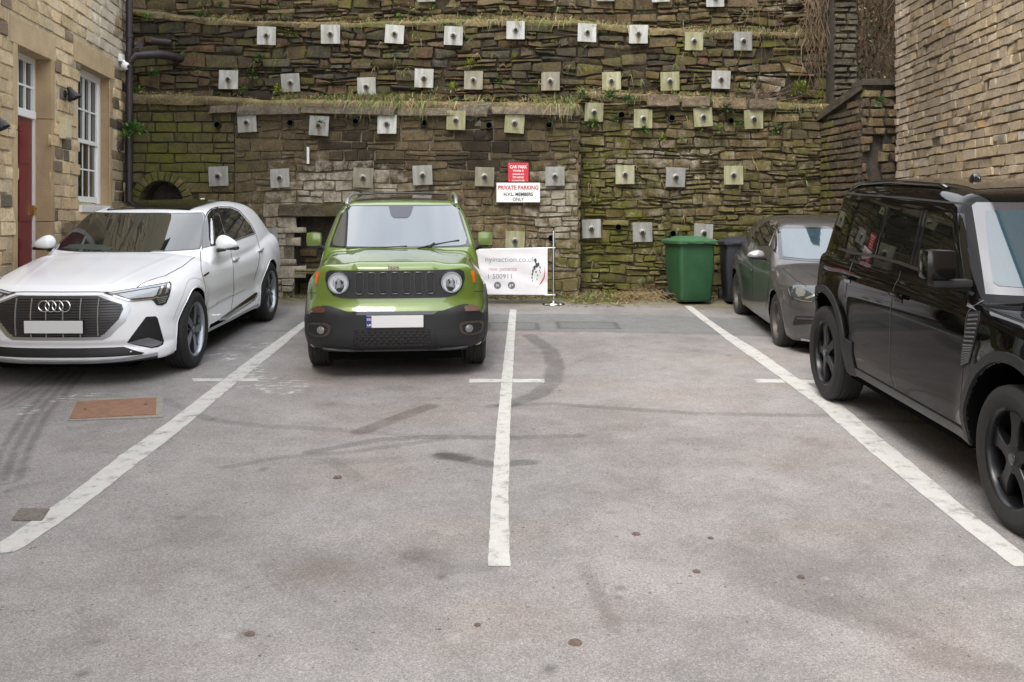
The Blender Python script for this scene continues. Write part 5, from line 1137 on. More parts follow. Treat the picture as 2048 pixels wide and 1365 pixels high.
        c.patch('side_marker', mk_, 'front', OR, off=.012, grid=.02, rim=.02)
    # lower intakes
    c.patch('upper_slot', [(-.40, .640), (.40, .640), (.34, .610), (-.34, .610)], 'front', M_GBLK, off=.014, rim=.01)
    it = c.patch('lower_grille', [(-.36, .475), (.32, .475), (.33, .345), (.24, .325), (-.28, .325), (-.37, .345)], 'front', M_GBLK, off=.016)[0]
    b = MB()
    for row in range(5):
        for k in range(12):
            xx = -.32 + k * .055 + (row % 2) * .027; zz = .348 + row * .026
            if xx > .30: continue
            P = c.loc(xx, zz, 'front'); hx = [(xx + .03 * math.cos(math.pi/3*i), zz + .014 * math.sin(math.pi/3*i)) for i in range(7)]
            b.tube([(q[0], P[1] - .018, q[1]) for q in hx], .0028, 4, caps=False)
    b.build('mesh', M_BPL, it)
    for sx in (-1, 1): c.patch('tow_cover', [(sx * .37 , .475), (sx * .56, .475), (sx * .56, .36), (sx * .53, .335), (sx * .38, .335)], 'front', M_BPL, off=.022, rim=.02)
    c.strip('bumper_lip', [(-.66, .30), (-.3, .285), (.3, .285), (.66, .30)], .03, 'front', M_BPL, off=.03, rim=.03)
    plate(c, 0.0, .555, .52, .111, blue=True, off=.022)
    P = c.loc(0, 1.040, 'front')
    Mx = Matrix.Translation((-.068, P[1] - .012, 1.026)) @ Matrix.Rotation(math.radians(70), 4, 'X'); textmesh('Jeep', .062, 'bonnet_badge', mat('badge_dull_metal', (.16, .12, .10), .35, metal=.3), Mx, c.root, .004, .03)
    # mirrors
    for sx in (-1, 1):
        b = MB(); b.box((sx * .895, 1.36, 1.215), (.160, .13, .150), bev=.052); m_ = b.build('door_mirror', M_GREEN, c.root, smooth=True)
        b = MB(); b.box((sx * .875, 1.38, 1.138), (.12, .10, .03), bev=.01); b.tube([(sx * .76, 1.42, 1.10), (sx * .86, 1.39, 1.13)], .028, 8); b.build('mirror_arm', M_BPL, m_, smooth=True)
    # black roof with rails
    c.patch('roof_panel', [(-.50, 1.93), (.50, 1.93), (.52, 2.4), (.50, 3.7), (-.50, 3.7), (-.52, 2.4)], 'top', M_GBLK, off=.004, grid=.08)
    for sx in (-1, 1):
        b = MB(); P = [c.loc(sx * (.60 - (.01 if y > 3 else 0)), y, 'top') + np.array([0, 0, h_]) for y, h_ in ((1.86, .0), (1.95, .035), (2.1, .055), (2.6, .06), (3.3, .055), (3.55, .03), (3.62, 0))]
        b.tube(P, .019, 8); b.build('roof_rail', M_SIL, c.root, smooth=True)
    b = MB(); b.tube([(-.50, 2.12, 1.66), (-.25, 2.10, 1.675), (.25, 2.10, 1.675), (.50, 2.12, 1.66)], .012, 6); b.build('sunroof_deflector', M_BPL, c.root)
    def spk(b, r1, f, A):
        for k in range(5):
            for s_ in (-1, 1): spoke_solid(b, [(.05, s_ * .012), (.05, s_ * .040), (r1, s_ * .075), (r1, s_ * .035)][::s_], lambda r: np.full(len(r), f) + .0, lambda r: np.full(len(r), f - .03), A, k, 5, chamf=.006)
        hubcap(b, A, f + .004, .05)
    for y in (.80, 3.37):
        for sx in (-1, 1): wheel(c, sx * .755, y, .345, .215, .225, spk, mat('black_alloy', (.02, .02, .02), .3, metal=.5) if (y, sx) == (.80, -1) else bpy.data.materials['black_alloy'], side=sx, ang=20 * sx, tyre=M_TYRED if y < 1 else None)
    return c
green = green_car()
# ================================================================== white electric estate-bodied SUV
AP = dict(L=4.90, arches=[(.92, .37, .415), (3.85, .37, .415)], wi=.62, flare=.030, flw=.13,
  Wp=[(0, .88), (.3, .91), (.8, .930), (1.5, .930), (2.5, .935), (3.4, .938), (4.2, .93), (4.6, .90), (4.95, .86)],
  g=[(.15, .10), (.25, .05), (.36, .045), (.50, .045), (.62, .02), (.72, .0), (.84, .005), (.93, .02), (1.02, .045), (1.1, .075), (1.25, .12)],
  Tc=[(-.1, .80), (0, .825), (.08, .87), (.3, .935), (.7, 1.005), (1.1, 1.065), (1.4, 1.10), (1.9, 1.06), (3.0, 1.08), (4.0, 1.12), (4.6, 1.12), (4.9, 1.06)],
  cr=[(0, 0), (.3, .004), (.5, .016), (.62, .026), (.75, .045), (.85, .09), (.93, .16), (1.0, .3)],
  F0=[(.1, .12), (.22, .02), (.30, .0), (.36, .03), (.42, .005), (.6, .0), (.72, .015), (.80, .04), (.87, .10), (1.0, .25)],
  FK=[(0, 0), (.25, .012), (.45, .045), (.6, .10), (.72, .18), (.82, .29), (.90, .43), (.98, .65)],
  R0=[(.1, .12), (.4, 0), (.8, 0), (1.1, .10)], RK=[(0, 0), (.5, .04), (.75, .14), (.95, .38)],
  hb=[(.5, .905), (.98, .895), (1.08, .865), (1.2, .81), (1.35, .735), (1.48, .665), (1.6, .57)], taper=[(0, .0), (1.4, .0), (2.4, .0), (3.4, .02), (4.2, .075), (4.8, .16)],
  Rf=[(1.4, 1.30), (1.85, 1.42), (2.15, 1.485), (2.5, 1.535), (2.9, 1.555), (3.3, 1.565), (3.9, 1.53), (4.5, 1.43)], rc=.06,
  WK=[(0, 0), (.25, .02), (.45, .065), (.6, .13), (.72, .22), (.85, .40), (.95, .6)], ws=((1.33, 1.085), (2.12, 1.475)), bl=((4.78, 1.10), (4.30, 1.46)), zbot=[(0, .215), (.45, .20), (.9, .20), (3.9, .20), (4.9, .28)],
  k=dict(st=.06, f=.045, rs=.11, ws=.025, u=.015, gr=.06))
def aex(b, ax, y, z):
    # waist crease shadow: bodyside scooped below the shoulder, sill swelling out again
    d = .022 * np.exp(-((z - .52) / .10) ** 2) * np.exp(-((y - 2.4) / .8) ** 4)
    hoodl = -.003 * np.exp(-((ax - (.40 + .16 * np.clip(y, 0, 1.3))) / .03) ** 2) * np.clip((z - .85) / .05, 0, 1) * (y < 1.4)
    return b + d * (ax > .6) + hoodl
AP['extra'] = aex
M_WHT = mat('white_paint', (.88, .89, .92), .22, coat=.6)
def white_car():
    c = Car(make_field(AP), 4.90, 1.99, 1.63, -4.062, 8.70, -.35, AP['arches'])
    r = c.root = empty('parked_car'); r.matrix_world = c.M; tag(r, 'large white electric car with silver-framed grille beside the left building', 'car', 'cars parked in the yard')
    c.body('body', [M_WHT, M_DARK], h=.015, classify=classify_dark(AP)); underbody(c, .15, 4.7, .62, .2, .5)
    GLD = mat('windscreen_glass_dark', (.012, .016, .014), .02, ior=2.0); SG = mat('tinted_side_glass', (.012, .014, .015), .03, ior=1.9)
    # windscreen
    ws = c.patch('windscreen', [(-.745, 1.115), (-.4, 1.105), (.4, 1.105), (.745, 1.115), (.745, 1.15), (.635, 1.43), (.60, 1.455), (-.60, 1.455), (-.635, 1.43), (-.745, 1.15)], 'front', GLD, off=.003, grid=.035)[0]
    c.strip('windscreen_seal', [(-.755, 1.11), (-.4, 1.10), (.4, 1.10), (.755, 1.11), (.75, 1.15), (.645, 1.435), (.605, 1.462), (-.605, 1.462), (-.645, 1.435), (-.75, 1.15)], .022, 'front', M_GBLK, off=.003, closed=True)
    dsh = [(-.66, 1.118), (-.1, 1.113), (-.06, 1.13), (-.16, 1.155), (-.35, 1.165), (-.58, 1.155)]
    c.patch('dashboard_cowl', dsh, 'front', mat('dash_grey_green', (.045, .06, .055), .3), off=.005, grid=.04, parent=ws)
    for k, (x, z) in enumerate(((-.60, 1.43), (-.585, 1.40), (-.57, 1.365))):
        pass
    # side glass, traced on the near side and mirrored
    c.patch('side_window', [(405, 498), (408.5, 449), (415.5, 429), (423, 420), (434, 417), (454, 485.5)], 'px', SG, off=.004, mirror=True, grid=.05)
    c.patch('side_window', [(438.5, 416.5), (462, 417.2), (477, 423.7), (499, 448.8), (509, 466), (483, 475), (458.5, 485)], 'px', SG, off=.004, mirror=True, grid=.05)
    c.strip('window_trim', [(404, 500), (407, 449), (414, 427), (423, 418), (437, 414.5), (462, 415), (478, 421.5), (501, 447.8), (511.5, 467), (483, 477), (456, 487.5)], .012, 'px', M_GBLK, off=.005, mirror=True)
    c.strip('door_pillar', [(436.5, 417), (456.5, 486)], .045, 'px', M_GBLK, off=.005, mirror=True)
    # seams: doors, bonnet
    c.strip('door_gap', [(459, 487), (466, 530), (468, 580), (462, 622)], .008, 'px', M_SEAM, mirror=True)
    c.strip('door_gap', [(401, 503), (402, 540), (410, 570), (414, 620), (413, 660)], .008, 'px', M_SEAM, mirror=True)
    c.strip('door_gap', [(512, 470), (520, 500), (517, 530), (508, 560)], .008, 'px', M_SEAM, mirror=True)
    c.strip('bonnet_gap', [(-.62, .838), (-.3, .850), (.3, .850), (.62, .838)], .007, 'front', M_SEAM)
    c.strip('bonnet_gap', [(.64, .22), (.77, .6), (.80, 1.0), (.79, 1.40)], .007, 'top', M_SEAM, mirror=True)
    # lamps
    HLD = mat('headlamp_housing', (.03, .035, .04), .12, coat=1); HLC = mat('headlamp_clear_white', (.42, .45, .48), .2, coat=1)
    hl = [(207, 587), (244, 581), (281, 575), (339, 564.2), (342.8, 569), (342, 577), (338, 593), (332, 607), (324, 611.5), (313, 611), (306.5, 603), (302, 600.5), (267.7, 603.6), (256.4, 602.9), (232, 594.8)]
    for o in c.patch('headlight', hl, 'px', HLD, off=.006, grid=.03, mirror=True):
        pass
    hs = [q for q in S.collection.objects if q.name.startswith('headlight') and q.parent is r]
    near, far = hs[0], hs[1]
    def two(nm, pts, m, off):
        a = c.patch(nm, pts, 'px', m, off=off, grid=.02, parent=near)[0]; m_ = mirror_obj(a); m_.parent = far
    two('lamp_lens', [(236, 590), (284, 581), (318, 575.5), (312, 590), (306, 594), (262, 598), (254, 597)], HLC, .008)
    two('light_bar', [(228, 591.5), (256, 599.5), (268, 600.8), (302, 597), (314, 593.5), (315, 595.5), (303, 599.5), (268, 603), (255, 602), (226, 593)], M_CHR, .010)
    two('light_bar', [(216, 587.3), (250, 582), (300, 573.5), (330, 569), (330, 571.5), (300, 576.5), (250, 585), (222, 589)], HLC, .009)
    two('light_blade', [(322, 574), (326, 573), (321, 588), (316, 591)], M_CHR, .011); two('light_blade', [(334, 570), (338.5, 569), (334.5, 585), (330, 588)], M_CHR, .011)
    for k in range(4): two('light_blade', [(312 + k * 1.2, 596 + k * 3.4), (334 - k * 1.3, 592.5 + k * 3.4), (333.5 - k * 1.3, 594 + k * 3.4), (313 + k * 1.2, 597.6 + k * 3.4)], M_SIL, .011)
    # corner intake
    it = c.patch('corner_intake', [(292, 634), (311, 633), (315, 637), (319.5, 653), (327.5, 682), (325.5, 690), (316, 694.7), (303, 697), (274, 691.5), (254, 685.5), (262, 674)], 'px', M_SLOT, off=.004, grid=.03, mirror=True)
    a = c.patch('intake_blade', [(257, 685.5), (278, 679.5), (297, 675.5), (312, 680), (323.5, 684), (321, 690), (303, 695), (276, 690)], 'px', mat('matt_silver_grey', (.22, .225, .24), .4, metal=.4), off=.010, grid=.03, parent=it[0])[0]; m_ = mirror_obj(a); m_.parent = it[1]
    # octagonal grille
    def octg(s, dz=0): return [(x * s, .63 + (z - .63) * s + dz) for x, z in [(-.355, .812), (.355, .812), (.565, .735), (.58, .69), (.545, .60), (.43, .475), (.375, .447), (-.375, .447), (-.43, .475), (-.545, .60), (-.58, .69), (-.565, .735)]]
    sur = c.patch('grille_frame', octg(1.085, -.006), 'front', M_SIL, off=.004, grid=.04, rim=.02)[0]
    gi = c.patch('grille', octg(.985, .006), 'front', mat('grille_grey', (.075, .072, .075), .35, metal=.5), off=.008, grid=.04, rim=.02, parent=sur)[0]
    b = MB()
    for k in range(15):
        z = .462 + k * .0236; hw = np.interp(z, [.447, .475, .60, .69, .735, .812], [.37, .42, .535, .565, .55, .345])
        P, _ = c.proj([(x, z) for x in np.linspace(-hw, hw, 15)], 'front'); P = P + np.array([0, -.013, 0]); b.tube(P, .0042, 4)
    b.build('grille_slats', mat('slat_black', (.012, .012, .013), .35), gi)
    b = MB()
    for x, z0, z1 in ((-.36, .47, .80), (-.215, .455, .80), (-.075, .45, .70), (.075, .45, .70), (.225, .455, .80), (.375, .47, .80)):
        P, _ = c.proj([(x, z) for z in np.linspace(z0, z1, 6)], 'front'); P = P + np.array([0, -.019, 0]); b.tube(P, .0065, 5)
    b.build('grille_bars', M_SIL, gi)
    for k in range(4):
        cx, cz = (k - 1.5) * .062, .735; P = c.loc(cx, cz, 'front'); A = Matrix.Translation((cx, P[1] - .028 - .001 * (k % 2), cz)) @ Matrix.Rotation(math.pi / 2, 4, 'X'); b = MB()
        b.lathe([(.048 + .0065 * math.cos(a), .0055 * math.sin(a)) for a in np.linspace(0, 2 * math.pi, 9)], 30, A); b.build('badge_ring', M_CHR, gi, smooth=True)
    plate(c, 0, .553, .52, .111, off=.034)
    P, _ = c.proj([(x, .452) for x in np.linspace(-.04, .06, 6)], 'front')
    # lower intake and lip
    c.patch('lower_intake', [(-.56, .352), (.56, .352), (.72, .285), (.70, .272), (-.70, .272), (-.72, .285)], 'front', M_SLOT, off=.004)
    c.strip('silver_lip', [(-.80, .262), (-.6, .248), (-.3, .238), (.3, .238), (.6, .248), (.80, .262)], .030, 'front', M_SIL, off=.020, rim=.03)
    c.strip('lower_lip', [(-.80, .235), (-.4, .218), (.4, .218), (.80, .235)], .03, 'front', M_BPL, off=.010, rim=.03)
    # side lower insert, sill
    si = c.patch('side_insert', [(440.5, 637), (478, 609), (512, 584.5), (514.5, 587), (509, 596), (478, 616), (455, 632)], 'px', M_GBLK, off=.004, mirror=True, grid=.04)
    c.strip('side_trim', [(439, 641), (456, 634), (480, 618), (510, 598), (516, 585)], .018, 'px', M_SIL, off=.006, mirror=True)
    c.strip('sill_line', [(1.36, .27), (2.4, .26), (3.40, .27)], .03, 'side', M_SIL, off=.006, mirror=True)
    c.patch('wing_badge', [(406, 552.5), (408, 549.5), (416, 544.5), (418, 545.5), (416.5, 548.5), (408.5, 553.5)], 'px', mat('badge_black_red', (.10, .015, .012), .2), off=.006, mirror=True, grid=.02)
    for (px_, py_) in ((469.5, 519), (519.5, 500.5)):
        P = c.loc(px_, py_)
        for sx in (-1, 1):
            b = MB(); b.box((sx * (P[0] + .018), P[1], P[2] + .006), (.022, .20, .030), bev=.010); b.build('door_handle', M_WHT, c.root, smooth=True)
        c.patch('handle_recess_shade', [(P[1] - .075, P[2] - .035), (P[1] + .075, P[2] - .035), (P[1] + .085, P[2] - .005), (P[1] - .085, P[2] - .005)], 'side', mat('recess_shade_grey', (.35, .36, .38), .4) if 'recess_shade_grey' not in bpy.data.materials else bpy.data.materials['recess_shade_grey'], off=.002, mirror=True, rim=.004)  # flat grey patch, the shade below each handle put into the colour
    # arch edge
    for (yw, zw, Ra) in AP['arches']:
        path = [(yw + (Ra + .008) * math.cos(a), zw + (Ra + .008) * math.sin(a)) for a in np.linspace(-.3, math.pi + .3, 34)]
        c.strip('wheel_arch_edge', path, .012, 'side', M_WHT, off=.006, mirror=True, rim=.02)
        path = [(yw + (Ra + .095) * math.cos(a), zw + (Ra + .095) * math.sin(a)) for a in np.linspace(.35, math.pi - .35, 24)]
        c.strip('arch_crease_shade', path, .010, 'side', mat('crease_shade_grey', (.50, .51, .53), .4) if 'crease_shade_grey' not in bpy.data.materials else bpy.data.materials['crease_shade_grey'], off=.0015, mirror=True)  # flat grey band painting the crease's shade round the arch
    # mirrors
    for sx in (-1, 1):
        bm = bmesh.new(); bmesh.ops.create_uvsphere(bm, u_segments=20, v_segments=12, radius=1)
        for v in bm.verts:
            x, y, z = v.co; w_ = 1 - .30 * (x * 1 + 0) ; v.co = Vector((sx * (.985 + .12 * x), 1.86 + .085 * y * (1 - .25 * x), 1.145 + .085 * (z if z > -.45 else -.45 + (z + .45) * .3) * (1 - .42 * max(x, -.6)) - .012 * x))
        bm.verts.index_update(); V = [v.co[:] for v in bm.verts]; F = [[v.index for v in f.verts] for f in bm.faces]; bm.free(); m_ = mk('door_mirror', V, F, M_WHT, True, c.root)
        b = MB(); b.box((sx * 1.0, 1.87, 1.095), (.20, .11, .035), bev=.015); b.tube([(sx * .86, 1.88, 1.07), (sx * .96, 1.87, 1.085)], .022, 8); b.build('mirror_base', M_GBLK, m_, smooth=True)
    c.patch('panoramic_roof', [(-.46, 2.24), (.46, 2.24), (.50, 2.6), (.47, 3.6), (-.47, 3.6), (-.50, 2.6)], 'top', M_GBLK, off=.012, grid=.07, rim=.02)
    b = MB(); b.prism([(3.95, 0), (4.18, 0), (4.16, .05), (4.08, .055)], -.012, .012, Matrix.Translation((0, 0, 1.51)) @ Matrix(((0, 0, 1, 0), (1, 0, 0, 0), (0, 1, 0, 0), (0, 0, 0, 1)))); b.build('roof_aerial', M_WHT, c.root)
    for sx in (-1, 1):
        c.patch('tail_light', [(sx * .4, .93), (sx * .72, .95), (sx * .72, 1.01), (sx * .4, .99)], 'rear', mat('tail_red', (.3, .01, .01), .2) if 'tail_red' not in bpy.data.materials else bpy.data.materials['tail_red'], off=.008)
    def spk(b, r1, f, A):
        for k in range(5):
            # broad blade with dark pocket beside a thin spoke
            spoke_solid(b, [(.055, -.030), (.055, .030), (r1 * .55, .050), (r1 - .004, .078), (r1 - .004, -.012), (r1 * .5, -.026)][::-1], lambda r: f - .02 * (r / r1 - .3) ** 2 * 6 * 0 + .006 * np.sin(r / r1 * 3), lambda r: np.full(len(r), f - .04), A, k, 5, m=1, face_m=0, chamf=.005)
            spoke_solid(b, [(.05, .006), (.05, .020), (r1, .020), (r1, .004)][::-1], lambda r: np.full(len(r), f - .006), lambda r: np.full(len(r), f - .04), A, k + .42, 5, m=1, face_m=1, chamf=.003)
        b.lathe([(.0, f + .002), (.060, f + .002), (.066, f - .006), (.066, f - .04)], 28, A, m=1); hubcap(b, A, f + .008, .03, m=0)
    rims = [mat('diamond_cut_alloy', (.33, .35, .38), .3, metal=.8), mat('graphite_alloy', (.07, .075, .085), .3, metal=.7)]
    for y in (.92, 3.85):
        for sx in (-1, 1): wheel(c, sx * .838, y, .378, .25, .262, spk, rims, side=sx, ang=8 if y < 2 else 40, tyre=M_TYRE)
    return c
white = white_car()

# ================================================================== tall black off-roader
DP = dict(L=4.55, arches=[(.845, .42, .485), (3.867, .42, .485)], wi=.64, flare=.025, flw=.12,
  Wp=[(0, .90), (.3, .935), (.8, .955), (2, .955), (4, .955), (4.3, .94), (4.6, .90)],
  g=[(.25, .06), (.40, .03), (.55, .0), (.95, .0), (1.08, .008), (1.17, .028), (1.25, .05), (1.4, .08)],
  Tc=[(-.1, 1.08), (0, 1.10), (.12, 1.15), (.4, 1.185), (1.0, 1.205), (1.3, 1.215), (1.6, 1.23), (2.4, 1.255), (4.5, 1.27), (4.74, 1.26)],
  cr=[(0, 0), (.4, .005), (.55, .01), (.62, .03), (.7, .045), (.85, .055), (.95, .09), (1.0, .2)],
  F0=[(.1, .15), (.35, .02), (.5, .0), (.7, .02), (1.0, .05), (1.15, .12), (1.3, .3)], FK=[(0, 0), (.4, .01), (.65, .05), (.8, .12), (.9, .25), (1.0, .45)],
  R0=[(.1, .15), (.5, 0), (1.0, .02), (1.27, .05)], RK=[(0, 0), (.5, .02), (.7, .07), (.82, .17), (.92, .33), (1.0, .5)],
  hb=[(.9, .925), (1.2, .905), (1.27, .890), (1.5, .845), (1.7, .80), (1.8, .765), (1.95, .68)], taper=[(0, .0), (1.4, .0), (3.0, 0), (3.6, .02), (4.5, .10)],
  Rf=[(1.4, 1.70), (1.72, 1.775), (1.95, 1.835), (2.3, 1.87), (3.2, 1.88), (4.0, 1.865), (4.4, 1.82)], rc=.05,
  WK=[(0, 0), (.3, .01), (.5, .03), (.65, .06), (.75, .10), (.85, .17), (.95, .3)], ws=((1.25, 1.20), (1.76, 1.76)), bl=((4.50, 1.2), (4.24, 1.8)), zbot=[(0, .38), (.45, .33), (.9, .31), (3.9, .31), (4.74, .42)],
  k=dict(st=.05, f=.05, rs=.14, ws=.025, u=.012, gr=.20))
M_BLACK = mat('black_paint', (.003, .0026, .0024), .04, ior=1.29)
M_DIRTY = mat('dusty_black', (.022, .02, .018), .35, nscale=8, namp=.4)
M_BLKC = mat('black_mirror_paint', (.004, .004, .004), .12, coat=.3, ior=1.45)
def black_car():
    c = Car(make_field(DP), 4.55, 2.06, 1.95, 3.66, 4.45, .75, DP['arches'])
    r = c.root = empty('parked_car'); r.matrix_world = c.M; tag(r, 'tall glossy black off-roader with black wheels, nearest car at the right', 'car', 'cars parked in the yard')
    c.body('body', [M_BLACK, M_DARK], h=.018, classify=classify_dark(DP)); underbody(c, .15, 4.4, .65, .3, .6)
    GL = mat('windscreen_glass_sky', (.025, .050, .065), .03, ior=2.05); SG = mat('privacy_glass', (.004, .005, .004), .02, ior=1.5); FR = mat('frit_grey', (.035, .033, .04), .10, ior=2.2)
    c.patch('windscreen_surround', [(-.83, 1.215), (.83, 1.215), (.73, 1.725), (.70, 1.745), (-.70, 1.745), (-.73, 1.725)], 'front', FR, off=.003, grid=.04)
    ws = c.patch('windscreen', [(-.775, 1.275), (-.74, 1.255), (.74, 1.255), (.775, 1.275), (.775, 1.30), (.68, 1.68), (.66, 1.70), (-.66, 1.70), (-.68, 1.68), (-.775, 1.30)], 'front', GL, off=.006, grid=.04, smooth_out=2)[0]
    for x0 in (-.52, .12):
        b = MB(); P = [c.loc(x0 + d, z, 'front') + np.array([0, -.018, 0]) for d, z in ((0, 1.23), (.2, 1.245), (.5, 1.27))]; b.tube(P, .010, 6); b.build('wiper', M_BPL, ws)
    st = c.strip('steering_wheel', [(.33 + .17 * math.cos(a) - .70 * 1, 1.30 + .085 * math.sin(a)) for a in np.linspace(.2, math.pi - .2, 14)], .018, 'front', mat('pale_reflection_grey', (.25, .27, .28), .3), off=.008, parent=ws)
    SW = [[(1677, 493), (1690, 440), (1702, 404), (1772, 414.5), (1749, 507.5)], [(1780, 415.5), (1842, 421), (1819, 528), (1756, 510)], [(1857, 423.5), (1929, 428), (1933, 470), (1941, 540), (1945, 572), (1834, 535)]]
    for q in SW: c.patch('side_window', q, 'px', SG, off=.003, mirror=True, grid=.05)
    for q in ([(1776, 414), (1752, 510)], [(1845.5, 420), (1822, 532)], [(1853, 421), (1830, 534)]): c.strip('window_pillar', q, .022, 'px', M_GBLK, off=.006, mirror=True)
    c.strip('belt_trim', [(1677, 497), (1711, 507), (1752, 513), (1800, 526), (1852, 545), (1900, 566), (1948, 590)], .022, 'px', mat('satin_black_trim', (.02, .02, .022), .3), off=.006, mirror=True)
    c.strip('roof_gutter', [(1.80, 1.735), (2.6, 1.745), (4.3, 1.745)], .014, 'side', M_SEAM, off=.002, mirror=True)
    # gaps
    c.strip('door_gap', [(1711, 509), (1700, 540), (1693, 575), (1690, 600)], .009, 'px', mat('gap_highlight', (.035, .033, .03), .4), mirror=True)
    c.strip('door_gap', [(2.48, 1.24), (2.50, .9), (2.50, .5), (2.48, .38)], .008, 'side', bpy.data.materials['gap_highlight'], mirror=True)
    c.strip('door_gap', [(1.40, 1.18), (1.41, .8), (1.42, .38)], .008, 'side', bpy.data.materials['gap_highlight'], mirror=True)
    c.strip('bonnet_gap', [(.86, .1), (.89, .6), (.885, 1.25)], .008, 'top', M_SEAM, mirror=True)
    # wing vent with louvres
    vt = c.patch('wing_vent', [(1938, 625), (1961, 623), (1960, 640), (1948, 692), (1939, 727), (1922, 736), (1924, 700)], 'px', M_SLOT, off=.004, mirror=True, grid=.04)
    P = [c.loc(x, y) for x, y in ((1938, 625), (1961, 623), (1922, 733), (1939, 725))]
    for sx, par in ((1, vt[0]), (-1, vt[1])):
        b = MB()
        for k in range(15):
            f = (k + .5) / 15; a_, b2 = P[0] * (1 - f) + P[2] * f, P[1] * (1 - f) + P[3] * f
            q_ = lambda s_: (1938 * (1 - s_) + 1961 * s_, 625 - 2 * s_) if f < 0 else None
            L_ = np.array([(1938.5, 628), (1927, 690), (1923, 733)]); R_ = np.array([(1960, 626), (1948, 692), (1939, 725)]); t_ = f * 2; i_ = min(1, int(t_)); w_ = t_ - i_
            pl_, pr_ = L_[i_] * (1 - w_) + L_[i_ + 1] * w_, R_[i_] * (1 - w_) + R_[i_ + 1] * w_; PP_, _ = c.proj([pl_ + (pr_ - pl_) * s_ for s_ in (.08, .5, .92)], 'px'); PP_[:, 0] -= .006
            if sx < 0: PP_[:, 0] *= -1
            b.tube(PP_, .0065, 5)
        b.build('vent_louvres', mat('louvre_grey', (.07, .07, .075), .4) if 'louvre_grey' not in bpy.data.materials else bpy.data.materials['louvre_grey'], par)
    # arches and sills in plastic
    for i, (yw, zw, Ra) in enumerate(DP['arches']):
        path = [(yw + (Ra + .038) * math.cos(a), zw + (Ra + .038) * math.sin(a)) for a in np.linspace(-.22, math.pi + .2, 36)]
        c.strip('wheel_arch_trim', path, .058, 'side', M_BPL, off=.012, mirror=True, rim=.03)
    sl = c.patch('sill_trim', [(1.34, .33), (3.36, .33), (3.34, .40), (1.36, .40)], 'side', M_DIRTY, off=.010, mirror=True)
    c.patch('rear_quarter_trim', [(3.22, .33), (3.42, .33), (3.40, .62), (3.22, .60)], 'side', M_BPL, off=.012, mirror=True)
    # door handles
    for (y, z) in ((2.38, 1.07), (3.38, 1.09)):
        P = c.loc(y, z, 'side')
        for sx in (-1, 1):
            b = MB(); b.box((sx * (P[0] + .022), y, z + .01), (.028, .20, .034), bev=.010); o = b.build('door_handle', M_BLACK, c.root, smooth=True)
            b = MB(); b.box((sx * (P[0] + .004), y, z - .012), (.006, .13, .055), bev=.002); b.build('handle_cup', M_GBLK, o)
    # mirrors
    for sx in (-1, 1):
        b = MB(); b.box((sx * 1.085, 1.50, 1.385), (.185, .14, .185), bev=.045); m_ = b.build('door_mirror', M_BLKC, c.root, smooth=True)
        b = MB(); b.box((sx * 1.0, 1.51, 1.27), (.24, .09, .045), bev=.015); b.tube([(sx * .87, 1.52, 1.23), (sx * .95, 1.51, 1.255)], .03, 8); b.build('mirror_arm', M_BPL, m_, smooth=True)
    # roof: rails and fin
    for sx in (-1, 1):
        b = MB(); P = [c.loc(sx * .70, y, 'top') + np.array([0, 0, h_]) for y, h_ in ((2.22, .0), (2.32, .022), (3.2, .026), (3.80, .022), (3.92, 0))]; b.tube(P, .016, 8); b.build('roof_rail', M_GBLK, c.root, smooth=True)
    b = MB(); P = c.loc(-.32, 2.62, 'top'); b.lathe([(.045 * math.sin(a), .045 * math.cos(a)) for a in np.linspace(0, math.pi / 2, 8)], 16, Matrix.Translation((P[0], P[1], P[2] - .002)) @ Matrix.Diagonal((.6, 1.7, 1.25, 1))); b.build('roof_aerial', M_GBLK, c.root, smooth=True)
    c.patch('roof_panel', [(-.62, 2.0), (.62, 2.0), (.62, 3.0), (.62, 4.0), (-.62, 4.0), (-.62, 3.0)], 'top', M_GBLK, off=.003, grid=.12)
    # front face, for other viewpoints
    gp = c.patch('grille', [(-.52, .98), (.52, .98), (.50, .80), (-.50, .80)], 'front', M_SLOT, off=.006)[0]
    c.patch('bumper_lower', [(-.86, .62), (.86, .62), (.80, .42), (-.80, .42)], 'front', M_BPL, off=.012, rim=.03)
    for sx in (-1, 1):
        c.patch('headlight', [(sx * .58, 1.03), (sx * .86, 1.04), (sx * .88, .86), (sx * .58, .84)], 'front', M_LENS_ if False else bpy.data.materials['headlamp_reflector'], off=.010)
        c.patch('tail_light', [(sx * .70, 1.10), (sx * .80, 1.10), (sx * .80, .88), (sx * .70, .88)], 'rear', bpy.data.materials['tail_red'], off=.008)
    plate(c, 0, .60, .52, .111, off=.03)
    def spk(b, r1, f, A):
        for k in range(5):
            spoke_solid(b, [(.055, -.038), (.055, .038), (r1 * .45, .032), (r1 * .72, .042), (r1 + .004, .072), (r1 + .004, -.072), (r1 * .72, -.042), (r1 * .45, -.032)][::-1],
                        lambda r: f + .012 - .02 * (r / r1), lambda r: np.full(len(r), f - .05), A, k, 5, chamf=.009)
        b.lathe([(.0, f + .010), (.05, f + .010), (.082, f + .004), (.086, f - .05)], 28, A)
        for k in range(5):
            th = 2 * math.pi * (k + .5) / 5; b.lathe([(.0, f + .010), (.010, f + .010), (.012, f + .002)], 8, A @ Matrix.Translation((.056 * math.cos(th), .056 * math.sin(th), 0)))
        hubcap(b, A, f + .016, .034, m=1)
    rims = [mat('gloss_black_alloy', (.006, .006, .007), .28, ior=1.4), mat('hub_cap_dark', (.02, .03, .03), .08, coat=1)]
    for y in (.845, 3.867):
        for sx in (-1, 1): wheel(c, sx * .848, y, .397, .255, .268, spk, rims, side=sx, ang=-70 if y < 2 else -56, tyre=M_TYRE, dish=.012)
    return c
black = black_car()

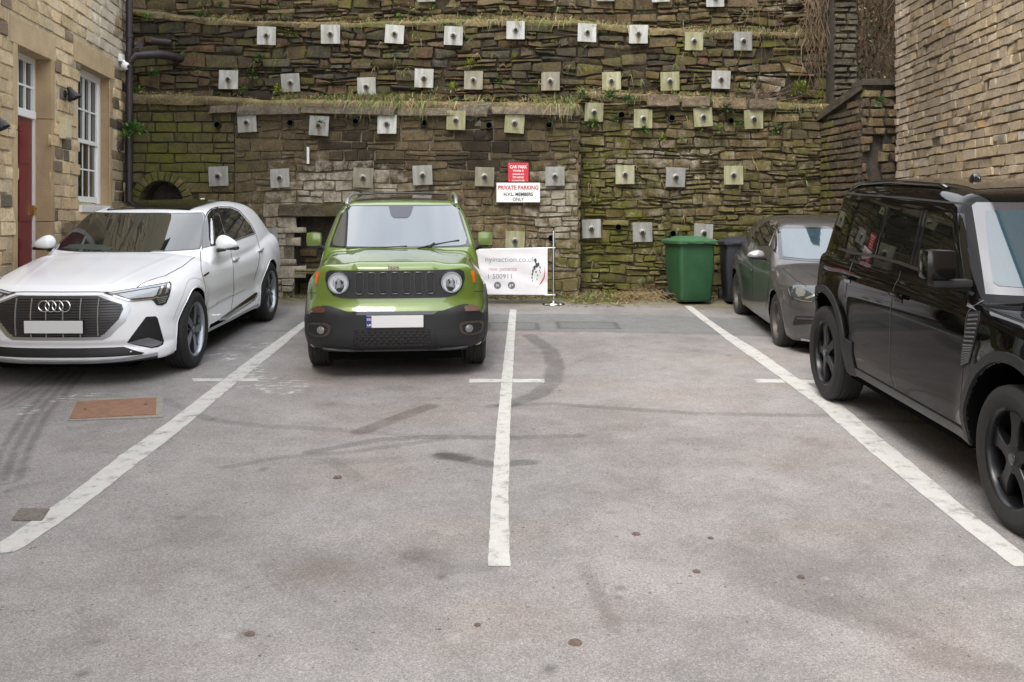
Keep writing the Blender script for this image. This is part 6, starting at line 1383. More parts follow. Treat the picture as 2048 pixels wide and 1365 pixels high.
# ================================================================== grey hatchback
PP = dict(L=4.05, arches=[(.83, .30, .350), (3.38, .30, .350)], wi=.55, flare=.026, flw=.08,
  Wp=[(0, .80), (.3, .825), (.8, .845), (2.5, .85), (3.3, .85), (3.8, .83), (4.1, .79)],
  g=[(.12, .08), (.22, .035), (.35, .02), (.5, .012), (.64, .0), (.74, .004), (.82, .03), (.9, .06), (1.0, .10)],
  Tc=[(-.1, .66), (0, .68), (.08, .73), (.3, .80), (.7, .875), (1.05, .925), (1.25, .94), (1.8, .91), (2.6, .93), (3.4, .96), (4.0, .93)],
  cr=[(0, 0), (.3, .004), (.5, .012), (.6, .024), (.72, .05), (.82, .11), (.9, .22)],
  F0=[(.1, .10), (.2, .02), (.35, .0), (.5, .0), (.6, .02), (.68, .06), (.8, .15)], FK=[(0, 0), (.3, .02), (.5, .065), (.62, .12), (.74, .24), (.82, .40), (.9, .6)],
  R0=[(.1, .1), (.4, 0), (.7, 0), (.95, .06)], RK=[(0, 0), (.5, .04), (.7, .12), (.9, .36)],
  hb=[(.5, .83), (.88, .805), (.95, .78), (1.1, .715), (1.25, .63), (1.33, .575), (1.4, .5)], taper=[(0, .0), (1.4, .0), (2.2, 0), (3.0, .02), (3.9, .10)],
  Rf=[(1.4, 1.20), (1.75, 1.30), (2.0, 1.365), (2.4, 1.41), (2.8, 1.42), (3.4, 1.39), (3.9, 1.32)], rc=.06,
  WK=[(0, 0), (.25, .02), (.45, .06), (.58, .11), (.7, .19), (.8, .32)], ws=((1.08, .935), (1.88, 1.32)), bl=((4.00, .95), (3.72, 1.36)), zbot=[(0, .18), (.4, .16), (.8, .17), (3.4, .17), (4.05, .25)],
  k=dict(st=.045, f=.035, rs=.095, ws=.02, u=.012))
M_GREY = mat('warm_grey_metallic', (.082, .076, .076), .36, metal=.4, coat=.8, nscale=4, namp=.12, croughness=.06)
def grey_car():
    c = Car(make_field(PP), 4.05, 1.80, 1.44, 3.765, 10.13, -3.2, PP['arches'], dz=-.055, dp=-.010)
    r = c.root = empty('parked_car'); r.matrix_world = c.M; tag(r, 'dusty grey hatchback parked behind the black off-roader, next to the dark bin', 'car', 'cars parked in the yard')
    c.body('body', [M_GREY, M_DARK], h=.015, classify=classify_dark(PP)); underbody(c, .15, 3.9, .58, .16, .4)
    GL = bpy.data.materials['windscreen_glass_sky']; SG = bpy.data.materials['tinted_side_glass']
    c.patch('windscreen_surround', [(-.70, .965), (-.4, .948), (.4, .948), (.70, .965), (.60, 1.285), (.56, 1.305), (-.56, 1.305), (-.60, 1.285)], 'front', M_GBLK, off=.003, grid=.04)
    c.patch('windscreen', [(-.655, .985), (-.4, .968), (.4, .968), (.655, .985), (.57, 1.265), (.54, 1.285), (-.54, 1.285), (-.57, 1.265)], 'front', GL, off=.006, grid=.035)
    c.strip('pillar_highlight', [(-.715, .96), (-.60, 1.295)], .008, 'front', mat('pillar_grey', (.2, .2, .2), .4), off=.004, mirror=True)
    def off(P): return [(1450 + x / 4.876, 420 + y / 4.876) for x, y in P]
    c.patch('side_window', off([(262, 265), (330, 175), (400, 118), (480, 102), (488, 200), (425, 350), (340, 350), (290, 310)]), 'px', SG, off=.003, mirror=True, grid=.04)
    c.patch('side_window', off([(492, 103), (512, 112), (524, 200), (528, 300), (520, 440), (470, 400), (436, 352), (494, 205)]), 'px', SG, off=.003, mirror=True, grid=.04)
    c.strip('window_trim', off([(490, 205), (430, 352)]), .014, 'px', M_SIL, off=.005, mirror=True)
    c.strip('door_gap', off([(430, 360), (445, 430), (450, 560), (420, 760), (400, 960)]), .007, 'px', M_SEAM, mirror=True)
    c.strip('door_gap', off([(290, 320), (275, 420), (265, 600), (270, 820), (280, 900)]), .007, 'px', M_SEAM, mirror=True)
    c.strip('waist_crease_shade', off([(160, 400), (300, 470), (480, 560), (600, 660)]), .010, 'px', mat('crease_shade_dark', (.045, .042, .042), .4), off=.0015, mirror=True)  # darker strip, the shade of the waistline crease painted on the flank
    c.strip('bonnet_gap', [(.60, .10), (.70, .5), (.72, 1.05)], .007, 'top', M_SEAM, mirror=True)
    c.strip('bonnet_crease', [(.38, .2), (.52, .7), (.56, 1.05)], .02, 'top', M_GREY, off=.004, mirror=True)
    hl = c.patch('headlight', off([(612, 760), (640, 748), (720, 735), (800, 755), (900, 790), (900, 880), (850, 905), (760, 895), (660, 860), (630, 830)]), 'px', HLDm(), off=.005, mirror=True, grid=.03)
    for nm, pts, m, o_ in (('lamp_lens', [(700, 760), (760, 765), (790, 800), (775, 840), (720, 850), (690, 810)], bpy.data.materials['fog_lamp_glass'], .008), ('light_bar', [(620, 765), (640, 835), (670, 855), (760, 885), (850, 895), (850, 902), (755, 893), (655, 862), (628, 835)], M_CHR, .009), ('light_bar', [(780, 860), (880, 825), (895, 835), (800, 875)], M_CHR, .009)):
        a = c.patch(nm, off(pts), 'px', m, off=o_, grid=.02, parent=hl[0])[0]; b_ = mirror_obj(a); b_.parent = hl[1]
    c.patch('corner_intake', off([(690, 1035), (880, 1040), (880, 1110), (665, 1125), (662, 1105)]), 'px', M_SLOT, off=.004, mirror=True, grid=.03)
    c.strip('silver_lip', [(-.70, .20), (-.3, .19), (.3, .19), (.70, .20)], .022, 'front', M_SIL, off=.010)
    c.strip('bumper_crease', [(-.74, .42), (-.5, .44), (.5, .44), (.74, .42)], .018, 'front', M_GREY, off=.010)
    c.patch('grille', [(-.42, .64), (.42, .64), (.42, .56), (-.42, .56)], 'front', M_SLOT, off=.005)
    c.patch('lower_grille', [(-.48, .38), (.48, .38), (.5, .24), (-.5, .24)], 'front', M_SLOT, off=.005)
    for sx in (-1, 1):
        c.patch('tail_light', [(sx * .45, .74), (sx * .68, .75), (sx * .68, .85), (sx * .45, .82)], 'rear', bpy.data.materials['tail_red'], off=.008)
    for (y, z) in ((2.25, .74), (3.05, .77)):
        P = c.loc(y, z, 'side')
        for sx in (-1, 1): b = MB(); b.box((sx * (P[0] + .014), y, z), (.018, .17, .026), bev=.008); b.build('door_handle', M_GREY, c.root, smooth=True)
    for sx in (-1, 1):
        bm = bmesh.new(); bmesh.ops.create_uvsphere(bm, u_segments=18, v_segments=10, radius=1)
        for v in bm.verts: x, y, z = v.co; v.co = Vector((sx * (.925 + .105 * x), 1.58 + .075 * y, .985 + .062 * (z if z > -.3 else -.3 + (z + .3) * .3) * (1 - .2 * x)))
        bm.verts.index_update(); V = [v.co[:] for v in bm.verts]; F = [[v.index for v in f.verts] for f in bm.faces]; bm.free(); m_ = mk('door_mirror', V, F, mat('silver_mirror_cap', (.42, .41, .42), .3, metal=.4, coat=1) if sx < 0 else bpy.data.materials['silver_mirror_cap'], True, c.root)
        b = MB(); b.box((sx * .90, 1.585, .950), (.19, .10, .03), bev=.012); b.tube([(sx * .77, 1.60, .93), (sx * .86, 1.59, .945)], .018, 8); b.build('mirror_base', M_BPL, m_, smooth=True)
    def spk(b, r1, f, A):
        for k in range(5):
            for s_ in (-1, 1): spoke_solid(b, [(.045, s_ * .004), (.045, s_ * .024), (r1 + .002, s_ * .062), (r1 + .002, s_ * .034)][::-s_], lambda r: f + .006 - .02 * r / r1, lambda r: np.full(len(r), f - .03), A, k, 5, chamf=.004)
        b.lathe([(.0, f + .006), (.05, f + .006), (.056, f - .03)], 24, A); hubcap(b, A, f + .010, .028)
    for y in (.83, 3.38):
        for sx in (-1, 1): wheel(c, sx * .745, y, .312, .205, .205, spk, mat('dusty_alloy', (.10, .088, .082), .5, metal=.4) if (y, sx) == (.83, -1) else bpy.data.materials['dusty_alloy'], side=sx, ang=15, tyre=M_TYRED)
    return c
def HLDm(): return bpy.data.materials['headlamp_housing']
grey = grey_car()
# ------------------------------------------------------------------ signs, banner, bins
def face_mat(P, s=1): return Matrix.Translation(P) @ Matrix.Rotation(math.pi / 2, 4, 'X')
M_SRED = mat('sign_red', (.55, .012, .035), .4); M_SWH = mat('sign_white', (.78, .78, .78), .4); M_TRED = mat('lettering_red', (.42, .02, .03), .5); M_TBK = mat('lettering_black', (.03, .03, .035), .5); M_TWH = mat('lettering_white', (.80, .76, .74), .5)
TS = T1 - .09; k = TS / FP
def sign(px0, py0, px1, py1, m, name, lab, lines):
    c = W((px0 + px1) / 2, (py0 + py1) / 2, TS); w, h = (px1 - px0) * k, (py1 - py0) * k
    e = empty(name, c); tag(e, lab, 'sign'); b = MB(); b.box((0, 0, 0), (w, .008, h), bev=.002); b.build('panel', m, e)
    for i, (txt, pyc, hpx, mt, bold, sx) in enumerate(lines):
        z = W(0, pyc, TS)[2] - c[2]; size = hpx * k / .72
        textmesh(txt, size, 'lettering', mt, Matrix.Translation((0, -.0062, z - hpx * k / 2)) @ Matrix.Rotation(math.pi / 2, 4, 'X'), e, .0006, bold, 'CENTER', sx * .87)
    for sx_ in (-1, 1):
        for sz in (-1, 1): b = MB(); b.lathe([(0, .004), (.005, .003), (.006, 0)], 10, Matrix.Translation((sx_ * (w / 2 - .02), -.004, sz * (h / 2 - .02))) @ Matrix.Rotation(math.pi / 2, 4, 'X')); b.build('screw', M_SIL, e)
    return e
sign(1016, 326, 1057, 364, M_SRED, 'warning_sign', 'small red car park notice with white lettering, fixed above the white sign', [('CAR PARK', 334, 6.2, M_TWH, .03, .98), ('Vehicles &', 341.5, 4.2, M_TWH, .02, 1.0), ('contents are', 348.2, 4.0, M_TWH, .02, .95), ('left entirely', 354.6, 4.2, M_TWH, .02, .95), ("at owner's risk", 361, 3.7, M_TWH, .02, .92)])
sign(993, 366, 1080, 405, M_SWH, 'parking_sign', 'white sign with red and black lettering about private members parking', [('PRIVATE PARKING', 375.5, 8.2, M_TRED, .025, 1.0), ('H.V.L. MEMBERS', 388.8, 6.6, M_TBK, .03, 1.06), ('ONLY', 398.8, 6.6, M_TBK, .01, 1.05)])
# banner on chrome posts
TBn = 14.0; kb = TBn / FP; be = empty('banner_stand', W(1107, 605, TBn)); tag(be, 'chrome post and rails holding a white printed banner, partly behind the green car', 'banner stand')
o_ = np.array(be.location); gzb = gz(TBn)
def bp(px, py, dt=0.0): return W(px, py, TBn + dt) - o_
P0 = bp(1107, 465); P1 = bp(1107, 600); zb0 = ground_z(o_[0], TBn) - o_[2]
b = MB(); b.tube([(0, 0, zb0 + .03), (0, 0, P0[2])], .019, 14); b.lathe([(0, .02), (.02, .018), (.022, 0)], 14, Matrix.Translation((0, 0, P0[2]))); b.build('post', M_CHR, be, smooth=True, sharp=40)
b = MB(); b.lathe([(0, .045), (.03, .042), (.05, .028), (.155, .016), (.165, .0)], 32, Matrix.Translation((0, 0, zb0 + .004))); b.build('base_disc', M_CHR, be, smooth=True, sharp=40)
b = MB(); b.tube([(-2.6, 0, zb0 + .03), (-2.6, 0, P0[2])], .019, 14); b.build('post', M_CHR, be, smooth=True, sharp=40)
b = MB(); b.lathe([(0, .045), (.03, .042), (.05, .028), (.155, .016), (.165, .0)], 32, Matrix.Translation((-2.6, 0, zb0 + .004))); b.build('base_disc', M_CHR, be, smooth=True, sharp=40)
ztp, zbt_ = bp(1100, 496)[2], bp(1100, 590)[2]
b = MB(); b.tube([(-2.6, 0, ztp - .05), (-1.2, 0, ztp - .03), (.0, 0, ztp)], .008, 8); b.build('rail', M_CHR, be, smooth=True); b = MB(); b.tube([(-2.6, 0, zbt_ + .02), (-1.2, 0, zbt_ + .01), (-.0, 0, zbt_)], .008, 8); b.build('rail', M_CHR, be, smooth=True)
b = MB()
for z in (ztp, zbt_): b.box((0, -.0, z), (.055, .055, .02), bev=.006)
b.build('clamp', M_SIL, be)
nb_, nh = 70, 22; us = np.linspace(-2.52, bp(1095, 0)[0], nb_); ws_ = np.linspace(0, 1, nh); U_, V_ = np.meshgrid(us, ws_)
zt_ = np.interp(us, [-2.6, -1.2, 0], [ztp - .05, ztp - .03, ztp])[None]; zb_2 = np.interp(us, [-2.6, -1.2, 0], [zbt_ + .02, zbt_ + .01, zbt_])[None]
Zb = zb_2 + (zt_ - zb_2) * V_; wrk = .018 * (fbm(U_ * 2.2 + V_ * 2.5, V_ * 1.5 - U_, 91) - .5) * 2 + .010 * np.sin((U_ * 1.2 + V_ * 1.9) * 6) * V_ * (1 - V_) * 3
Yb = -.010 + wrk * np.minimum(1, 6 * np.minimum(V_, 1 - V_))
def ban_y(x, z):
    vz = (z - np.interp(x, us, zb_2[0])) / (np.interp(x, us, zt_[0]) - np.interp(x, us, zb_2[0])); vz = np.clip(vz, 0, 1)
    w = .018 * (fbm(x * 2.2 + vz * 2.5, vz * 1.5 - x, 91) - .5) * 2 + .010 * np.sin((x * 1.2 + vz * 1.9) * 6) * vz * (1 - vz) * 3
    return -.010 + w * np.minimum(1, 6 * np.minimum(vz, 1 - vz))
hi2 = np.arange(nb_ * nh).reshape(nh, nb_); bF = np.stack([hi2[:-1, :-1], hi2[:-1, 1:], hi2[1:, 1:], hi2[1:, :-1]], -1).reshape(-1, 4)
banner = mk('banner', np.stack([U_, Yb, Zb], -1).reshape(-1, 3), bF, mat('banner_vinyl', (.74, .73, .76), .45, nscale=3, namp=.05), True)
banner.location = be.location; tag(banner, 'white printed vinyl banner with runner logo and red swoosh, hung on chrome posts', 'banner')
def drape(o):
    me = o.data; V = np.zeros(len(me.vertices) * 3); me.vertices.foreach_get('co', V); V = V.reshape(-1, 3)
    V[:, 1] = ban_y(V[:, 0], V[:, 2]) - .003 + (V[:, 1] - V[:, 1].mean()) * .2; me.vertices.foreach_set('co', V.ravel()); me.update()
M_TGR = mat('print_grey', (.20, .20, .22), .6); M_TPK = mat('print_pink', (.42, .16, .20), .6); M_TDG = mat('print_dark_grey', (.16, .16, .18), .6)
def btxt(t, pxr, pyb, hpx, m, sx=1.0, bold=-.005):
    P = bp(pxr, pyb); o = textmesh(t, hpx * kb / .72, 'lettering', m, Matrix.Translation((P[0], 0, P[2])) @ Matrix.Rotation(math.pi / 2, 4, 'X'), banner, .0002, bold, 'RIGHT', sx); drape(o); return o
btxt('nyinaction.co.uk', 1071, 524, 10.5, M_TGR, 1.06); btxt('new patients', 1034, 542, 8.0, M_TPK, 1.0, -.01); btxt('1 500911', 1026, 557.5, 9.5, M_TDG, 1.05)
for i, (px, g) in enumerate(((995, 'in'), (1023, 'g+'))):
    P = bp(px, 571); b = MB(); b.lathe([(0, .0), (.052, .0)], 24, Matrix.Translation(P) @ Matrix.Rotation(math.pi / 2, 4, 'X')); o = b.build('printed_disc', M_TDG, banner); drape(o)
    o = textmesh(g, .06, 'icon_letters', M_SWH, Matrix.Translation((P[0], 0, P[2] - .016)) @ Matrix.Rotation(math.pi / 2, 4, 'X'), banner, .0002, .01, 'CENTER'); drape(o); o.location.y = -.003
# runner figure of separate ink patches, and the red swoosh
fig = [(1071, 522, 4.2), (1073, 531, 5.0), (1069, 536, 4.2), (1077, 529, 3.6), (1066, 542, 3.2), (1064.5, 549, 2.6), (1064, 556, 2.2), (1072, 544, 2.2), (1075, 551, 1.8), (1074, 559, 1.6), (1080, 535, 2.2), (1065, 562, 1.4), (1079, 541, 1.5), (1081, 545, 1.3)]
b = MB()
for px, py, r in fig:
    P = bp(px, py); n = 9; rr = np.random.default_rng(int(px * py) % 1000); pts = [(P[0] + r * kb * (.7 + .4 * rr.random()) * math.cos(2 * math.pi * i / n) * .62, 0, P[2] + r * kb * (.8 + .3 * rr.random()) * math.sin(2 * math.pi * i / n) * 1.25) for i in range(n)]
    b.add(pts, [tuple(range(n))])
o = b.build('runner_logo', M_TBK, banner); drape(o)
b = MB(); A_ = [(1088, 530), (1090.5, 543), (1089, 556), (1083, 567), (1072, 577)]; B_ = [(1088, 530), (1089, 543), (1087, 555), (1081, 565.5), (1072, 577)]
P = [bp(*q) for q in A_ + B_[::-1]]; b.add(P, [(0, 1, 8, 9), (1, 2, 7, 8), (2, 3, 6, 7), (3, 4, 5, 6)]); o = b.build('swoosh', mat('swoosh_red', (.55, .03, .07), .5), banner); drape(o)
# wheelie bins
def bin_(name, X, Y, yaw, m, lab, ml=None, lidtilt=0.0):
    e = empty(name, (X, Y, float(ground_z(X, Y))), (0, 0, math.radians(yaw))); tag(e, lab, 'wheelie bin', 'wheelie bins by the mossy wall')
    w0, w1, d0, d1, H = .245, .275, .25, .32, .90
    def ring(w, d, z, dy=0, r=.05, n=4):
        pts = []
        for cx, cy, a0 in ((w - r, d - r, 0), (-w + r, d - r, 90), (-w + r, -d + r, 180), (w - r, -d + r, 270)):
            for i in range(n + 1): a = math.radians(a0 + 90 * i / n); pts.append((cx + r * math.cos(a), cy + r * math.sin(a) + dy, z))
        return pts
    lv = [ring(w0 - .02, d0 - .02, .03), ring(w0, d0, .06), ring(w0 + .006, d0 + .012, .22), ring(w0 + .03, d0 + .05, .55, .01), ring(w1 - .005, d1 - .02, .84, .02), ring(w1 + .012, d1, .845, .02), ring(w1 + .015, d1 + .005, H, .02), ring(w1 - .02, d1 - .03, H, .02), ring(w1 - .03, d1 - .04, H - .2, .02)]
    n = len(lv[0]); V = np.concatenate([np.array(q) for q in lv]); F = [(i * n + k, i * n + (k + 1) % n, (i + 1) * n + (k + 1) % n, (i + 1) * n + k) for i in range(len(lv) - 1) for k in range(n)] + [tuple(range(n))[::-1], tuple((len(lv) - 1) * n + k for k in range(n))]
    mk('body', V, F, m, True, e, sharp=35)
    b = MB(); b.box((.05, -d0 - .035, .64), (.15, .006, .10), bev=.002); b.box((.05, -d0 - .039, .64), (.125, .004, .075)); b.build('label_panel', m, e)
    # lid: domed, overhanging, with raised centre and hinge
    lv = [ring(w1 + .035, d1 + .03, H - .03, .015, .05), ring(w1 + .038, d1 + .033, H + .012, .015, .05), ring(w1 + .01, d1 + .0, H + .035, .02, .06), ring(w1 - .06, d1 - .08, H + .045, .03, .06), ring(w1 - .09, d1 - .11, H + .07, .03, .06), ring(w1 - .16, d1 - .2, H + .078, .03, .05)]
    V = np.concatenate([np.array(q) for q in lv]); F = [(i * n + k, i * n + (k + 1) % n, (i + 1) * n + (k + 1) % n, (i + 1) * n + k) for i in range(len(lv) - 1) for k in range(n)] + [tuple((len(lv) - 1) * n + k for k in range(n))]
    lid = mk('lid', V, F, ml or m, True, e, sharp=35)
    b = MB(); b.box((-w1 * .45, -d1 - .018, H - .005), (.11, .03, .03), bev=.01); b.box((w1 * .45, -d1 - .018, H - .005), (.11, .03, .03), bev=.01); b.build('lid_grips', ml or m, lid)
    for s_ in (-1, 1):
        A = Matrix.Translation((s_ * .27, d1 - .06, .10)) @ Matrix.Rotation(math.pi / 2 * s_, 4, 'Y'); b = MB(); b.lathe([(.0, .028), (.06, .028), (.07, .022), (.10, .024), (.10, -.024), (.06, -.028), (0, -.028)], 24, A); b.build('wheel', M_TYRE, e, smooth=True, sharp=35)
    b = MB(); b.tube([(-w1 * .8, d1 + .06, H - .02), (w1 * .8, d1 + .06, H - .02)], .016, 8); b.build('handle', m, e)
    return e
M_BG = mat('green_bin_plastic', (.020, .075, .030), .5, nscale=5, namp=.18, bump=.05, bscale=90); M_BL = mat('green_lid_plastic', (.050, .13, .062), .42, nscale=5, namp=.12)
M_BD = mat('navy_bin_plastic', (.013, .014, .020), .5, nscale=5, namp=.2); M_BDL = mat('navy_lid_plastic', (.03, .032, .042), .4)
bin_('wheelie_bin', ux(1380, 14.35), 14.38, 14, M_BG, 'green wheelie bin with closed lid at the far end of the right bay line', M_BL)
bin_('wheelie_bin', ux(1482, 14.45), 14.45, -4, M_BD, 'dark navy wheelie bin between the green bin and the grey hatchback', M_BDL)

# ------------------------------------------------------------------ vegetation
def leaf_mat(name, col, var=.4):
    m = bpy.data.materials.new(name); m.use_nodes = True; t = m.node_tree; b = t.nodes['Principled BSDF']; at = t.nodes.new('ShaderNodeAttribute'); at.attribute_name = 'tint'
    t.links.new(at.outputs['Color'], b.inputs['Base Color']); b.inputs['Roughness'].default_value = .6; return m
M_VEG = leaf_mat('plant_matter', (0, 0, 0))
class Veg:
    def __init__(s): s.V = []; s.F = []; s.C = []; s.n = 0
    def blade(s, p, d, L, w, col, droop=.4, seg=3):
        p = np.array(p, float); d = np.array(d, float); d /= np.linalg.norm(d); sd_ = np.cross(d, [0.2, 1, .1]); sd_ /= np.linalg.norm(sd_) + 1e-9
        for i in range(seg + 1):
            f = i / seg; q = p + d * L * f + np.array([0, 0, -droop * L * f * f]); ww = w * (1 - f ** 1.5) + .0004
            s.V += [q - sd_ * ww, q + sd_ * ww]; s.C += [col, col]
        for i in range(seg): a = s.n + 2 * i; s.F.append((a, a + 1, a + 3, a + 2))
        s.n += 2 * (seg + 1)
    def leaf(s, p, d, L, w, col, up=(0, 0, 1)):
        p = np.array(p, float); d = np.array(d, float); d /= np.linalg.norm(d); sd_ = np.cross(d, up); sd_ /= np.linalg.norm(sd_) + 1e-9; nn = np.cross(sd_, d)
        s.V += [p, p + d * L * .45 - sd_ * w + nn * w * .3, p + d * L, p + d * L * .45 + sd_ * w + nn * w * .3]; s.C += [col] * 4; s.F.append((s.n, s.n + 1, s.n + 2, s.n + 3)); s.n += 4
    def build(s, name, loc=None):
        V = np.array(s.V); loc = V.mean(0) if loc is None else np.array(loc)
        o = mk(name, V - loc, s.F, M_VEG, False, col=np.clip(np.array(s.C), 0, 1)); o.location = loc; return o
vr = np.random.default_rng(77)
STRAW = [(.30, .22, .10), (.24, .17, .08), (.36, .28, .14), (.18, .12, .06)]; GRS = [(.10, .16, .03), (.14, .19, .04), (.07, .12, .025), (.18, .20, .06)]
def fringe(name, u0, u1, ztf, y, dens, seed, straw=.6, h=.10, lab=None, amp=None):
    r = np.random.default_rng(seed); v = Veg(); n = int((u1 - u0) * dens)
    for i in range(n):
        u = r.uniform(u0, u1); d_ = fbm(u * 1.3, 0.0, seed) ;
        if r.random() > max(.08, (d_ - .36) * 4): continue
        st_ = r.random() < straw; c = np.array((STRAW if st_ else GRS)[r.integers(4)]) * r.uniform(.6, 1.2)
        yy = y + r.uniform(-.10, .28); p = (u, yy, ztf(u) + .03 + (.05 if yy > y + .05 else 0)); hang = yy < y + .02 and r.random() < .6
        d = (r.normal(0, .6), r.normal(-.3, .4), (-.6 if hang else 1.0)); v.blade(p, d, h * r.uniform(.5, 1.7), .0036 + .003 * r.random(), c, .3 + .5 * r.random())
    o = v.build(name); tag(o, lab, 'grass', kind='stuff'); return o
fringe('ledge_grass', ux(268, T1), ux(560, T1), zt1, T1, 260, 101, .75, .07, 'sparse straw along the left part of the lower ledge')
fringe('ledge_grass', ux(560, T1), uc, zt1, T1, 1150, 102, .48, .15, 'straw and green grass growing along the weedy ledge under the plates')
fringe('ledge_grass', uc, ux(1640, T2), zt2, T2 - .02, 800, 103, .5, .10, 'thin grass on the ledge of the right stretch')
fringe('ledge_grass', ux(420, T3), ux(1650, T3), zt3, T3, 380, 104, .6, .09, 'dry grass fringe on the upper ledge')
v = Veg()
for i in range(9000):
    px = vr.choice([vr.uniform(1130, 1345), vr.uniform(560, 1160), vr.uniform(1340, 1640)], p=[.62, .23, .15]); t = vr.uniform(14.15, 14.95); x = ux(px, t)
    if 1130 < px < 1345: t = 15.0 - abs(vr.normal(0, .38)) * (1 if px < 1260 else .6); x = ux(px, 14.6)
    else: t = 14.85 - abs(vr.normal(0, .14)); x = ux(px, 14.6)
    if t < 13.7: continue
    s_ = vr.random() < (.45 if px < 1230 else .8) ; c = np.array((STRAW if s_ else GRS)[vr.integers(4)]) * vr.uniform(.6, 1.2)
    v.blade((x, t, float(ground_z(x, t))), (vr.normal(0, 1.1), vr.normal(-.2, .7), .45 + .3 * vr.random()), vr.uniform(.05, .2), .003 + .002 * vr.random(), c, .5)
o = v.build('base_weeds'); tag(o, 'matted straw and grass at the foot of the wall', 'weeds', kind='stuff')
def clump(px, py, t, r, n, cols, lab, leafL=.05, name='fern_clump'):
    P = W(px, py, t); v = Veg()
    for i in range(n):
        a, e = vr.uniform(0, 2 * math.pi), vr.uniform(-.5, 1.3); d = np.array([math.cos(a) * math.cos(e), -abs(math.sin(a)) * math.cos(e) * .8, math.sin(e)]); q = P + d * r * vr.random() ** .6 * np.array([1.15, .7, .8])
        v.leaf(q, d + vr.normal(0, .35, 3), leafL * vr.uniform(.6, 1.4), leafL * .26, np.array(cols[vr.integers(len(cols))]) * vr.uniform(.6, 1.25))
    for i in range(5): a = vr.uniform(-1, 1); v.blade(P + np.array([0, .05, -.03]), (a, -.3, vr.uniform(.1, 1)), r * .9, .003, (.06, .08, .02))
    o = v.build(name, P); tag(o, lab, 'plant', 'small plants rooted in the wall'); return o
LG = [(.09, .22, .03), (.06, .16, .03), (.14, .26, .05)]; DG = [(.045, .11, .025), (.07, .15, .04), (.03, .08, .02)]; YG = [(.22, .27, .03), (.16, .21, .02), (.28, .30, .05)]
clump(272, 262, 14.55, .13, 90, LG, 'bright green fern growing beside the brown downpipe', .085); clump(249, 272, 14.4, .06, 30, LG, 'tiny green sprig on the left side of the brown downpipe', .06)
clump(1162, 195, T2 - .15, .09, 70, DG, 'dark leafy clump at the top of the step between the wall stretches'); clump(1218, 197, T2 - .18, .12, 120, DG, 'largest leafy clump on the right ledge, between the step and the coping blocks'); clump(1256, 201, T2 - .16, .09, 80, DG, 'leafy clump just left of the squared coping blocks')
clump(1186, 247, T2 - .1, .07, 60, LG, 'small green plant under the first plate of the right stretch'); clump(1289, 262, T2 - .1, .07, 60, LG, 'small green plant under the second plate of the right stretch'); clump(1232, 240, T2 - .08, .07, 40, DG, 'sprig beside the first drain hole of the right stretch')
clump(1322, 277, T2 - .08, .09, 110, YG, 'yellow-green moss cushion below the drain holes', .03, 'moss_cushion'); clump(1450, 218, T2 - .12, .09, 70, DG, 'leafy clump above the third drain hole on the right'); clump(1480, 252, T2 - .1, .05, 40, LG, 'small plant beside the last green-stained plate')
clump(1555, 262, T2 - .08, .12, 50, DG, 'trailing dark green sprigs near the right end of the wall'); clump(1440, 262, T2 - .08, .05, 40, LG, 'sprig below the third plate of the right stretch')
clump(1600, 182, T3 - .12, .17, 200, YG, 'bright mossy bush above the return wall', .05, 'moss_bush'); clump(1475, 190, T3 - .12, .12, 130, YG, 'bright moss cushion right of the last plate of the lower middle row', .03, 'moss_cushion'); clump(1640, 192, T3 - .2, .10, 120, YG, 'moss cushion at the foot of the buttress', .03, 'moss_cushion')
clump(400, 35, T3 - .1, .11, 80, DG, 'ivy sprigs hanging from the upper ledge near the left end', .045, 'ivy'); clump(298, 38, T3 - .1, .10, 70, LG, 'leafy sprigs in the corner beside the building', .045, 'ivy'); clump(442, 14, T4 - .1, .06, 50, DG, 'ivy sprig on the topmost terrace above the left plates', .045, 'ivy')
clump(308, 148, T3 - .1, .07, 60, LG, 'small fern low in the left corner of the middle terrace'); clump(275, 184, T1 + .2, .09, 80, LG, 'green plant at the left end of the lower ledge'); clump(518, 118, T3 - .08, .08, 60, DG, 'leafy sprig below the first upper plate'); clump(555, 180, T1 + .1, .08, 70, YG, 'light green plant beside the second lower plate')
clump(505, 150, T3 - .08, .10, 50, DG, 'loose sprig between the first two plates of the lower row'); clump(487, 182, T1 + .1, .05, 40, LG, 'tiny plant under the first lower plate'); clump(940, 130, T3 - .08, .10, 50, YG, 'tuft of grass growing from the middle terrace joints'); clump(905, 178, T1 + .05, .10, 60, YG, 'grassy tuft on the ledge between the fourth and fifth lower plates')
clump(1760, 205, 13.5, .10, 90, DG, 'ivy sprig growing at the top of the stone pier', .045, 'ivy'); clump(640, 248, T1 - .12, .04, 20, DG, 'tiny sprig over the second grey plate'); clump(798, 38, T4 - .1, .06, 50, LG, 'green sprig on the upper ledge above the third bright plate')
v = Veg(); rs_ = np.random.default_rng(303)
for q in range(300):
    if rs_.random() < .6: px, py, t = rs_.uniform(270, 1660), rs_.uniform(2, 188), T3 - .06; t = T4 - .06 if py < 40 else t
    else: px, py = rs_.uniform(1165, 1640), rs_.uniform(215, 560); t = T2 - .06
    P = W(px, py, t); pal = DG if rs_.random() < .6 else (LG + YG)[:5]; k_ = rs_.integers(4, 16)
    for i in range(k_):
        d = rs_.normal(0, 1, 3); d[1] = -abs(d[1]) * .8; v.leaf(P + rs_.normal(0, .028, 3) * np.array([1.6, .3, 1]), d, rs_.uniform(.018, .04), .009, np.array(pal[rs_.integers(len(pal))]) * rs_.uniform(.6, 1.2))
    if rs_.random() < .5:
        for i in range(5): v.blade(P, (rs_.normal(0, .6), -.4, rs_.uniform(-.8, .7)), rs_.uniform(.06, .16), .003, np.array((STRAW + GRS)[rs_.integers(8)]), .6)
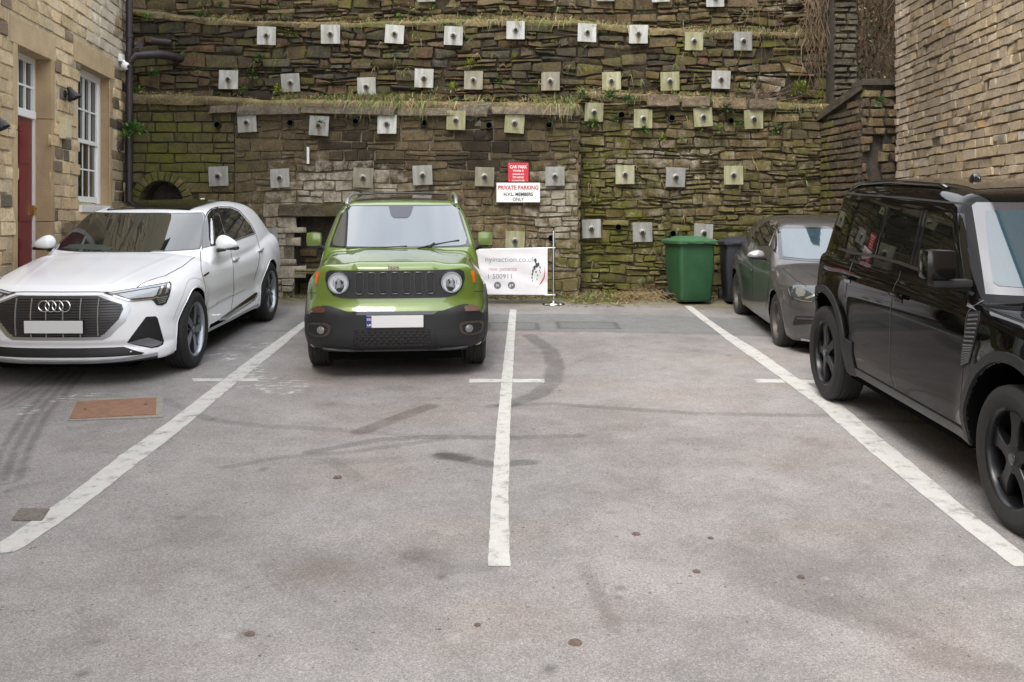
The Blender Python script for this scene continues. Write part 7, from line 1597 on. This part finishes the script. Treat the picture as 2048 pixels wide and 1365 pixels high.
o = v.build('wall_sprigs'); tag(o, 'small sprigs, moss tufts and straw rooted in the joints of the upper walls', 'wall plants', kind='stuff')
# bare creepers: woody stems as real tubes
def creeper(name, lab, x0, x1, z0, z1, y, n, seed, rmin=.003, rmax=.010, sway=.25, kind=None, cat='creeper', hang=True):
    r = np.random.default_rng(seed); b = MB()
    for i in range(n):
        x = r.uniform(x0, x1); z = z1 if r.random() < .7 else r.uniform((z0 + z1) / 2, z1); L = (z - z0) * r.uniform(.35, 1.0); k_ = 9; pts = []; dx = r.normal(0, sway)
        for q in range(k_): f = q / (k_ - 1); pts.append((x + dx * f + r.normal(0, .035), y + r.uniform(-.14, .06) - .05 * math.sin(f * 3), z - L * f + r.normal(0, .02)))
        rr = r.uniform(rmin, rmax); b.tube(pts, np.linspace(rr, rr * .4, k_), 4, caps=False)
    V = np.concatenate(b.V); cc = np.array([.20, .135, .085]) * (.45 + 1.0 * np.random.default_rng(seed).random((len(V) // 36 + 1, 1)).repeat(36, 0)[:len(V)])
    o = mk(name, V, b.F, M_VEG, True, col=cc); tag(o, lab, cat, kind=kind); return o
creeper('hanging_creeper', 'bare brown creeper stems hanging down the terraces left of the buttress', ux(1600, T3), ux(1655, T3), zy(205, T3), zy(-40, T3), T3 - .12, 55, 201, sway=.12)
creeper('hanging_creeper', 'thin bare stems straying across the right end of the middle terrace', ux(1480, T3), ux(1610, T3), zy(200, T3), zy(-20, T3), T3 - .08, 12, 202, .002, .005, .35)
creeper('bare_creepers', 'dense tangle of bare brown creepers covering the slope behind the pier', ux(1705, 16.2), ux(1850, 16.2) , 3.0, 7.6, 15.75, 700, 203, .003, .009, .4, kind='stuff')
v = Veg()
for i in range(900):
    px, py = vr.uniform(1705, 1795), vr.uniform(-10, 215); t = vr.uniform(15.5, 15.95); c = np.array((DG + STRAW)[vr.integers(7)]) * vr.uniform(.4, 1.0); v.leaf(W(px, py, t), vr.normal(0, 1, 3), .07, .022, c)
o = v.build('creeper_leaves'); tag(o, 'scattered dead and ivy leaves among the bare creepers', 'leaves', kind='stuff')
b = MB(); rr_ = np.random.default_rng(9)
for i in range(46):
    P = W(1510 + rr_.normal(0, 14), 208, T3 - .2); d = np.array([rr_.normal(0, .35), rr_.normal(-.1, .15), rr_.uniform(.12, .38)]); k0 = np.zeros(3) + P; b.tube([k0, k0 + d * .5 + rr_.normal(0, .02, 3), k0 + d + rr_.normal(0, .03, 3)], [.006, .004, .002], 4, caps=False)
V = np.concatenate(b.V); o = mk('twiggy_shrub', V, b.F, M_VEG, True, col=np.tile((.13, .085, .07), (len(V), 1))); tag(o, 'small bare twiggy shrub on the right ledge above the coping', 'shrub')
b = MB(); b.tube([W(1506, 172, T3 - .2), W(1514, 200, T3 - .22)], [.03, .04], 8); o = b.build('cut_stump', mat('old_bark', (.16, .12, .09), .9, nscale=30, namp=.4, bump=.5), smooth=True); tag(o, 'short grey cut stump beside the twiggy shrub', 'stump')
# straw stems strewn by the bins
b = MB()
for i in range(60):
    px = rr_.uniform(1230, 1335); t = rr_.uniform(14.2, 14.9); x = ux(px, t); z = float(ground_z(x, t)) + rr_.uniform(.01, .12); a = rr_.normal(0, .5); L = rr_.uniform(.1, .35)
    b.tube([(x, t, z), (x + L * .5, t + a * .1, z + rr_.uniform(0, .06)), (x + L, t + a * .2, z - .03)], .003, 4, caps=False)
V = np.concatenate(b.V); o = mk('dead_stems', V, b.F, M_VEG, True, col=np.tile((.26, .18, .09), (len(V), 1))); tag(o, 'fallen dry stems heaped beside the green bin', 'stems', kind='stuff')
